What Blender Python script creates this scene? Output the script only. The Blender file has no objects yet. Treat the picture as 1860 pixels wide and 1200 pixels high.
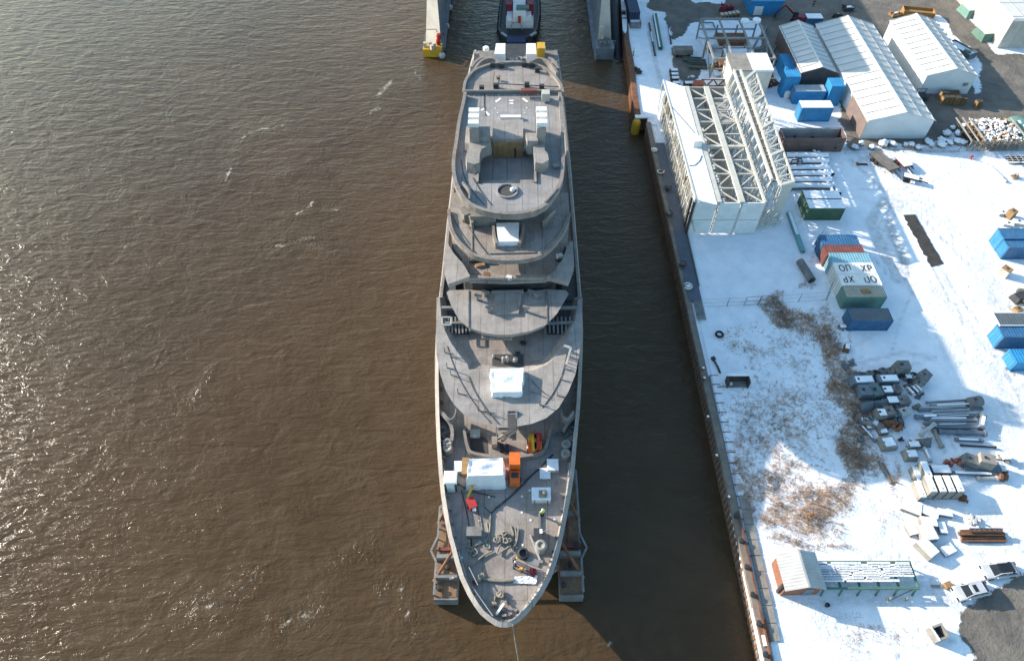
import bpy, bmesh, math, random
import numpy as np
from mathutils import Vector, Matrix
R = math.radians
random.seed(7)
SC = bpy.context.scene
COL = SC.collection

# ------------------------------------------------------------------ camera
CAM_H = 82.0            # metres above the water
PITCH = R(51.7)         # below the horizon
FPX, CX, CY = 1240.0, 930.0, 600.0   # focal length and centre in photo pixels (survey of the photo)
cam_d = bpy.data.cameras.new('camera')
cam = bpy.data.objects.new('camera', cam_d); COL.objects.link(cam)
cam.location = (0, 0, CAM_H)
cam.rotation_euler = (R(90) - PITCH, 0, 0)
cam_d.sensor_fit = 'HORIZONTAL'
cam_d.angle = 2 * math.atan(930 / FPX)
cam_d.clip_start = 1; cam_d.clip_end = 6000
SC.camera = cam

# ------------------------------------------------------------------ daylight
SUN_EL = R(21.5)
SH = Vector((0.915, -0.403, 0)).normalized()      # the way shadows fall on the ground
SUN_STRENGTH, SKY_STRENGTH, EXPO = 5.0, 0.15, 0.93
w = bpy.data.worlds.new('World'); SC.world = w; w.use_nodes = True
nt = w.node_tree; bg = nt.nodes['Background']
sky = nt.nodes.new('ShaderNodeTexSky'); sky.sky_type = 'NISHITA'
sky.sun_disc = False; sky.sun_elevation = SUN_EL
sky.sun_rotation = math.atan2(-SH.x, -SH.y)
sky.air_density = 1.0; sky.dust_density = 1.0; sky.ozone_density = 1.0
tint = nt.nodes.new('ShaderNodeMix'); tint.data_type = 'RGBA'; tint.blend_type = 'MULTIPLY'; tint.inputs[0].default_value = 1   # tint added to the sky light to cool the shade
tint.inputs[7].default_value = (.93, 1.14, 1.15, 1)
nt.links.new(sky.outputs[0], tint.inputs[6]); nt.links.new(tint.outputs[2], bg.inputs[0]); bg.inputs[1].default_value = SKY_STRENGTH
sl = bpy.data.lights.new('sun', 'SUN'); sl.energy = SUN_STRENGTH; sl.angle = R(0.5); sl.color = (1.0, 0.9, 0.78)
so = bpy.data.objects.new('sun', sl); COL.objects.link(so); so.location = (-200, 100, 150)
dirv = Vector((SH.x * math.cos(SUN_EL), SH.y * math.cos(SUN_EL), -math.sin(SUN_EL)))
so.rotation_euler = dirv.to_track_quat('-Z', 'Y').to_euler()
SC.view_settings.view_transform = 'Standard'; SC.view_settings.look = 'None'
SC.view_settings.exposure = EXPO; SC.view_settings.gamma = 1
SC.cycles.max_bounces = 6

# ------------------------------------------------------------------ survey helpers
ct, st_ = math.cos(PITCH), math.sin(PITCH)
def P(px, py, z=0.0):
    'ground survey: the point at height z seen at photo pixel (px, py)'
    u = (px - CX) / FPX; v = (CY - py) / FPX
    t = (CAM_H - z) / (st_ - v * ct)
    return Vector((t * u, t * (ct + v * st_), z))
def proj(X, Y, Z):
    d = Y * ct + (CAM_H - Z) * st_
    return CX + FPX * X / d, CY - FPX * (Y * st_ - (CAM_H - Z) * ct) / d
GZ = 3.0      # yard level

# ------------------------------------------------------------------ materials
def _n(nt, t, **k):
    n = nt.nodes.new(t)
    for a, b in k.items(): setattr(n, a, b)
    return n
def ramp(nt, fac, stops):
    r = _n(nt, 'ShaderNodeValToRGB'); e = r.color_ramp.elements
    while len(e) < len(stops): e.new(0.5)
    for i, (p, c) in enumerate(stops):
        e[i].position = p; e[i].color = (*c, 1) if len(c) == 3 else c
    nt.links.new(fac, r.inputs[0]); return r.outputs[0]
def noise(nt, vec, scale, detail=4, rough=.55, dist=0):
    n = _n(nt, 'ShaderNodeTexNoise'); n.inputs['Scale'].default_value = scale
    n.inputs['Detail'].default_value = detail; n.inputs['Roughness'].default_value = rough
    n.inputs['Distortion'].default_value = dist
    nt.links.new(vec, n.inputs['Vector']); return n.outputs['Fac']
def mixc(nt, fac, a, b, mode='MIX'):
    m = _n(nt, 'ShaderNodeMix', data_type='RGBA', blend_type=mode)
    for s, v in ((0, fac), (6, a), (7, b)):
        if isinstance(v, (int, float)): m.inputs[s].default_value = v
        elif isinstance(v, tuple): m.inputs[s].default_value = (*v, 1) if len(v) == 3 else v
        else: nt.links.new(v, m.inputs[s])
    return m.outputs[2]
def mth(nt, op, a, b=0.0, clamp=False):
    m = _n(nt, 'ShaderNodeMath', operation=op, use_clamp=clamp)
    for i, v in enumerate((a, b)):
        if isinstance(v, (int, float)): m.inputs[i].default_value = v
        else: nt.links.new(v, m.inputs[i])
    return m.outputs[0]
def newmat(name):
    m = bpy.data.materials.new(name); m.use_nodes = True
    nt = m.node_tree; b = nt.nodes['Principled BSDF']
    g = _n(nt, 'ShaderNodeNewGeometry')
    return m, nt, b, g.outputs['Position']
def bump(nt, b, h, strength=.3, dist=.05):
    n = _n(nt, 'ShaderNodeBump'); n.inputs['Strength'].default_value = strength; n.inputs['Distance'].default_value = dist
    nt.links.new(h, n.inputs['Height']); nt.links.new(n.outputs[0], b.inputs['Normal']); return n
def pm(name, c, c2=None, scale=.8, rough=.6, metal=0.0, dirt=None, dirt_amt=.5, bmp=0.0, spec=.4):
    'weathered paint / steel / stone: two tones by noise, dirt blotches'
    m, nt, b, pos = newmat(name)
    if c2 is None: c2 = tuple(x * .72 for x in c)
    f = noise(nt, pos, scale, 6, .65)
    col = ramp(nt, f, [(.35, c2), (.65, c)])
    if dirt:
        d = noise(nt, pos, scale * 2.3, 8, .75, .4)
        dm = ramp(nt, d, [(1 - dirt_amt - .08 if dirt_amt < .9 else .05, (0, 0, 0)), (1 - dirt_amt + .12, (1, 1, 1))])
        col = mixc(nt, dm, col, dirt)
    nt.links.new(col, b.inputs['Base Color'])
    b.inputs['Roughness'].default_value = rough; b.inputs['Metallic'].default_value = metal
    b.inputs['Specular IOR Level'].default_value = spec
    if bmp: bump(nt, b, noise(nt, pos, scale * 6, 5), bmp, .08)
    return m
M = {}
def deck_mat(name, c, c2, lx=2.4, ly=6.0, rust=.42):
    'primed ship plating: weld seams, rust bleeding, scuffs'
    m, nt, b, pos = newmat(name)
    f = noise(nt, pos, .33, 9, .74, .5)
    col = ramp(nt, f, [(.36, c2), (.60, c)])
    sx = _n(nt, 'ShaderNodeSeparateXYZ'); nt.links.new(pos, sx.inputs[0])
    wob = mth(nt, 'MULTIPLY', noise(nt, pos, .5, 2), .12)
    def seam(axis, period, wdt):
        a = mth(nt, 'ADD', sx.outputs[axis], wob)
        fr = mth(nt, 'FRACT', mth(nt, 'ADD', mth(nt, 'DIVIDE', a, period), 500.31))
        return mth(nt, 'LESS_THAN', fr, wdt / period)
    brk = ramp(nt, noise(nt, pos, .21, 5, .7), [(.38, (.25, .25, .25)), (.62, (1, 1, 1))])
    s = mth(nt, 'MULTIPLY', mth(nt, 'MAXIMUM', seam(0, lx, .09), mth(nt, 'MULTIPLY', seam(1, ly, .08), .6)), brk)
    fine = mth(nt, 'MAXIMUM', seam(0, lx / 4, .04), seam(1, 1.5, .03))
    r = ramp(nt, noise(nt, pos, .55, 9, .78, .6), [(1 - rust, (0, 0, 0)), (1 - rust + .16, (1, 1, 1))])
    col = mixc(nt, mth(nt, 'MULTIPLY', r, .55), col, (.155, .088, .05))
    st = _n(nt, 'ShaderNodeMapping'); st.inputs['Scale'].default_value = (2.2, .16, 1); nt.links.new(pos, st.inputs['Vector'])   # long streaks along the ship
    sk_ = ramp(nt, noise(nt, st.outputs[0], .8, 7, .75), [(.54, (0, 0, 0)), (.66, (1, 1, 1))])
    col = mixc(nt, mth(nt, 'MULTIPLY', sk_, .30), col, (.12, .088, .07))
    pn = ramp(nt, noise(nt, pos, 3.2, 6, .8), [(.60, (0, 0, 0)), (.70, (1, 1, 1))])
    col = mixc(nt, mth(nt, 'MULTIPLY', pn, .35), col, (.36, .34, .32))
    col = mixc(nt, mth(nt, 'MULTIPLY', s, .62), col, (.06, .042, .033))
    col = mixc(nt, mth(nt, 'MULTIPLY', fine, .22), col, (.08, .065, .055))
    nt.links.new(col, b.inputs['Base Color']); b.inputs['Roughness'].default_value = .62
    b.inputs['Specular IOR Level'].default_value = .35
    bump(nt, b, noise(nt, pos, 1.1, 6, .7), .35, .12)
    return m
M['deck'] = deck_mat('primed_deck_plating', (.335, .290, .260), (.20, .168, .146))
M['shell'] = deck_mat('primed_roof_plating', (.345, .312, .288), (.225, .198, .18), 3.0, 7.0, .36)
M['hull'] = deck_mat('primed_hull', (.32, .285, .255), (.22, .195, .172), 3.0, 9.0, .36)
M['tdeck'] = deck_mat('tiled_terrace', (.31, .29, .28), (.215, .2, .19), 1.9, 5.0, .3)
M['steel'] = pm('grey_steel', (.30, .29, .28), (.19, .18, .175), .9, .5, .3, (.15, .085, .05), .36)
M['rimsteel'] = pm('dull_rim_steel', (.27, .24, .215), (.17, .15, .135), .9, .6, 0, (.13, .08, .05), .42)
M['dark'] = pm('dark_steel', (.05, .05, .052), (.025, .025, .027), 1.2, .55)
M['blackpit'] = pm('dark_recess', (.075, .07, .068), (.05, .047, .045), .9, .8)  # near-black colour painted in for the shade inside openings and recesses
M['white'] = pm('white_paint', (.78, .77, .74), (.66, .65, .62), .6, .45, 0, (.45, .40, .33), .33)
M['tarp'] = pm('white_tarpaulin', (.82, .82, .82), (.70, .71, .73), .9, .42, 0, None, 0, .6)
M['red'] = pm('red_paint', (.45, .035, .03), (.3, .03, .025), 1, .5)
M['orange'] = pm('orange_paint', (.75, .17, .03), (.6, .12, .02), 1, .5)
M['yellow'] = pm('yellow_paint', (.62, .37, .03), (.48, .27, .03), 1, .5, 0, (.2, .12, .05), .36)
M['hivis'] = pm('hivis_yellow', (.62, .85, .06), (.5, .7, .05), 3, .7)
M['wood'] = pm('timber', (.36, .22, .10), (.22, .13, .06), 1.8, .8, 0, (.10, .06, .035), .36)
M['rope'] = pm('hemp_rope', (.30, .265, .21), (.17, .15, .12), 3, .9, 0, None, 0, .4)
M['rust'] = pm('rusty_steel', (.22, .095, .05), (.11, .055, .035), .8, .85, .1, (.30, .17, .09), .4, .3)
M['concrete'] = pm('concrete', (.30, .275, .24), (.20, .185, .165), .7, .9, 0, (.16, .14, .11), .38, .4)
M['conc_dark'] = pm('stained_concrete', (.24, .22, .20), (.15, .14, .125), .9, .9, 0, (.08, .07, .06), .4, .4)
M['stone'] = pm('grey_stone', (.21, .21, .205), (.12, .12, .12), 1.2, .85, 0, (.07, .065, .06), .4, .5)
M['asphalt'] = pm('asphalt', (.10, .095, .088), (.06, .057, .053), .5, .9, 0, (.14, .13, .115), .36, .3)
M['brick'] = pm('red_brick', (.27, .115, .07), (.20, .085, .05), 2.2, .9, 0, (.2, .12, .09), .36, .3)
M['glass'] = pm('dark_glass', (.02, .024, .028), (.014, .016, .02), 1, .08, 0, None, 0, 0, .6)
M['tyre'] = pm('tyre_rubber', (.022, .022, .022), None, 2, .8)
M['skin'] = pm('skin', (.55, .33, .24), None, 3, .6)
M['navy'] = pm('navy_cloth', (.03, .035, .06), None, 3, .85)
M['copper'] = pm('copper_red', (.42, .15, .09), (.25, .08, .05), 2, .5, .3)
def colour(name, c, dirt=(.15, .12, .10), amt=.36, rough=.5):
    M[name] = pm(name + '_paint', c, tuple(x * .75 for x in c), .7, rough, 0, dirt, amt)
colour('blue', (.03, .13, .27), (.2, .17, .14), .40); colour('brightblue', (.03, .25, .50)); colour('teal', (.16, .36, .36))
colour('lightblue', (.20, .40, .48)); colour('green', (.055, .12, .065)); colour('oxide', (.24, .065, .05), (.10, .055, .045), .48)
colour('palegreen', (.13, .27, .225), (.2, .15, .1), .4); colour('midgreen', (.085, .18, .14)); colour('brown', (.15, .095, .085))
colour('cream', (.50, .47, .41), (.35, .28, .2), .34); colour('palegrey', (.42, .42, .41), (.4, .36, .32), .34)
colour('greyroof', (.10, .12, .135)); colour('tug', (.035, .038, .045)); colour('tugblue', (.02, .04, .10))
colour('maroon', (.20, .02, .035)); colour('carwhite', (.50, .51, .53), (.42, .42, .42), .2, .2)
colour('walkway', (.10, .115, .14), (.07, .08, .1), .4); colour('pinkwall', (.19, .145, .13), (.3, .2, .16), .4)

def snow_mat(name='snow'):
    m, nt, b, pos = newmat(name)
    f = noise(nt, pos, .7, 6, .6)
    nt.links.new(ramp(nt, f, [(.3, (.74, .76, .80)), (.62, (.87, .885, .91))]), b.inputs['Base Color'])
    b.inputs['Roughness'].default_value = .8; b.inputs['Specular IOR Level'].default_value = .2
    bump(nt, b, noise(nt, pos, 1.6, 7, .7), .8, .22)
    return m
M['snow'] = snow_mat()

# ------------------------------------------------------------------ mesh builder
OFF = {}
class MB:
    def __init__(s): s.v = []; s.f = []; s.m = []; s.mi = 0
    def add(s, vs, fs):
        o = len(s.v); s.v += [tuple(v) for v in vs]; s.f += [tuple(i + o for i in f) for f in fs]; s.m += [s.mi] * len(fs); return s
    def box(s, c, d, rz=0, taper=1.0, ry=0, rx=0, shift=(0, 0)):
        x, y, z = d[0] / 2, d[1] / 2, d[2] / 2; t = taper; sx, sy = shift
        vs = [(-x, -y, -z), (x, -y, -z), (x, y, -z), (-x, y, -z), (-x * t + sx, -y * t + sy, z), (x * t + sx, -y * t + sy, z), (x * t + sx, y * t + sy, z), (-x * t + sx, y * t + sy, z)]
        m = Matrix.Translation(Vector(c)) @ Matrix.Rotation(rz, 4, 'Z') @ Matrix.Rotation(ry, 4, 'Y') @ Matrix.Rotation(rx, 4, 'X')
        return s.add([m @ Vector(v) for v in vs], [(3, 2, 1, 0), (4, 5, 6, 7), (0, 1, 5, 4), (1, 2, 6, 5), (2, 3, 7, 6), (3, 0, 4, 7)])
    def bx(s, x0, x1, y0, y1, z0, z1):
        return s.box(((x0 + x1) / 2, (y0 + y1) / 2, (z0 + z1) / 2), (abs(x1 - x0), abs(y1 - y0), abs(z1 - z0)))
    def prism(s, pts, z0, z1, top=None):
        'pts: xy outline; top: xy outline of the upper rim (same count)'
        n = len(pts); top = top or pts
        a = sum(pts[i][0] * pts[(i + 1) % n][1] - pts[(i + 1) % n][0] * pts[i][1] for i in range(n))
        if a < 0: pts = pts[::-1]; top = top[::-1]
        vs = [(p[0], p[1], z0) for p in pts] + [(p[0], p[1], z1) for p in top]
        fs = [tuple(range(n - 1, -1, -1)), tuple(range(n, 2 * n))] + [(i, (i + 1) % n, n + (i + 1) % n, n + i) for i in range(n)]
        return s.add(vs, fs)
    def tube(s, a, b, r, n=8, r2=None):
        a = Vector(a); b = Vector(b); d = b - a
        if d.length < 1e-6: return s
        r2 = r if r2 is None else r2
        q = d.to_track_quat('Z', 'Y')
        ring = [q @ Vector((math.cos(2 * math.pi * i / n), math.sin(2 * math.pi * i / n), 0)) for i in range(n)]
        vs = [a + k * r for k in ring] + [b + k * r2 for k in ring]
        return s.add(vs, [tuple(range(n - 1, -1, -1)), tuple(range(n, 2 * n))] + [(i, (i + 1) % n, n + (i + 1) % n, n + i) for i in range(n)])
    def beam(s, a, b, wdt, h=None):
        'rectangular bar from a to b'
        a = Vector(a); b = Vector(b); d = (b - a)
        if d.length < 1e-6: return s
        h = h or wdt; q = d.to_track_quat('X', 'Z')
        y = q @ Vector((0, wdt / 2, 0)); z = q @ Vector((0, 0, h / 2))
        vs = [a - y - z, a + y - z, a + y + z, a - y + z, b - y - z, b + y - z, b + y + z, b - y + z]
        return s.add(vs, [(3, 2, 1, 0), (4, 5, 6, 7), (0, 1, 5, 4), (1, 2, 6, 5), (2, 3, 7, 6), (3, 0, 4, 7)])
    def path(s, pts, r, n=6):
        pts = [Vector(p) for p in pts]; N = len(pts); o = len(s.v); vs = []
        up = Vector((0, 0, 1))
        for i, p in enumerate(pts):
            d = (pts[min(i + 1, N - 1)] - pts[max(i - 1, 0)])
            if d.length < 1e-6: d = Vector((1, 0, 0))
            d.normalize(); sd = d.cross(up)
            if sd.length < 1e-3: sd = Vector((1, 0, 0))
            sd.normalize(); u2 = sd.cross(d)
            vs += [p + (sd * math.cos(2 * math.pi * k / n) + u2 * math.sin(2 * math.pi * k / n)) * r for k in range(n)]
        fs = [(i * n + k, i * n + (k + 1) % n, (i + 1) * n + (k + 1) % n, (i + 1) * n + k) for i in range(N - 1) for k in range(n)]
        fs += [tuple(range(n - 1, -1, -1)), tuple((N - 1) * n + k for k in range(n))]
        return s.add(vs, fs)
    def lathe(s, prof, c=(0, 0, 0), n=16, tilt=None):
        'profile [(r,z)] turned about the z axis'
        c = Vector(c); vs = []
        q = tilt or Matrix.Identity(3)
        for r, z in prof:
            vs += [c + q @ Vector((r * math.cos(2 * math.pi * k / n), r * math.sin(2 * math.pi * k / n), z)) for k in range(n)]
        fs = [(i * n + k, i * n + (k + 1) % n, (i + 1) * n + (k + 1) % n, (i + 1) * n + k) for i in range(len(prof) - 1) for k in range(n)]
        if prof[0][0] > 1e-4: fs.append(tuple(range(n - 1, -1, -1)))
        if prof[-1][0] > 1e-4: fs.append(tuple((len(prof) - 1) * n + k for k in range(n)))
        return s.add(vs, fs)
    def grid(s, f, nu, nv):
        vs = [f(i / nu, j / nv) for j in range(nv + 1) for i in range(nu + 1)]
        return s.add(vs, [(j * (nu + 1) + i, j * (nu + 1) + i + 1, (j + 1) * (nu + 1) + i + 1, (j + 1) * (nu + 1) + i) for j in range(nv) for i in range(nu)])
    def build(s, name, mat, parent=None, world=False, smooth=False):
        vs = s.v
        if parent is not None and world:
            o = OFF.get(parent.name, Matrix.Identity(4)); vs = [o @ Vector(v) for v in vs]
        me = bpy.data.meshes.new(name); me.from_pydata([tuple(v) for v in vs], [], s.f)
        mats = mat if isinstance(mat, (list, tuple)) else [mat]
        for m in mats: me.materials.append(M[m] if isinstance(m, str) else m)
        if len(mats) > 1: me.polygons.foreach_set('material_index', s.m)
        if smooth: me.polygons.foreach_set('use_smooth', [True] * len(me.polygons))
        me.update()
        o = bpy.data.objects.new(name, me); COL.objects.link(o)
        if parent is not None:
            o.parent = parent
            if parent.name in OFF: OFF[o.name] = OFF[parent.name]
        return o
def tag(o, label, cat, group=None):
    o['label'] = label; o['category'] = cat
    if group: o['group'] = group
    return o
def thing(name, label, cat, loc=(0, 0, 0), rz=0, group=None):
    o = bpy.data.objects.new(name, None); COL.objects.link(o); o.empty_display_size = .3
    o.location = loc; o.rotation_euler = (0, 0, rz)
    OFF[o.name] = (Matrix.Translation(Vector(loc)) @ Matrix.Rotation(rz, 4, 'Z')).inverted()
    return tag(o, label, cat, group)
def struct(o): o['kind'] = 'structure'; return o
def copy_tree(o, parent=None):
    c = o.copy(); COL.objects.link(c)
    if parent is not None: c.parent = parent
    for ch in list(o.children): copy_tree(ch, c)
    return c
def place(o, first, loc, rz, label, group=None, sc=None):
    c = o if first else copy_tree(o)
    c.location = loc; c.rotation_euler = (0, 0, rz)
    if sc: c.scale = sc
    c['label'] = label
    if group: c['group'] = group
    return c
def at(px, py, h=0.0, base=None):
    'base point of something of height h whose top centre is at the pixel'
    base = GZ if base is None else base
    p = P(px, py, base + h); p.z = base; return p
def shrink(pts, k, c=None):
    cx = sum(p[0] for p in pts) / len(pts); cy = sum(p[1] for p in pts) / len(pts)
    return [(cx + (p[0] - cx) * k, cy + (p[1] - cy) * k) for p in pts]
def smoothpoly(pts, it=2):
    for _ in range(it):
        q = []
        for i in range(len(pts)):
            a = pts[i]; b = pts[(i + 1) % len(pts)]
            q += [(a[0] * .75 + b[0] * .25, a[1] * .75 + b[1] * .25), (a[0] * .25 + b[0] * .75, a[1] * .25 + b[1] * .75)]
        pts = q
    return pts
def px2(pts, z): return [tuple(P(x, y, z)[:2]) for x, y in pts]
# ------------------------------------------------------------------ water
def seg_dist(X, Y, pts):
    d = np.full(X.shape, 1e9)
    for (x0, y0), (x1, y1) in zip(pts[:-1], pts[1:]):
        dx, dy = x1 - x0, y1 - y0; L = dx * dx + dy * dy + 1e-9
        t = np.clip(((X - x0) * dx + (Y - y0) * dy) / L, 0, 1)
        d = np.minimum(d, np.hypot(X - x0 - t * dx, Y - y0 - t * dy))
    return d
def inpoly(X, Y, pts):
    r = np.zeros(X.shape, bool); n = len(pts)
    for i in range(n):
        x0, y0 = pts[i]; x1, y1 = pts[(i + 1) % n]
        c = ((y0 > Y) != (y1 > Y)) & (X < (x1 - x0) * (Y - y0) / ((y1 - y0) if y1 != y0 else 1e-9) + x0)
        r ^= c
    return r
def grid_mesh(name, x0, x1, y0, y1, step, z, attr_fn, mat, hfn=None):
    xs = np.arange(x0, x1 + step / 2, step); ys = np.arange(y0, y1 + step / 2, step)
    X, Y = np.meshgrid(xs, ys); nx, ny = len(xs), len(ys)
    Z = np.full(X.shape, z) + (hfn(X, Y) if hfn else 0)
    me = bpy.data.meshes.new(name)
    vs = np.stack([X, Y, Z], -1).reshape(-1, 3)
    idx = np.arange(nx * ny).reshape(ny, nx)
    fs = np.stack([idx[:-1, :-1], idx[:-1, 1:], idx[1:, 1:], idx[1:, :-1]], -1).reshape(-1, 4)
    me.from_pydata(vs.tolist(), [], fs.tolist())
    a = me.color_attributes.new('mask', 'FLOAT_COLOR', 'POINT')
    a.data.foreach_set('color', attr_fn(X, Y).reshape(-1).astype(np.float32))
    me.polygons.foreach_set('use_smooth', [True] * len(me.polygons))
    me.materials.append(mat); me.update()
    o = bpy.data.objects.new(name, me); COL.objects.link(o); return o
foam_lines = [([(500, 447), (525, 443), (540, 440)], 5), ([(540, 438), (560, 430), (575, 431)], 5), ([(568, 448), (590, 452), (600, 462)], 5),
    ([(535, 392), (552, 380), (568, 372), (560, 358), (552, 356)], 4), ([(600, 380), (612, 380), (618, 390)], 4), ([(497, 318), (525, 311)], 3),
    ([(688, 172), (700, 158), (712, 148)], 8), ([(672, 205), (690, 195)], 6), ([(430, 265), (445, 245), (470, 235), (520, 228)], 4),
    ([(410, 330), (420, 300)], 3), ([(752, 128), (765, 145)], 6), ([(350, 1112), (385, 1100), (390, 1120)], 8), ([(510, 1135), (545, 1120), (590, 1105)], 9),
    ([(605, 1020), (640, 1018), (672, 992)], 6), ([(738, 1100), (745, 1130), (755, 1150)], 6), ([(350, 735), (365, 700), (385, 672)], 2),
    ([(430, 1075), (455, 1060), (465, 1045)], 6), ([(690, 1075), (715, 1062), (730, 1070)], 6), ([(830, 24), (845, 20)], 3), ([(1095, 1160), (1120, 1175)], 4)]
def water_attr(X, Y):
    px, py = proj(X, Y, 0)
    foam = np.zeros(X.shape); turb = np.zeros(X.shape)
    for pts, wd in foam_lines:
        d = seg_dist(px, py, pts)
        foam = np.maximum(foam, np.clip(1 - d / (wd * 1.5), 0, 1)); turb = np.maximum(turb, .42 * np.clip(1 - d / (wd * 8), 0, 1))
    return np.stack([foam, turb, foam * 0, foam * 0 + 1], -1)
def water_mat():
    m, nt, b, pos = newmat('river_water')
    at_ = _n(nt, 'ShaderNodeAttribute', attribute_name='mask'); sep = _n(nt, 'ShaderNodeSeparateColor'); nt.links.new(at_.outputs['Color'], sep.inputs[0])
    mp = _n(nt, 'ShaderNodeMapping'); nt.links.new(pos, mp.inputs['Vector'])
    mp.inputs['Rotation'].default_value = (0, 0, R(-12)); mp.inputs['Scale'].default_value = (.36, 1.0, 1)
    v = mp.outputs[0]
    big = noise(nt, pos, .02, 4, .6, .8)
    col = ramp(nt, big, [(.3, (.057, .0345, .0165)), (.7, (.084, .0525, .0275))])
    swirl = noise(nt, pos, .09, 6, .6, 2.5)
    col = mixc(nt, ramp(nt, swirl, [(.45, (0, 0, 0)), (.62, (.35, .35, .35))]), col, (.088, .060, .034))
    fm = ramp(nt, mth(nt, 'ADD', mth(nt, 'MULTIPLY', sep.outputs[0], .40), noise(nt, pos, 1.1, 9, .82, 1.6)), [(.79, (0, 0, 0)), (.91, (1, 1, 1))])
    col = mixc(nt, fm, col, (.38, .345, .29))
    nt.links.new(col, b.inputs['Base Color'])
    b.inputs['Roughness'].default_value = .15; b.inputs['IOR'].default_value = 1.33; b.inputs['Specular IOR Level'].default_value = .36
    w1 = noise(nt, v, .55, 3, .55, .6); w2 = noise(nt, v, 1.6, 5, .62, .4); w3 = noise(nt, pos, .22, 5, .6, 1.6)
    h = mth(nt, 'ADD', mth(nt, 'MULTIPLY', w1, .9), mth(nt, 'MULTIPLY', w2, .42))
    tb = mth(nt, 'MULTIPLY', mth(nt, 'MULTIPLY', noise(nt, pos, .8, 4, .6, 2.0), 1.2), sep.outputs[1])
    h = mth(nt, 'ADD', h, tb)
    h = mth(nt, 'ADD', h, mth(nt, 'MULTIPLY', w3, .5))
    bump(nt, b, h, .56, .58)
    return m
M['water'] = water_mat()
ww = grid_mesh('river_water', -170, 60, -20, 210, 1.0, 0.0, water_attr, M['water']); struct(ww)
far = MB()
for q in ([(-2600, -2600), (2600, -2600), (2600, -20), (-2600, -20)], [(-2600, -20), (-170, -20), (-170, 210), (-2600, 210)], [(60, -20), (2600, -20), (2600, 210), (60, 210)], [(-2600, 210), (2600, 210), (2600, 2600), (-2600, 2600)]):
    far.add([(*p, 0) for p in q], [(0, 1, 2, 3)])
struct(far.build('river_water', 'water'))

# ------------------------------------------------------------------ yard ground
QX = 25.0
def quay_x(Y):   # yard edge follows the quay wall
    return np.interp(Y, [-40, 20, 100, 112, 300], [25.6, 25.6, 26.0, 26.0, 26.0])
ASPH = [[(1480, -80), (1757, -80), (1757, 10), (1800, 75), (1815, 100), (1960, 92), (1990, 210), (1850, 216), (1745, 224), (1700, 262), (1540, 268), (1490, 60)],
    [(1165, -80), (1500, -80), (1500, 70), (1440, 60), (1425, 90), (1400, 118), (1392, 80), (1378, 38), (1290, 32), (1258, 45), (1240, 72), (1222, 78), (1208, 30), (1178, 12)],
    [(1225, 85), (1252, 90), (1272, 130), (1258, 152), (1238, 150), (1222, 118)], [(1388, 60), (1425, 88), (1402, 128), (1388, 146), (1368, 104)], [(1385, 118), (1402, 126), (1412, 152), (1390, 150)],
    [(1990, 1000), (1860, 1046), (1808, 1064), (1768, 1090), (1748, 1118), (1744, 1150), (1766, 1180), (1776, 1290), (1990, 1290)],
    [(1848, 522), (1880, 520), (1880, 560), (1852, 552)], [(1822, 656), (1840, 650), (1852, 672), (1834, 686)]]
SNOWOVER = [[(1745, -30), (1757, 0), (1790, 60), (1812, 92), (1960, 86), (1960, 97), (1812, 101), (1778, 60), (1748, 8)], [(1745, 80), (1762, 84), (1782, 118), (1778, 140), (1784, 168), (1772, 172), (1762, 140)],
    [(1690, 22), (1712, 34), (1745, 80), (1730, 84)], [(1250, -40), (1325, -40), (1318, 6), (1255, 6)]]
GRASS = [(1450, 575, 46, 32, .8), (1490, 620, 40, 32, .95), (1548, 735, 32, 55, .95), (1560, 838, 44, 66, 1.0), (1490, 905, 66, 42, .8), (1445, 955, 100, 38, .7), (1425, 770, 150, 130, .62), (1330, 800, 60, 120, .5), (1400, 640, 120, 70, .5),
    (1385, 880, 100, 95, .72), (1372, 640, 14, 95, .55), (1560, 1105, 40, 16, .6), (1340, 560, 60, 14, .3), (1480, 997, 85, 11, .8), (1570, 1160, 120, 60, .5), (1275, 320, 22, 70, .7), (1622, 870, 14, 45, .7),
    (1500, 470, 24, 60, .35), (1420, 500, 150, 50, .22), (1330, 980, 40, 60, .4), (1535, 600, 25, 18, .5), (1625, 905, 40, 50, .45)]
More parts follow.
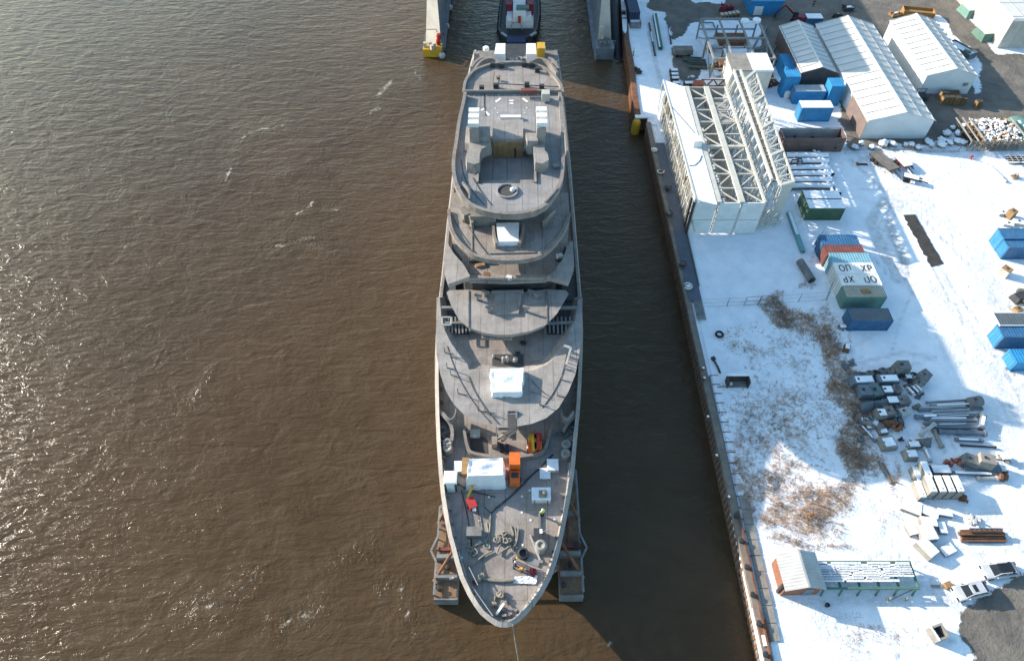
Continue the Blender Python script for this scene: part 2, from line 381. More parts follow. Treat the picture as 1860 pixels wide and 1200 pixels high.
TRACKS = [([(1665, 505), (1647, 506), (1630, 500), (1615, 488), (1603, 472), (1596, 452), (1595, 430), (1598, 409), (1607, 390), (1620, 376), (1636, 366), (1654, 363), (1672, 365), (1688, 375), (1701, 389), (1710, 408)], 2.2, .5), ([(1663, 496), (1648, 496), (1633, 491), (1620, 481), (1610, 466), (1604, 449), (1603, 431), (1606, 413), (1614, 397), (1625, 384), (1639, 376), (1654, 373), (1669, 375), (1683, 383), (1695, 395), (1702, 411)], 2.2, .5), ([(1662, 487), (1649, 487), (1636, 483), (1625, 474), (1616, 462), (1611, 447), (1610, 431), (1613, 416), (1619, 402), (1629, 391), (1641, 384), (1654, 381), (1667, 383), (1679, 390), (1689, 401), (1696, 415)], 2.2, .5), ([(1666, 516), (1646, 517), (1626, 510), (1609, 496), (1595, 477), (1588, 454), (1586, 430), (1590, 405), (1600, 384), (1615, 367), (1633, 356), (1654, 352), (1674, 355), (1693, 366), (1708, 382), (1718, 404)], 2.2, .5), ([(1545, 290), (1600, 340), (1680, 400), (1760, 480), (1830, 570)], 3, .5), ([(1560, 285), (1640, 330), (1720, 410), (1790, 520)], 2.5, .4),
    ([(1690, 470), (1712, 520), (1760, 590), (1830, 680), (1860, 740)], 4, .6), ([(1700, 470), (1730, 520), (1790, 600), (1870, 690)], 4, .6), ([(1640, 380), (1600, 370), (1585, 400), (1600, 440), (1640, 500), (1660, 530)], 7, .55),
    ([(1650, 370), (1605, 360), (1575, 400), (1595, 450), (1630, 510)], 5, .45), ([(1615, 400), (1622, 430), (1640, 470), (1650, 500)], 9, .7), ([(1670, 365), (1720, 390), (1760, 450), (1780, 520)], 3, .4), ([(1730, 600), (1800, 690), (1850, 800)], 6, .4),
    ([(1760, 590), (1830, 670), (1880, 760)], 12, .45), ([(1695, 520), (1780, 620), (1860, 700)], 8, .4), ([(1610, 1080), (1628, 1130), (1635, 1200)], 2, .7), ([(1585, 900), (1600, 960), (1660, 1040), (1710, 1060)], 2, .4),
    ([(1180, 60), (1190, 110), (1215, 200)], 5, .4), ([(1345, 548), (1420, 552)], 3, .3), ([(1490, 270), (1600, 272), (1740, 275)], 3, .7), ([(1500, 620), (1600, 680), (1700, 650)], 2, .3), ([(1660, 535), (1700, 560), (1760, 550), (1830, 540)], 2, .4),
    ([(1800, 520), (1830, 540), (1860, 570)], 14, .45), ([(1725, 960), (1800, 985), (1850, 990)], 4, .25), ([(1410, 1095), (1520, 1090), (1700, 1095)], 8, .3), ([(1780, 470), (1800, 530), (1860, 600)], 30, .35), ([(1720, 620), (1790, 720), (1850, 850)], 18, .3), ([(1780, 640), (1830, 720), (1870, 780)], 20, .4), ([(1740, 300), (1800, 380), (1850, 420)], 25, .25), ([(1650, 1060), (1700, 1080), (1750, 1110)], 14, .4), ([(1560, 660), (1640, 640), (1700, 650)], 3, .4), ([(1500, 1130), (1560, 1190)], 30, .3), ([(1800, 930), (1860, 1000)], 25, .3)]
rng = np.random.default_rng(3)
def vnoise(X, Y, s, seed=0):
    r = np.random.default_rng(seed).random((257, 257)); x = X / s + 900; y = Y / s + 900
    xi = np.floor(x).astype(int); yi = np.floor(y).astype(int); fx = x - xi; fy = y - yi
    fx = fx * fx * (3 - 2 * fx); fy = fy * fy * (3 - 2 * fy); g = lambda a, b: r[a % 257, b % 257]
    return (g(xi, yi) * (1 - fx) + g(xi + 1, yi) * fx) * (1 - fy) + (g(xi, yi + 1) * (1 - fx) + g(xi + 1, yi + 1) * fx) * fy
def grass_field(X, Y):
    px, py = proj(X, Y, GZ); g = np.zeros(X.shape)
    px = px + (vnoise(X, Y, 4.0, 41) - .5) * 70; py = py + (vnoise(X, Y, 4.0, 42) - .5) * 60
    for cx, cy, rx, ry, s in GRASS:
        d = np.hypot((px - cx) / rx, (py - cy) / ry); g = np.maximum(g, s * np.clip(1.45 - d, 0, 1))
    bd = seg_dist(px, py, [(1425, 555), (1480, 610), (1530, 680), (1556, 760), (1572, 840), (1540, 895), (1480, 925), (1430, 960)])
    g = np.maximum(g, .85 * np.clip(1.5 - bd / 28, 0, 1))
    return g
def ground_attr(X, Y):
    px, py = proj(X, Y, GZ)
    rng_ = np.random.default_rng(5)
    wx = (vnoise(X, Y, 2.2, 1) - .5) * 13 + (vnoise(X, Y, .8, 2) - .5) * 6; wy = (vnoise(X, Y, 2.2, 3) - .5) * 9 + (vnoise(X, Y, .8, 4) - .5) * 5
    a = np.zeros(X.shape)
    for p in ASPH: a = np.maximum(a, inpoly(px + wx, py + wy, p).astype(float))
    for p in SNOWOVER: a = np.where(inpoly(px + wx * .6, py + wy * .6, p), 0, a)
    t = np.zeros(X.shape)
    for k in range(46):      # footprints and sledge marks across the snow
        x0, y0 = rng_.uniform(1480, 1860), rng_.uniform(300, 1180); an = rng_.uniform(-.6, 2.2); L_ = rng_.uniform(30, 140)
        q = [(x0, y0), (x0 + L_ * .5 * math.cos(an) + rng_.uniform(-8, 8), y0 + L_ * .5 * math.sin(an)), (x0 + L_ * math.cos(an), y0 + L_ * math.sin(an))]
        t = np.maximum(t, rng_.uniform(.2, .5) * np.clip(1.4 - seg_dist(px, py, q) / rng_.uniform(1.2, 3), 0, 1))
    for pts, wd, s in TRACKS: t = np.maximum(t, s * np.clip(1.4 - seg_dist(px, py, pts) / wd, 0, 1))
    for _ in range(3):
        p_ = np.pad(a, 1, mode='edge'); a = (p_[:-2, 1:-1] + p_[2:, 1:-1] + p_[1:-1, :-2] + p_[1:-1, 2:] + 2 * a) / 6
    return np.stack([grass_field(X, Y), a, t, a * 0 + 1], -1)
def ground_mat():
    m, nt, b, pos = newmat('snowy_ground')
    at_ = _n(nt, 'ShaderNodeAttribute', attribute_name='mask'); sep = _n(nt, 'ShaderNodeSeparateColor'); nt.links.new(at_.outputs['Color'], sep.inputs[0])
    snow = ramp(nt, noise(nt, pos, .35, 7, .65), [(.3, (.74, .76, .80)), (.62, (.87, .885, .91))])
    # scuffs and specks
    sp = ramp(nt, noise(nt, pos, 2.6, 8, .75), [(.62, (0, 0, 0)), (.76, (.6, .6, .6))])
    snow = mixc(nt, sp, snow, (.40, .375, .35))
    asp = ramp(nt, noise(nt, pos, .25, 8, .7, .5), [(.3, (.105, .095, .084)), (.7, (.215, .19, .162))])
    puddle = ramp(nt, noise(nt, pos, .12, 6, .65, .8), [(.58, (0, 0, 0)), (.66, (1, 1, 1))])
    asp = mixc(nt, mth(nt, 'MULTIPLY', puddle, .5), asp, (.05, .048, .046))
    # withered grass poking through
    gm = ramp(nt, mth(nt, 'ADD', mth(nt, 'MULTIPLY', sep.outputs[0], .40), noise(nt, pos, 1.5, 9, .78, .4)), [(.70, (0, 0, 0)), (.86, (1, 1, 1))])
    gcol = ramp(nt, noise(nt, pos, .6, 5), [(.35, (.13, .09, .055)), (.62, (.36, .20, .095))])
    col = mixc(nt, mth(nt, 'MULTIPLY', gm, .85), snow, gcol)
    tn = ramp(nt, noise(nt, pos, 1.1, 8, .8), [(.34, (.1, .1, .1)), (.58, (1, 1, 1))])
    col = mixc(nt, mth(nt, 'MULTIPLY', mth(nt, 'MULTIPLY', tn, sep.outputs[2]), .95), col, (.17, .15, .135))
    am = ramp(nt, mth(nt, 'ADD', mth(nt, 'MULTIPLY', sep.outputs[1], .55), mth(nt, 'MULTIPLY', noise(nt, pos, 1.1, 9, .78), .9)), [(.68, (0, 0, 0)), (.77, (1, 1, 1))])
    dust = ramp(nt, noise(nt, pos, .5, 9, .8, .5), [(.66, (0, 0, 0)), (.80, (.5, .5, .5))])
    asp = mixc(nt, dust, asp, (.5, .5, .5))
    col = mixc(nt, am, col, asp)
    nt.links.new(col, b.inputs['Base Color']); b.inputs['Roughness'].default_value = .85; b.inputs['Specular IOR Level'].default_value = .2
    bump(nt, b, mth(nt, 'ADD', mth(nt, 'ADD', noise(nt, pos, 1.5, 8, .72), mth(nt, 'MULTIPLY', noise(nt, pos, .3, 4), 1.2)), mth(nt, 'MULTIPLY', sep.outputs[2], -.6)), .85, .26)
    return m
M['ground'] = ground_mat()
gr = grid_mesh('snowy_ground', 28.0, 128.0, 12, 190, .5, GZ, ground_attr, M['ground'], lambda X, Y: (vnoise(X, Y, 3.0, 9) - .5) * .10); struct(gr)
fg = MB()
for q in ([(128, -300), (1500, -300), (1500, 1500), (128, 1500)], [(28, -300), (128, -300), (128, 12), (28, 12)], [(28, 190), (128, 190), (128, 1500), (28, 1500)]):
    fg.add([(*p, GZ) for p in q], [(0, 1, 2, 3)])
struct(fg.build('snowy_ground', 'snow'))
# quay wall along the river
EDGE0 = [(1383, 1165), (1350, 1010), (1320, 880), (1288, 740), (1275, 680), (1256, 590), (1236, 500), (1216, 410), (1200, 340), (1183, 262)]
qp = [P(x, y, GZ + .25) for x, y in EDGE0]
qx = sum(p.x for p in qp) / len(qp)
def yq(py): return P(1280, py, GZ).y

# bare dark strip where a mat lay
rr = random.Random(6); a_, b_ = (1650, 390), (1702, 484); pl = []
L0, L1, R0, R1 = P(1640, 391, GZ), P(1691, 485, GZ), P(1661, 390, GZ), P(1713, 479, GZ)
for k in range(22): p = L0.lerp(L1, k / 21); pl.append((p.x + rr.uniform(-.22, .12) + (.35 if k % 7 == 3 else 0), p.y))
for k in range(21, -1, -1): p = R0.lerp(R1, k / 21); pl.append((p.x + rr.uniform(-.08, .08), p.y))
mm = MB(); mm.prism(pl, GZ + .0, GZ + .10)
M['strip'] = pm('bare_dark_soil', (.055, .05, .047), (.03, .028, .027), 1.1, .9, 0, (.12, .115, .11), .36, .6)
struct(mm.build('bare_soil_strip', 'strip'))
# ------------------------------------------------------------------ the ship
ys = [1139, 1136, 1127, 1115, 1100, 1080, 1050, 1020, 1000, 975, 950, 900, 860, 800, 750, 700, 650, 600, 550, 500, 450, 400, 350, 300, 250, 200, 150, 110, 92]
Lx = [910, 900, 886, 872, 861, 849, 835, 826, 821, 814, 809, 801, 797, 793, 791, 790, 790, 792, 796, 802, 807, 812, 818, 823, 829, 836, 846, 856, 861]
Rx = [922, 932, 945, 957, 970, 985, 1001, 1011.5, 1017, 1022.5, 1027.5, 1037, 1043, 1048, 1053, 1056, 1058, 1059, 1057, 1053, 1049, 1045, 1041, 1037, 1032, 1027, 1021, 1016, 1013]
def hull_line(z, inset=0.0, y0=0, y1=2000):
    'rail outline (port side up, starboard side down) pulled in by inset metres'
    l = [P(x, y, z) for x, y in zip(Lx, ys) if y0 <= y <= y1]; r = [P(x, y, z) for x, y in zip(Rx, ys) if y0 <= y <= y1]
    pts = [(p.x, p.y) for p in l[::-1]] + [(p.x, p.y) for p in r]
    if not inset: return pts
    out = []; n = len(pts)
    for i in range(n):
        a = Vector(pts[max(i - 1, 0)]); b = Vector(pts[min(i + 1, n - 1)]); d = (b - a).normalized()
        nrm = Vector((-d.y, d.x)); out.append(tuple(Vector(pts[i]) + nrm * inset))
    return out
ship = thing('unfinished_yacht', 'long unfinished grey steel yacht with stacked decks lying in the brown river', 'ship', (0, 75, 0))
RZ, FD = 9.7, 8.6
rail = hull_line(RZ)
nR = len(rail)
def hull_ring(k, z, dy):
    out = []
    for x, y in rail:
        f = max(0, min(1, (y - 19) / 38)); g = max(0, min(1, (128 - y) / 14))
        kk = k + (.96 - k) * min(f, 1) ** .8
        out.append((x * kk, y + dy * (1 - f) ** 2, z))
    return out
hb = MB()
rings = [[(x, y, RZ) for x, y in rail], hull_ring(.70, 7.3, 2.6), hull_ring(.40, 4.0, 7.6), hull_ring(.30, -1.5, 10.5)]
for r in rings: hb.v += r
for i in range(3):
    for k in range(nR - 1):
        a = i * nR + k; hb.f.append((a, a + nR, a + nR + 1, a + 1)); hb.m.append(0)
    hb.f.append((i * nR, i * nR + nR - 1, (i + 1) * nR + nR - 1, (i + 1) * nR)); hb.m.append(0)
hb.build('hull', 'hull', ship, True)
# bulwark: cap band with an inner face, open at the stern
inn = hull_line(RZ, -0.48); chk = hull_line(RZ, 0.48)
if abs(chk[3][0]) < abs(rail[3][0]): inn = chk
bw = MB()
inn2 = [(x * .995, y) for x, y in inn]
V = [(x, y, RZ + .02) for x, y in rail] + [(x, y, RZ + .24) for x, y in inn] + [(x, y, FD - .05) for x, y in inn2]
bw.add(V, [(k, k + 1, nR + k + 1, nR + k) for k in range(nR - 1)] + [(nR + k, nR + k + 1, 2 * nR + k + 1, 2 * nR + k) for k in range(nR - 1)])
bw.build('bulwark', 'hull', ship, True)
dk = MB(); dk.prism([(x * .999, y) for x, y in inn], FD - .5, FD); dk.build('main_deck', 'deck', ship, True)
rb = MB()
for k in range(2, nR - 2):          # bulwark brackets
    a = Vector((*inn[k], 0)); b = Vector((*inn[k + 1], 0)); L = (b - a).length
    for j in range(max(1, int(L / 1.5))):
        p = a.lerp(b, j / max(1, int(L / 1.5))); 
        if p.y < 60: rb.box((p.x * .978, p.y + .1, FD + .4), (.5, .08, .8), math.atan2((b - a).y, (b - a).x) + math.pi / 2)
rb.build('bulwark_bracket_row', 'steel', ship, True)

def mirror(left, right): return left + right
def slab(name, pts, ztop, th, mat='shell', flare=.93, sm=1, wall_to=None, wall_k=.86, ym=0, wmat='hull'):
    pl = px2(pts, ztop)
    if sm: pl = smoothpoly(pl, sm)
    m = MB(); m.prism(shrink(pl, flare), ztop - th, ztop - .001, pl) ; o = m.build(name, mat, ship, True)
    if wall_to is not None:
        yb_ = max(p[1] for p in pl) - .4; wl = [(x, min(y + ym, yb_)) for x, y in shrink(pl, wall_k)]
        w_ = MB(); w_.prism(wl, wall_to, ztop - th - .004); w_.build('deckhouse_wall', wmat, ship, True)
    return pl
def rim(name, pts_px, z, wdt, h, mat='rimsteel', closed=False, smo=2):
    'upstanding edge along a pixel polyline'
    pl = [P(x, y, z) for x, y in pts_px]
    for _ in range(smo):
        q = [pl[0]]
        for a, b in zip(pl[:-1], pl[1:]): q += [a.lerp(b, .25), a.lerp(b, .75)]
        q.append(pl[-1]); pl = q
    m = MB(); n = len(pl); vs = []
    for i, p in enumerate(pl):
        d = (pl[min(i + 1, n - 1)] - pl[max(i - 1, 0)]).normalized(); nn = Vector((-d.y, d.x, 0)) * wdt / 2
        vs += [p - nn - Vector((0, 0, h)), p + nn - Vector((0, 0, h)), p + nn, p - nn]
    fs = []
    for i in range(n - 1):
        for k in range(4):
            fs.append((i * 4 + k, i * 4 + (k + 1) % 4, (i + 1) * 4 + (k + 1) % 4, (i + 1) * 4 + k))
    fs += [(0, 3, 2, 1), ((n - 1) * 4, (n - 1) * 4 + 1, (n - 1) * 4 + 2, (n - 1) * 4 + 3)]
    m.add(vs, fs); return m.build(name, mat, ship, True)

# side decks amidships, one storey up
T1, T1F, T2, T3, TW, T4, T5, T5F, T6 = 13.3, 11.9, 15.3, 17.4, 18.5, 22.0, 27.1, 26.4, 24.5
side = [(x + 5, y) for x, y in zip(Lx, ys) if 120 <= y <= 560][::-1] + [(x - 5, y) for x, y in zip(Rx, ys) if 120 <= y <= 560]
zs = 11.5
pl = px2(side, zs); m = MB(); m.prism(pl, FD, zs); m.build('side_deck', 'deck', ship, True)
sl_ = [(x + 4, y) for x, y in zip(Lx, ys) if 100 <= y <= 600]; sr_ = [(x - 4, y) for x, y in zip(Rx, ys) if 100 <= y <= 600]
rim('side_rail', sl_, zs + 1, .35, 1.1); rim('side_rail', sr_, zs + 1, .35, 1.1)

# tier 1: floor and swept roof shell around it
slab('terrace_floor', [(800, 520), (797, 575), (803, 640), (845, 700), (1000, 700), (1045, 640), (1054, 575), (1050, 520)], T1F, .5, 'deck', .98, 0, FD, .80)
t1 = [(793, 540), (792, 600), (793, 645), (800, 680), (810, 710), (825, 735), (845, 755), (867, 767), (900, 775), (920, 776), (940, 774), (967, 769), (992, 759), (1015, 740), (1032, 712), (1045, 680), (1052, 645), (1057, 600), (1058, 540),
    (1050, 545), (1045, 580), (1034, 604), (1018, 634), (1001, 655), (990, 664), (968, 672), (945, 676), (905, 676), (885, 673), (852, 671), (849, 661), (835, 645), (820, 624), (808, 600), (801, 572), (799, 540)]
pl = px2(t1, T1); m = MB(); m.prism([(x * .93, 39 + (y - 39) * .97 + 2.2) for x, y in pl], T1 - 1.5, T1 - .3, [(x * .985, y + .3) for x, y in pl]); m.prism([(x * .985, y + .3) for x, y in pl], T1 - .3, T1, pl); m.build('swept_roof_shell', 'shell', ship, True)
wl = [(x * .78, 39 + (y - 39) * .8 + 6.5) for x, y in px2(t1[2:17], T1)]; m = MB(); m.prism(wl, FD, T1F - .6); m.build('deckhouse_wall', 'hull', ship, True)
# lower recess ahead of the tarpaulin, T-shaped opening
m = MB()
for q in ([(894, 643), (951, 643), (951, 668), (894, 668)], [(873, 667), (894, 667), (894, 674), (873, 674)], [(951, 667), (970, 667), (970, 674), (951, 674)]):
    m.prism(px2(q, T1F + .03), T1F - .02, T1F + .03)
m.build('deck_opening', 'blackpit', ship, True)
m = MB()
for x, y, r, h in ((914, 650, .2, .9), (921, 649, .22, .9), (936, 651, .3, .5), (896, 646, .16, .4)):
    p = P(x, y, T1F + h); m.lathe([(r, 0), (r, h), (r * .6, h + .15), (0, h + .2)], (p.x, p.y, T1F + .03), 10)
m.build('vent_stub_row', 'palegrey', ship, True)
# companionway truss from tier 1 to the foredeck
m = MB()
a0, a1, b0, b1 = P(922, 746, T1 + .1), P(938, 746, T1 + .1), P(905, 779, T1 - .6), P(938, 779, T1 - .6)
m.beam(a1, b1, .22, .5); m.beam(a0, P(924, 779, T1 - .6), .18); m.beam(b0, b1, .25)
m.beam(P(902, 765, T1 - .2), P(902, 790, FD + 2), .15); m.beam(b1, P(912, 800, FD + .6), .3); m.beam(P(930, 779, T1 - .6), P(905, 797, FD + .5), .22)
for k in range(7): m.beam(a0.lerp(P(924, 779, T1 - .6), k / 6), a1.lerp(b1, k / 6), .12)
for k in range(5): m.beam(P(910 + k * 5, 786 + k * 3, FD + 2), P(938, 786 + k * 3, FD + 2), .14)
m.build('companionway', 'steel', ship, True)
m = MB(); m.prism(px2([(922, 747), (938, 747), (938, 779), (922, 779)], T1 + .05), T1 - .1, T1 + .04); m.build('stair_opening', 'blackpit', ship, True)
m = MB()
m.beam(P(1025, 628, T1 + 1), P(1037, 632, T1 + 1), .25); m.beam(P(1037, 632, T1 + 1), P(1028, 662, T1 + 1), .25); m.beam(P(1025, 628, T1 + 1), P(1025, 631, T1), .2)
for k in range(6): p = P(1037, 632, T1 + 1).lerp(P(1028, 662, T1 + 1), k / 5); m.beam(p, p - Vector((0, 0, 1)), .1)
m.build('roof_railing', 'palegrey', ship, True)
m = MB()   # thin guard posts and brackets on the shell
for x, y in ((808, 640), (812, 668), (819, 681), (832, 714), (819, 648), (1020, 690), (1026, 670), (1012, 718), (1035, 650), (965, 712), (980, 735), (881, 747), (868, 745)):
    p = P(x, y, T1); m.beam(p, p + Vector((0, 0, 1.1)), .1); m.beam(p + Vector((0, 0, .05)), p + Vector((1.0, -.2, .05)), .1)
m.build('guard_post_row', 'steel', ship, True)

# tier 2: wheelhouse visor roof
t2 = [(811, 531), (819.5, 555), (832, 578), (851, 594), (877, 604), (905, 608), (933, 607), (963, 601), (991, 590), (1012, 569), (1033, 534), (1028, 527), (993, 525), (951, 530), (895, 530), (851, 526), (816, 527)]
pl = slab('visor_roof', t2, T2, .8, 'shell', .95, 0, T1F, .70, 4.2)
m = MB(); m.prism(px2([(899, 533), (948, 533), (942, 569), (902, 569)], T2 + .35), T2, T2 + .35); m.build('roof_hatch', 'shell', ship, True)
m = MB(); m.beam(P(893, 531, T2 + .3), P(951, 530, T2 + .3), .35, .45); m.build('roof_beam', 'hull', ship, True)
for x, y in ((868, 545), (882, 538), (888, 567), (964, 537), (955, 566), (974, 543)):
    m = MB(); p = P(x, y, T2); m.beam(p, p + Vector((0, 0, .9)), .3); m.beam(p + Vector((-.4, .15, .9)), p + Vector((.5, -.15, .9)), .26); m.build('lifting_lug', 'steel', ship, True)
m = MB()
for x in (851, 993): m.beam(P(x, 527, T2 + .05), P(x, 594 if x < 900 else 589, T2 + .05), .18, .12)
m.build('roof_seam', 'steel', ship, True)
m = MB()
for k in range(13):
    x = 877 + k * 4.2; p = P(x, 605.5, T2 - .6); m.box((p.x, p.y - .2, T2 - 1.1), (.35, .6, .5))
m.build('visor_bracket_row', 'steel', ship, True)
# framed openings either side of the wheelhouse
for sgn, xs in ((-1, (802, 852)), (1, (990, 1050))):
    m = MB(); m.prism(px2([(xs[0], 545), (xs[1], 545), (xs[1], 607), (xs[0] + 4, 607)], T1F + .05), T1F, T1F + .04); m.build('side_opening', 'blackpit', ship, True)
    m = MB(); n = 9
    for k in range(n):
        x = xs[0] + (xs[1] - xs[0]) * k / (n - 1); m.beam(P(x, 576, T1F + .9), P(x + 1, 607 - abs(k - 4), T1F + .5), .22, .3)
    m.beam(P(xs[0], 587, T1F + 1.1), P(xs[1], 586, T1F + 1.1), .3); m.beam(P(xs[0], 559, T1F + 1.4), P(xs[1], 559, T1F + 1.4), .35)
    m.build('deck_framing', 'steel', ship, True)
m = MB(); m.beam(P(803, 576, T1F + 2), P(819, 576, T1F + 2), .16); m.beam(P(803, 590, T1F + 2), P(819, 590, T1F + 2), .16); m.beam(P(803, 576, T1F + 2), P(803, 590, T1F + 2), .16); m.beam(P(819, 576, T1F + 2), P(819, 590, T1F + 2), .16); m.build('hatch_frame', 'palegrey', ship, True)

# tier 3: bridge deck and its two swept wings, gap ahead of it, its shade painted into floor and wall
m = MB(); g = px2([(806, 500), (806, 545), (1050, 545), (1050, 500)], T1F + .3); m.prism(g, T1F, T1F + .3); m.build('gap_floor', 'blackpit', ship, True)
slab('bridge_deck', [(818, 400), (1034, 400), (1030, 450), (1012, 500), (992, 509), (925, 512), (853, 510), (838, 500), (822, 450)], T3, .5, 'deck', .985, 0, T1F, .95, .5, 'dark')  # front wall coloured dark to stand in for its shade
m = MB(); m.beam(P(846, 506, T3 + .1), P(1000, 505, T3 + .1), .5, .7); m.build('deck_edge_beam', 'hull', ship, True)
for w_ in ([(812, 426), (805.5, 471), (808, 499), (814, 516), (842, 506), (854, 501), (842, 480), (825, 461), (815, 445)], [(1041, 438), (1043, 485), (1033, 513), (1014, 508), (993, 502), (1007, 492), (1021, 471), (1035, 438)]):
    pl = px2(w_, TW); m = MB(); m.prism(shrink(pl, .94), TW - .9, TW - .002, pl); m.build('roof_wing', 'shell', ship, True)
    cxy = [(x, y + 2.5) for x, y in shrink(pl, .4)]; m = MB(); m.prism(cxy, zs, TW - .905); m.build('wing_pillar', 'dark', ship, True)  # pillar coloured dark to sink into the painted shade of the gap
m = MB()
for k in range(9):
    p = P(852 + (k % 3) * 9, 458 + (k // 3) * 8, T3 + .3); m.beam(p, p + Vector((1.6, .1, 0)), .35, .3)
m.build('deck_fitting_row', 'dark', ship, True)

# tier 4
t4 = [(815, 380), (817, 408), (828, 433), (851, 456), (865, 464), (891, 469.5), (923, 471.5), (961, 468.5), (989, 459), (1010, 438), (1028, 412), (1034, 385), (1032, 350), (825, 350)]
slab('sun_deck', t4, T4, .9, 'deck', .965, 0, T3, .84, 5.0)
rim('sun_deck_rim', t4[:12], T4 + .45, .4, .7)
m = MB(); q = px2([(820, 372), (1030, 372), (1030, 402), (990, 403), (940, 404), (900, 404), (858, 402), (820, 402)], T4 + .02); m.prism(q, T4 - .01, T4 + .02); m.build('inner_floor', 'deck', ship, True)
rim('terrace_wall', [(843, 380), (850, 388), (857, 398), (858, 404)], T4 + 1.2, .3, 1.2); rim('terrace_wall', [(1008, 378), (998, 388), (989, 398), (988, 402)], T4 + 1.2, .3, 1.2)
m = MB(); m.prism(px2([(901.5, 405), (943, 404), (942, 438), (904, 439)], T4 + .8), T4, T4 + .8); sk = m.build('skylight_cover', 'tarp', ship, True)
rim('skylight_coaming', [(896, 406), (897, 425), (902, 442)], T4 + .9, .35, .9); rim('skylight_coaming', [(951, 405), (949, 425), (943, 441)], T4 + .9, .35, .9)
m = MB(); m.box(tuple(P(878, 396, T4 + .9)), (3.2, 1.2, 1.6)); m.box(tuple(P(852, 386, T4 + .7)), (2.2, 1.6, 1.2), .5); m.build('deck_locker_row', 'conc_dark', ship, True)
m = MB(); m.beam(P(857, 404, T4 + .06), P(857, 459, T4 + .06), .16, .1); m.beam(P(988, 403, T4 + .06), P(988, 457, T4 + .06), .16, .1)
m.beam(P(889, 460, T4 + .1), P(972, 458, T4 + .1), .12); m.beam(P(920, 440, T4 + .05), P(920, 461, T4 + .05), .1); m.build('deck_seam', 'hull', ship, True)

# tier 5: top terrace with a sunken well
t5 = [(845, 167), (840, 193), (833.6, 219), (828.5, 258), (823, 291), (824.6, 322), (835, 348), (848, 366), (871, 378), (905, 386), (941, 386.5), (972, 381), (992.6, 370), (1010.6, 347), (1021, 322), (1023, 291), (1022, 245), (1020, 210), (1018, 175), (1017, 167)]
pl = px2(t5, T5F); 
well = px2([(872, 271), (969, 271), (969, 331), (872, 333)], T5F)
wx0, wx1 = min(p[0] for p in well), max(p[0] for p in well); wy0, wy1 = min(p[1] for p in well), max(p[1] for p in well) + .42
# terrace in four pieces round the well so that the well is a real recess
bmx = bmesh.new()
vs = [bmx.verts.new((x, y, T5F)) for x, y in pl]; bmx.faces.new(vs)
for co, no in (((wx0, 0, 0), (1, 0, 0)), ((wx1, 0, 0), (1, 0, 0)), ((0, wy0, 0), (0, 1, 0)), ((0, wy1, 0), (0, 1, 0))):
    bmesh.ops.bisect_plane(bmx, geom=bmx.verts[:] + bmx.edges[:] + bmx.faces[:], plane_co=co, plane_no=no)
hole = [f for f in bmx.faces if wx0 < f.calc_center_median().x < wx1 and wy0 < f.calc_center_median().y < wy1]
bmesh.ops.delete(bmx, geom=hole, context='FACES')
ex = bmesh.ops.extrude_face_region(bmx, geom=bmx.faces[:]); bmesh.ops.translate(bmx, verts=[v for v in ex['geom'] if isinstance(v, bmesh.types.BMVert)], vec=(0, 0, -.7))
bmesh.ops.recalc_face_normals(bmx, faces=bmx.faces[:])
o_ = MB(); bmx.verts.index_update(); o_.add([v.co.copy() for v in bmx.verts], [tuple(v.index for v in f.verts) for f in bmx.faces]); bmx.free()
o_.build('top_terrace', 'tdeck', ship, True)
m = MB(); m.bx(wx0 - .1, wx1 + .1, wy0 - .1, wy1 + .1, T5F - 1.9, T5F - 1.6); m.build('well_floor', 'tdeck', ship, True)
m = MB(); m.bx(wx0 - .25, wx0, wy0, wy1, T5F - 1.8, T5F + .25); m.bx(wx1, wx1 + .25, wy0, wy1, T5F - 1.8, T5F + .25); m.bx(wx0 - .25, wx1 + .25, wy0 - .12, wy0, T5F - 1.8, T5F - .01); m.build('well_lining', 'hull', ship, True)
rim('terrace_rim', t5, T5, .45, .8, smo=1)
wl = shrink(pl, .80); m = MB(); m.prism([(x, y + 2.0) for x, y in shrink(pl, .88)], T4 + .03, T5F - 1.95); m.build('deckhouse_wall', 'hull', ship, True); m = MB(); m.prism([(x, y + 4.0) for x, y in shrink(pl, .9)], zs, T4 - .95); m.build('deckhouse_wall', 'hull', ship, True)
m = MB(); m.prism(shrink(px2(t5[5:15], T5 - .9), 1.0), T5F - 1.3, T5F - .705, px2(t5[5:15], T5F - .3)); m.build('terrace_fascia', 'hull', ship, True)
p = P(921, 348, T5F); m = MB(); m.lathe([(1.35, 0), (1.35, .25), (1.15, .25), (1.12, .03), (0, .02)], (p.x, p.y, T5F), 28); m.build('tub_coaming', 'tdeck', ship, True)
m = MB(); m.lathe([(1.1, .06), (.9, .09), (0, .1)], (p.x, p.y, T5F), 24); m.build('tub_floor', 'blackpit', ship, True)
m = MB(); m.lathe([(.3, 0), (.34, .3), (.2, .5), (0, .55)], tuple(P(931, 347, T5F)), 10); m.build('tub_cover', 'white', ship, True)  # white knob stands in for the sunlit spot on the tub wall
# inner walkway ledges of the terrace
rim('inner_step', [(840, 330), (853, 345), (852, 360)], T5F + .9, .2, .9); rim('inner_step', [(1013, 340), (1000, 355), (990, 366)], T5F + .9, .2, .9)
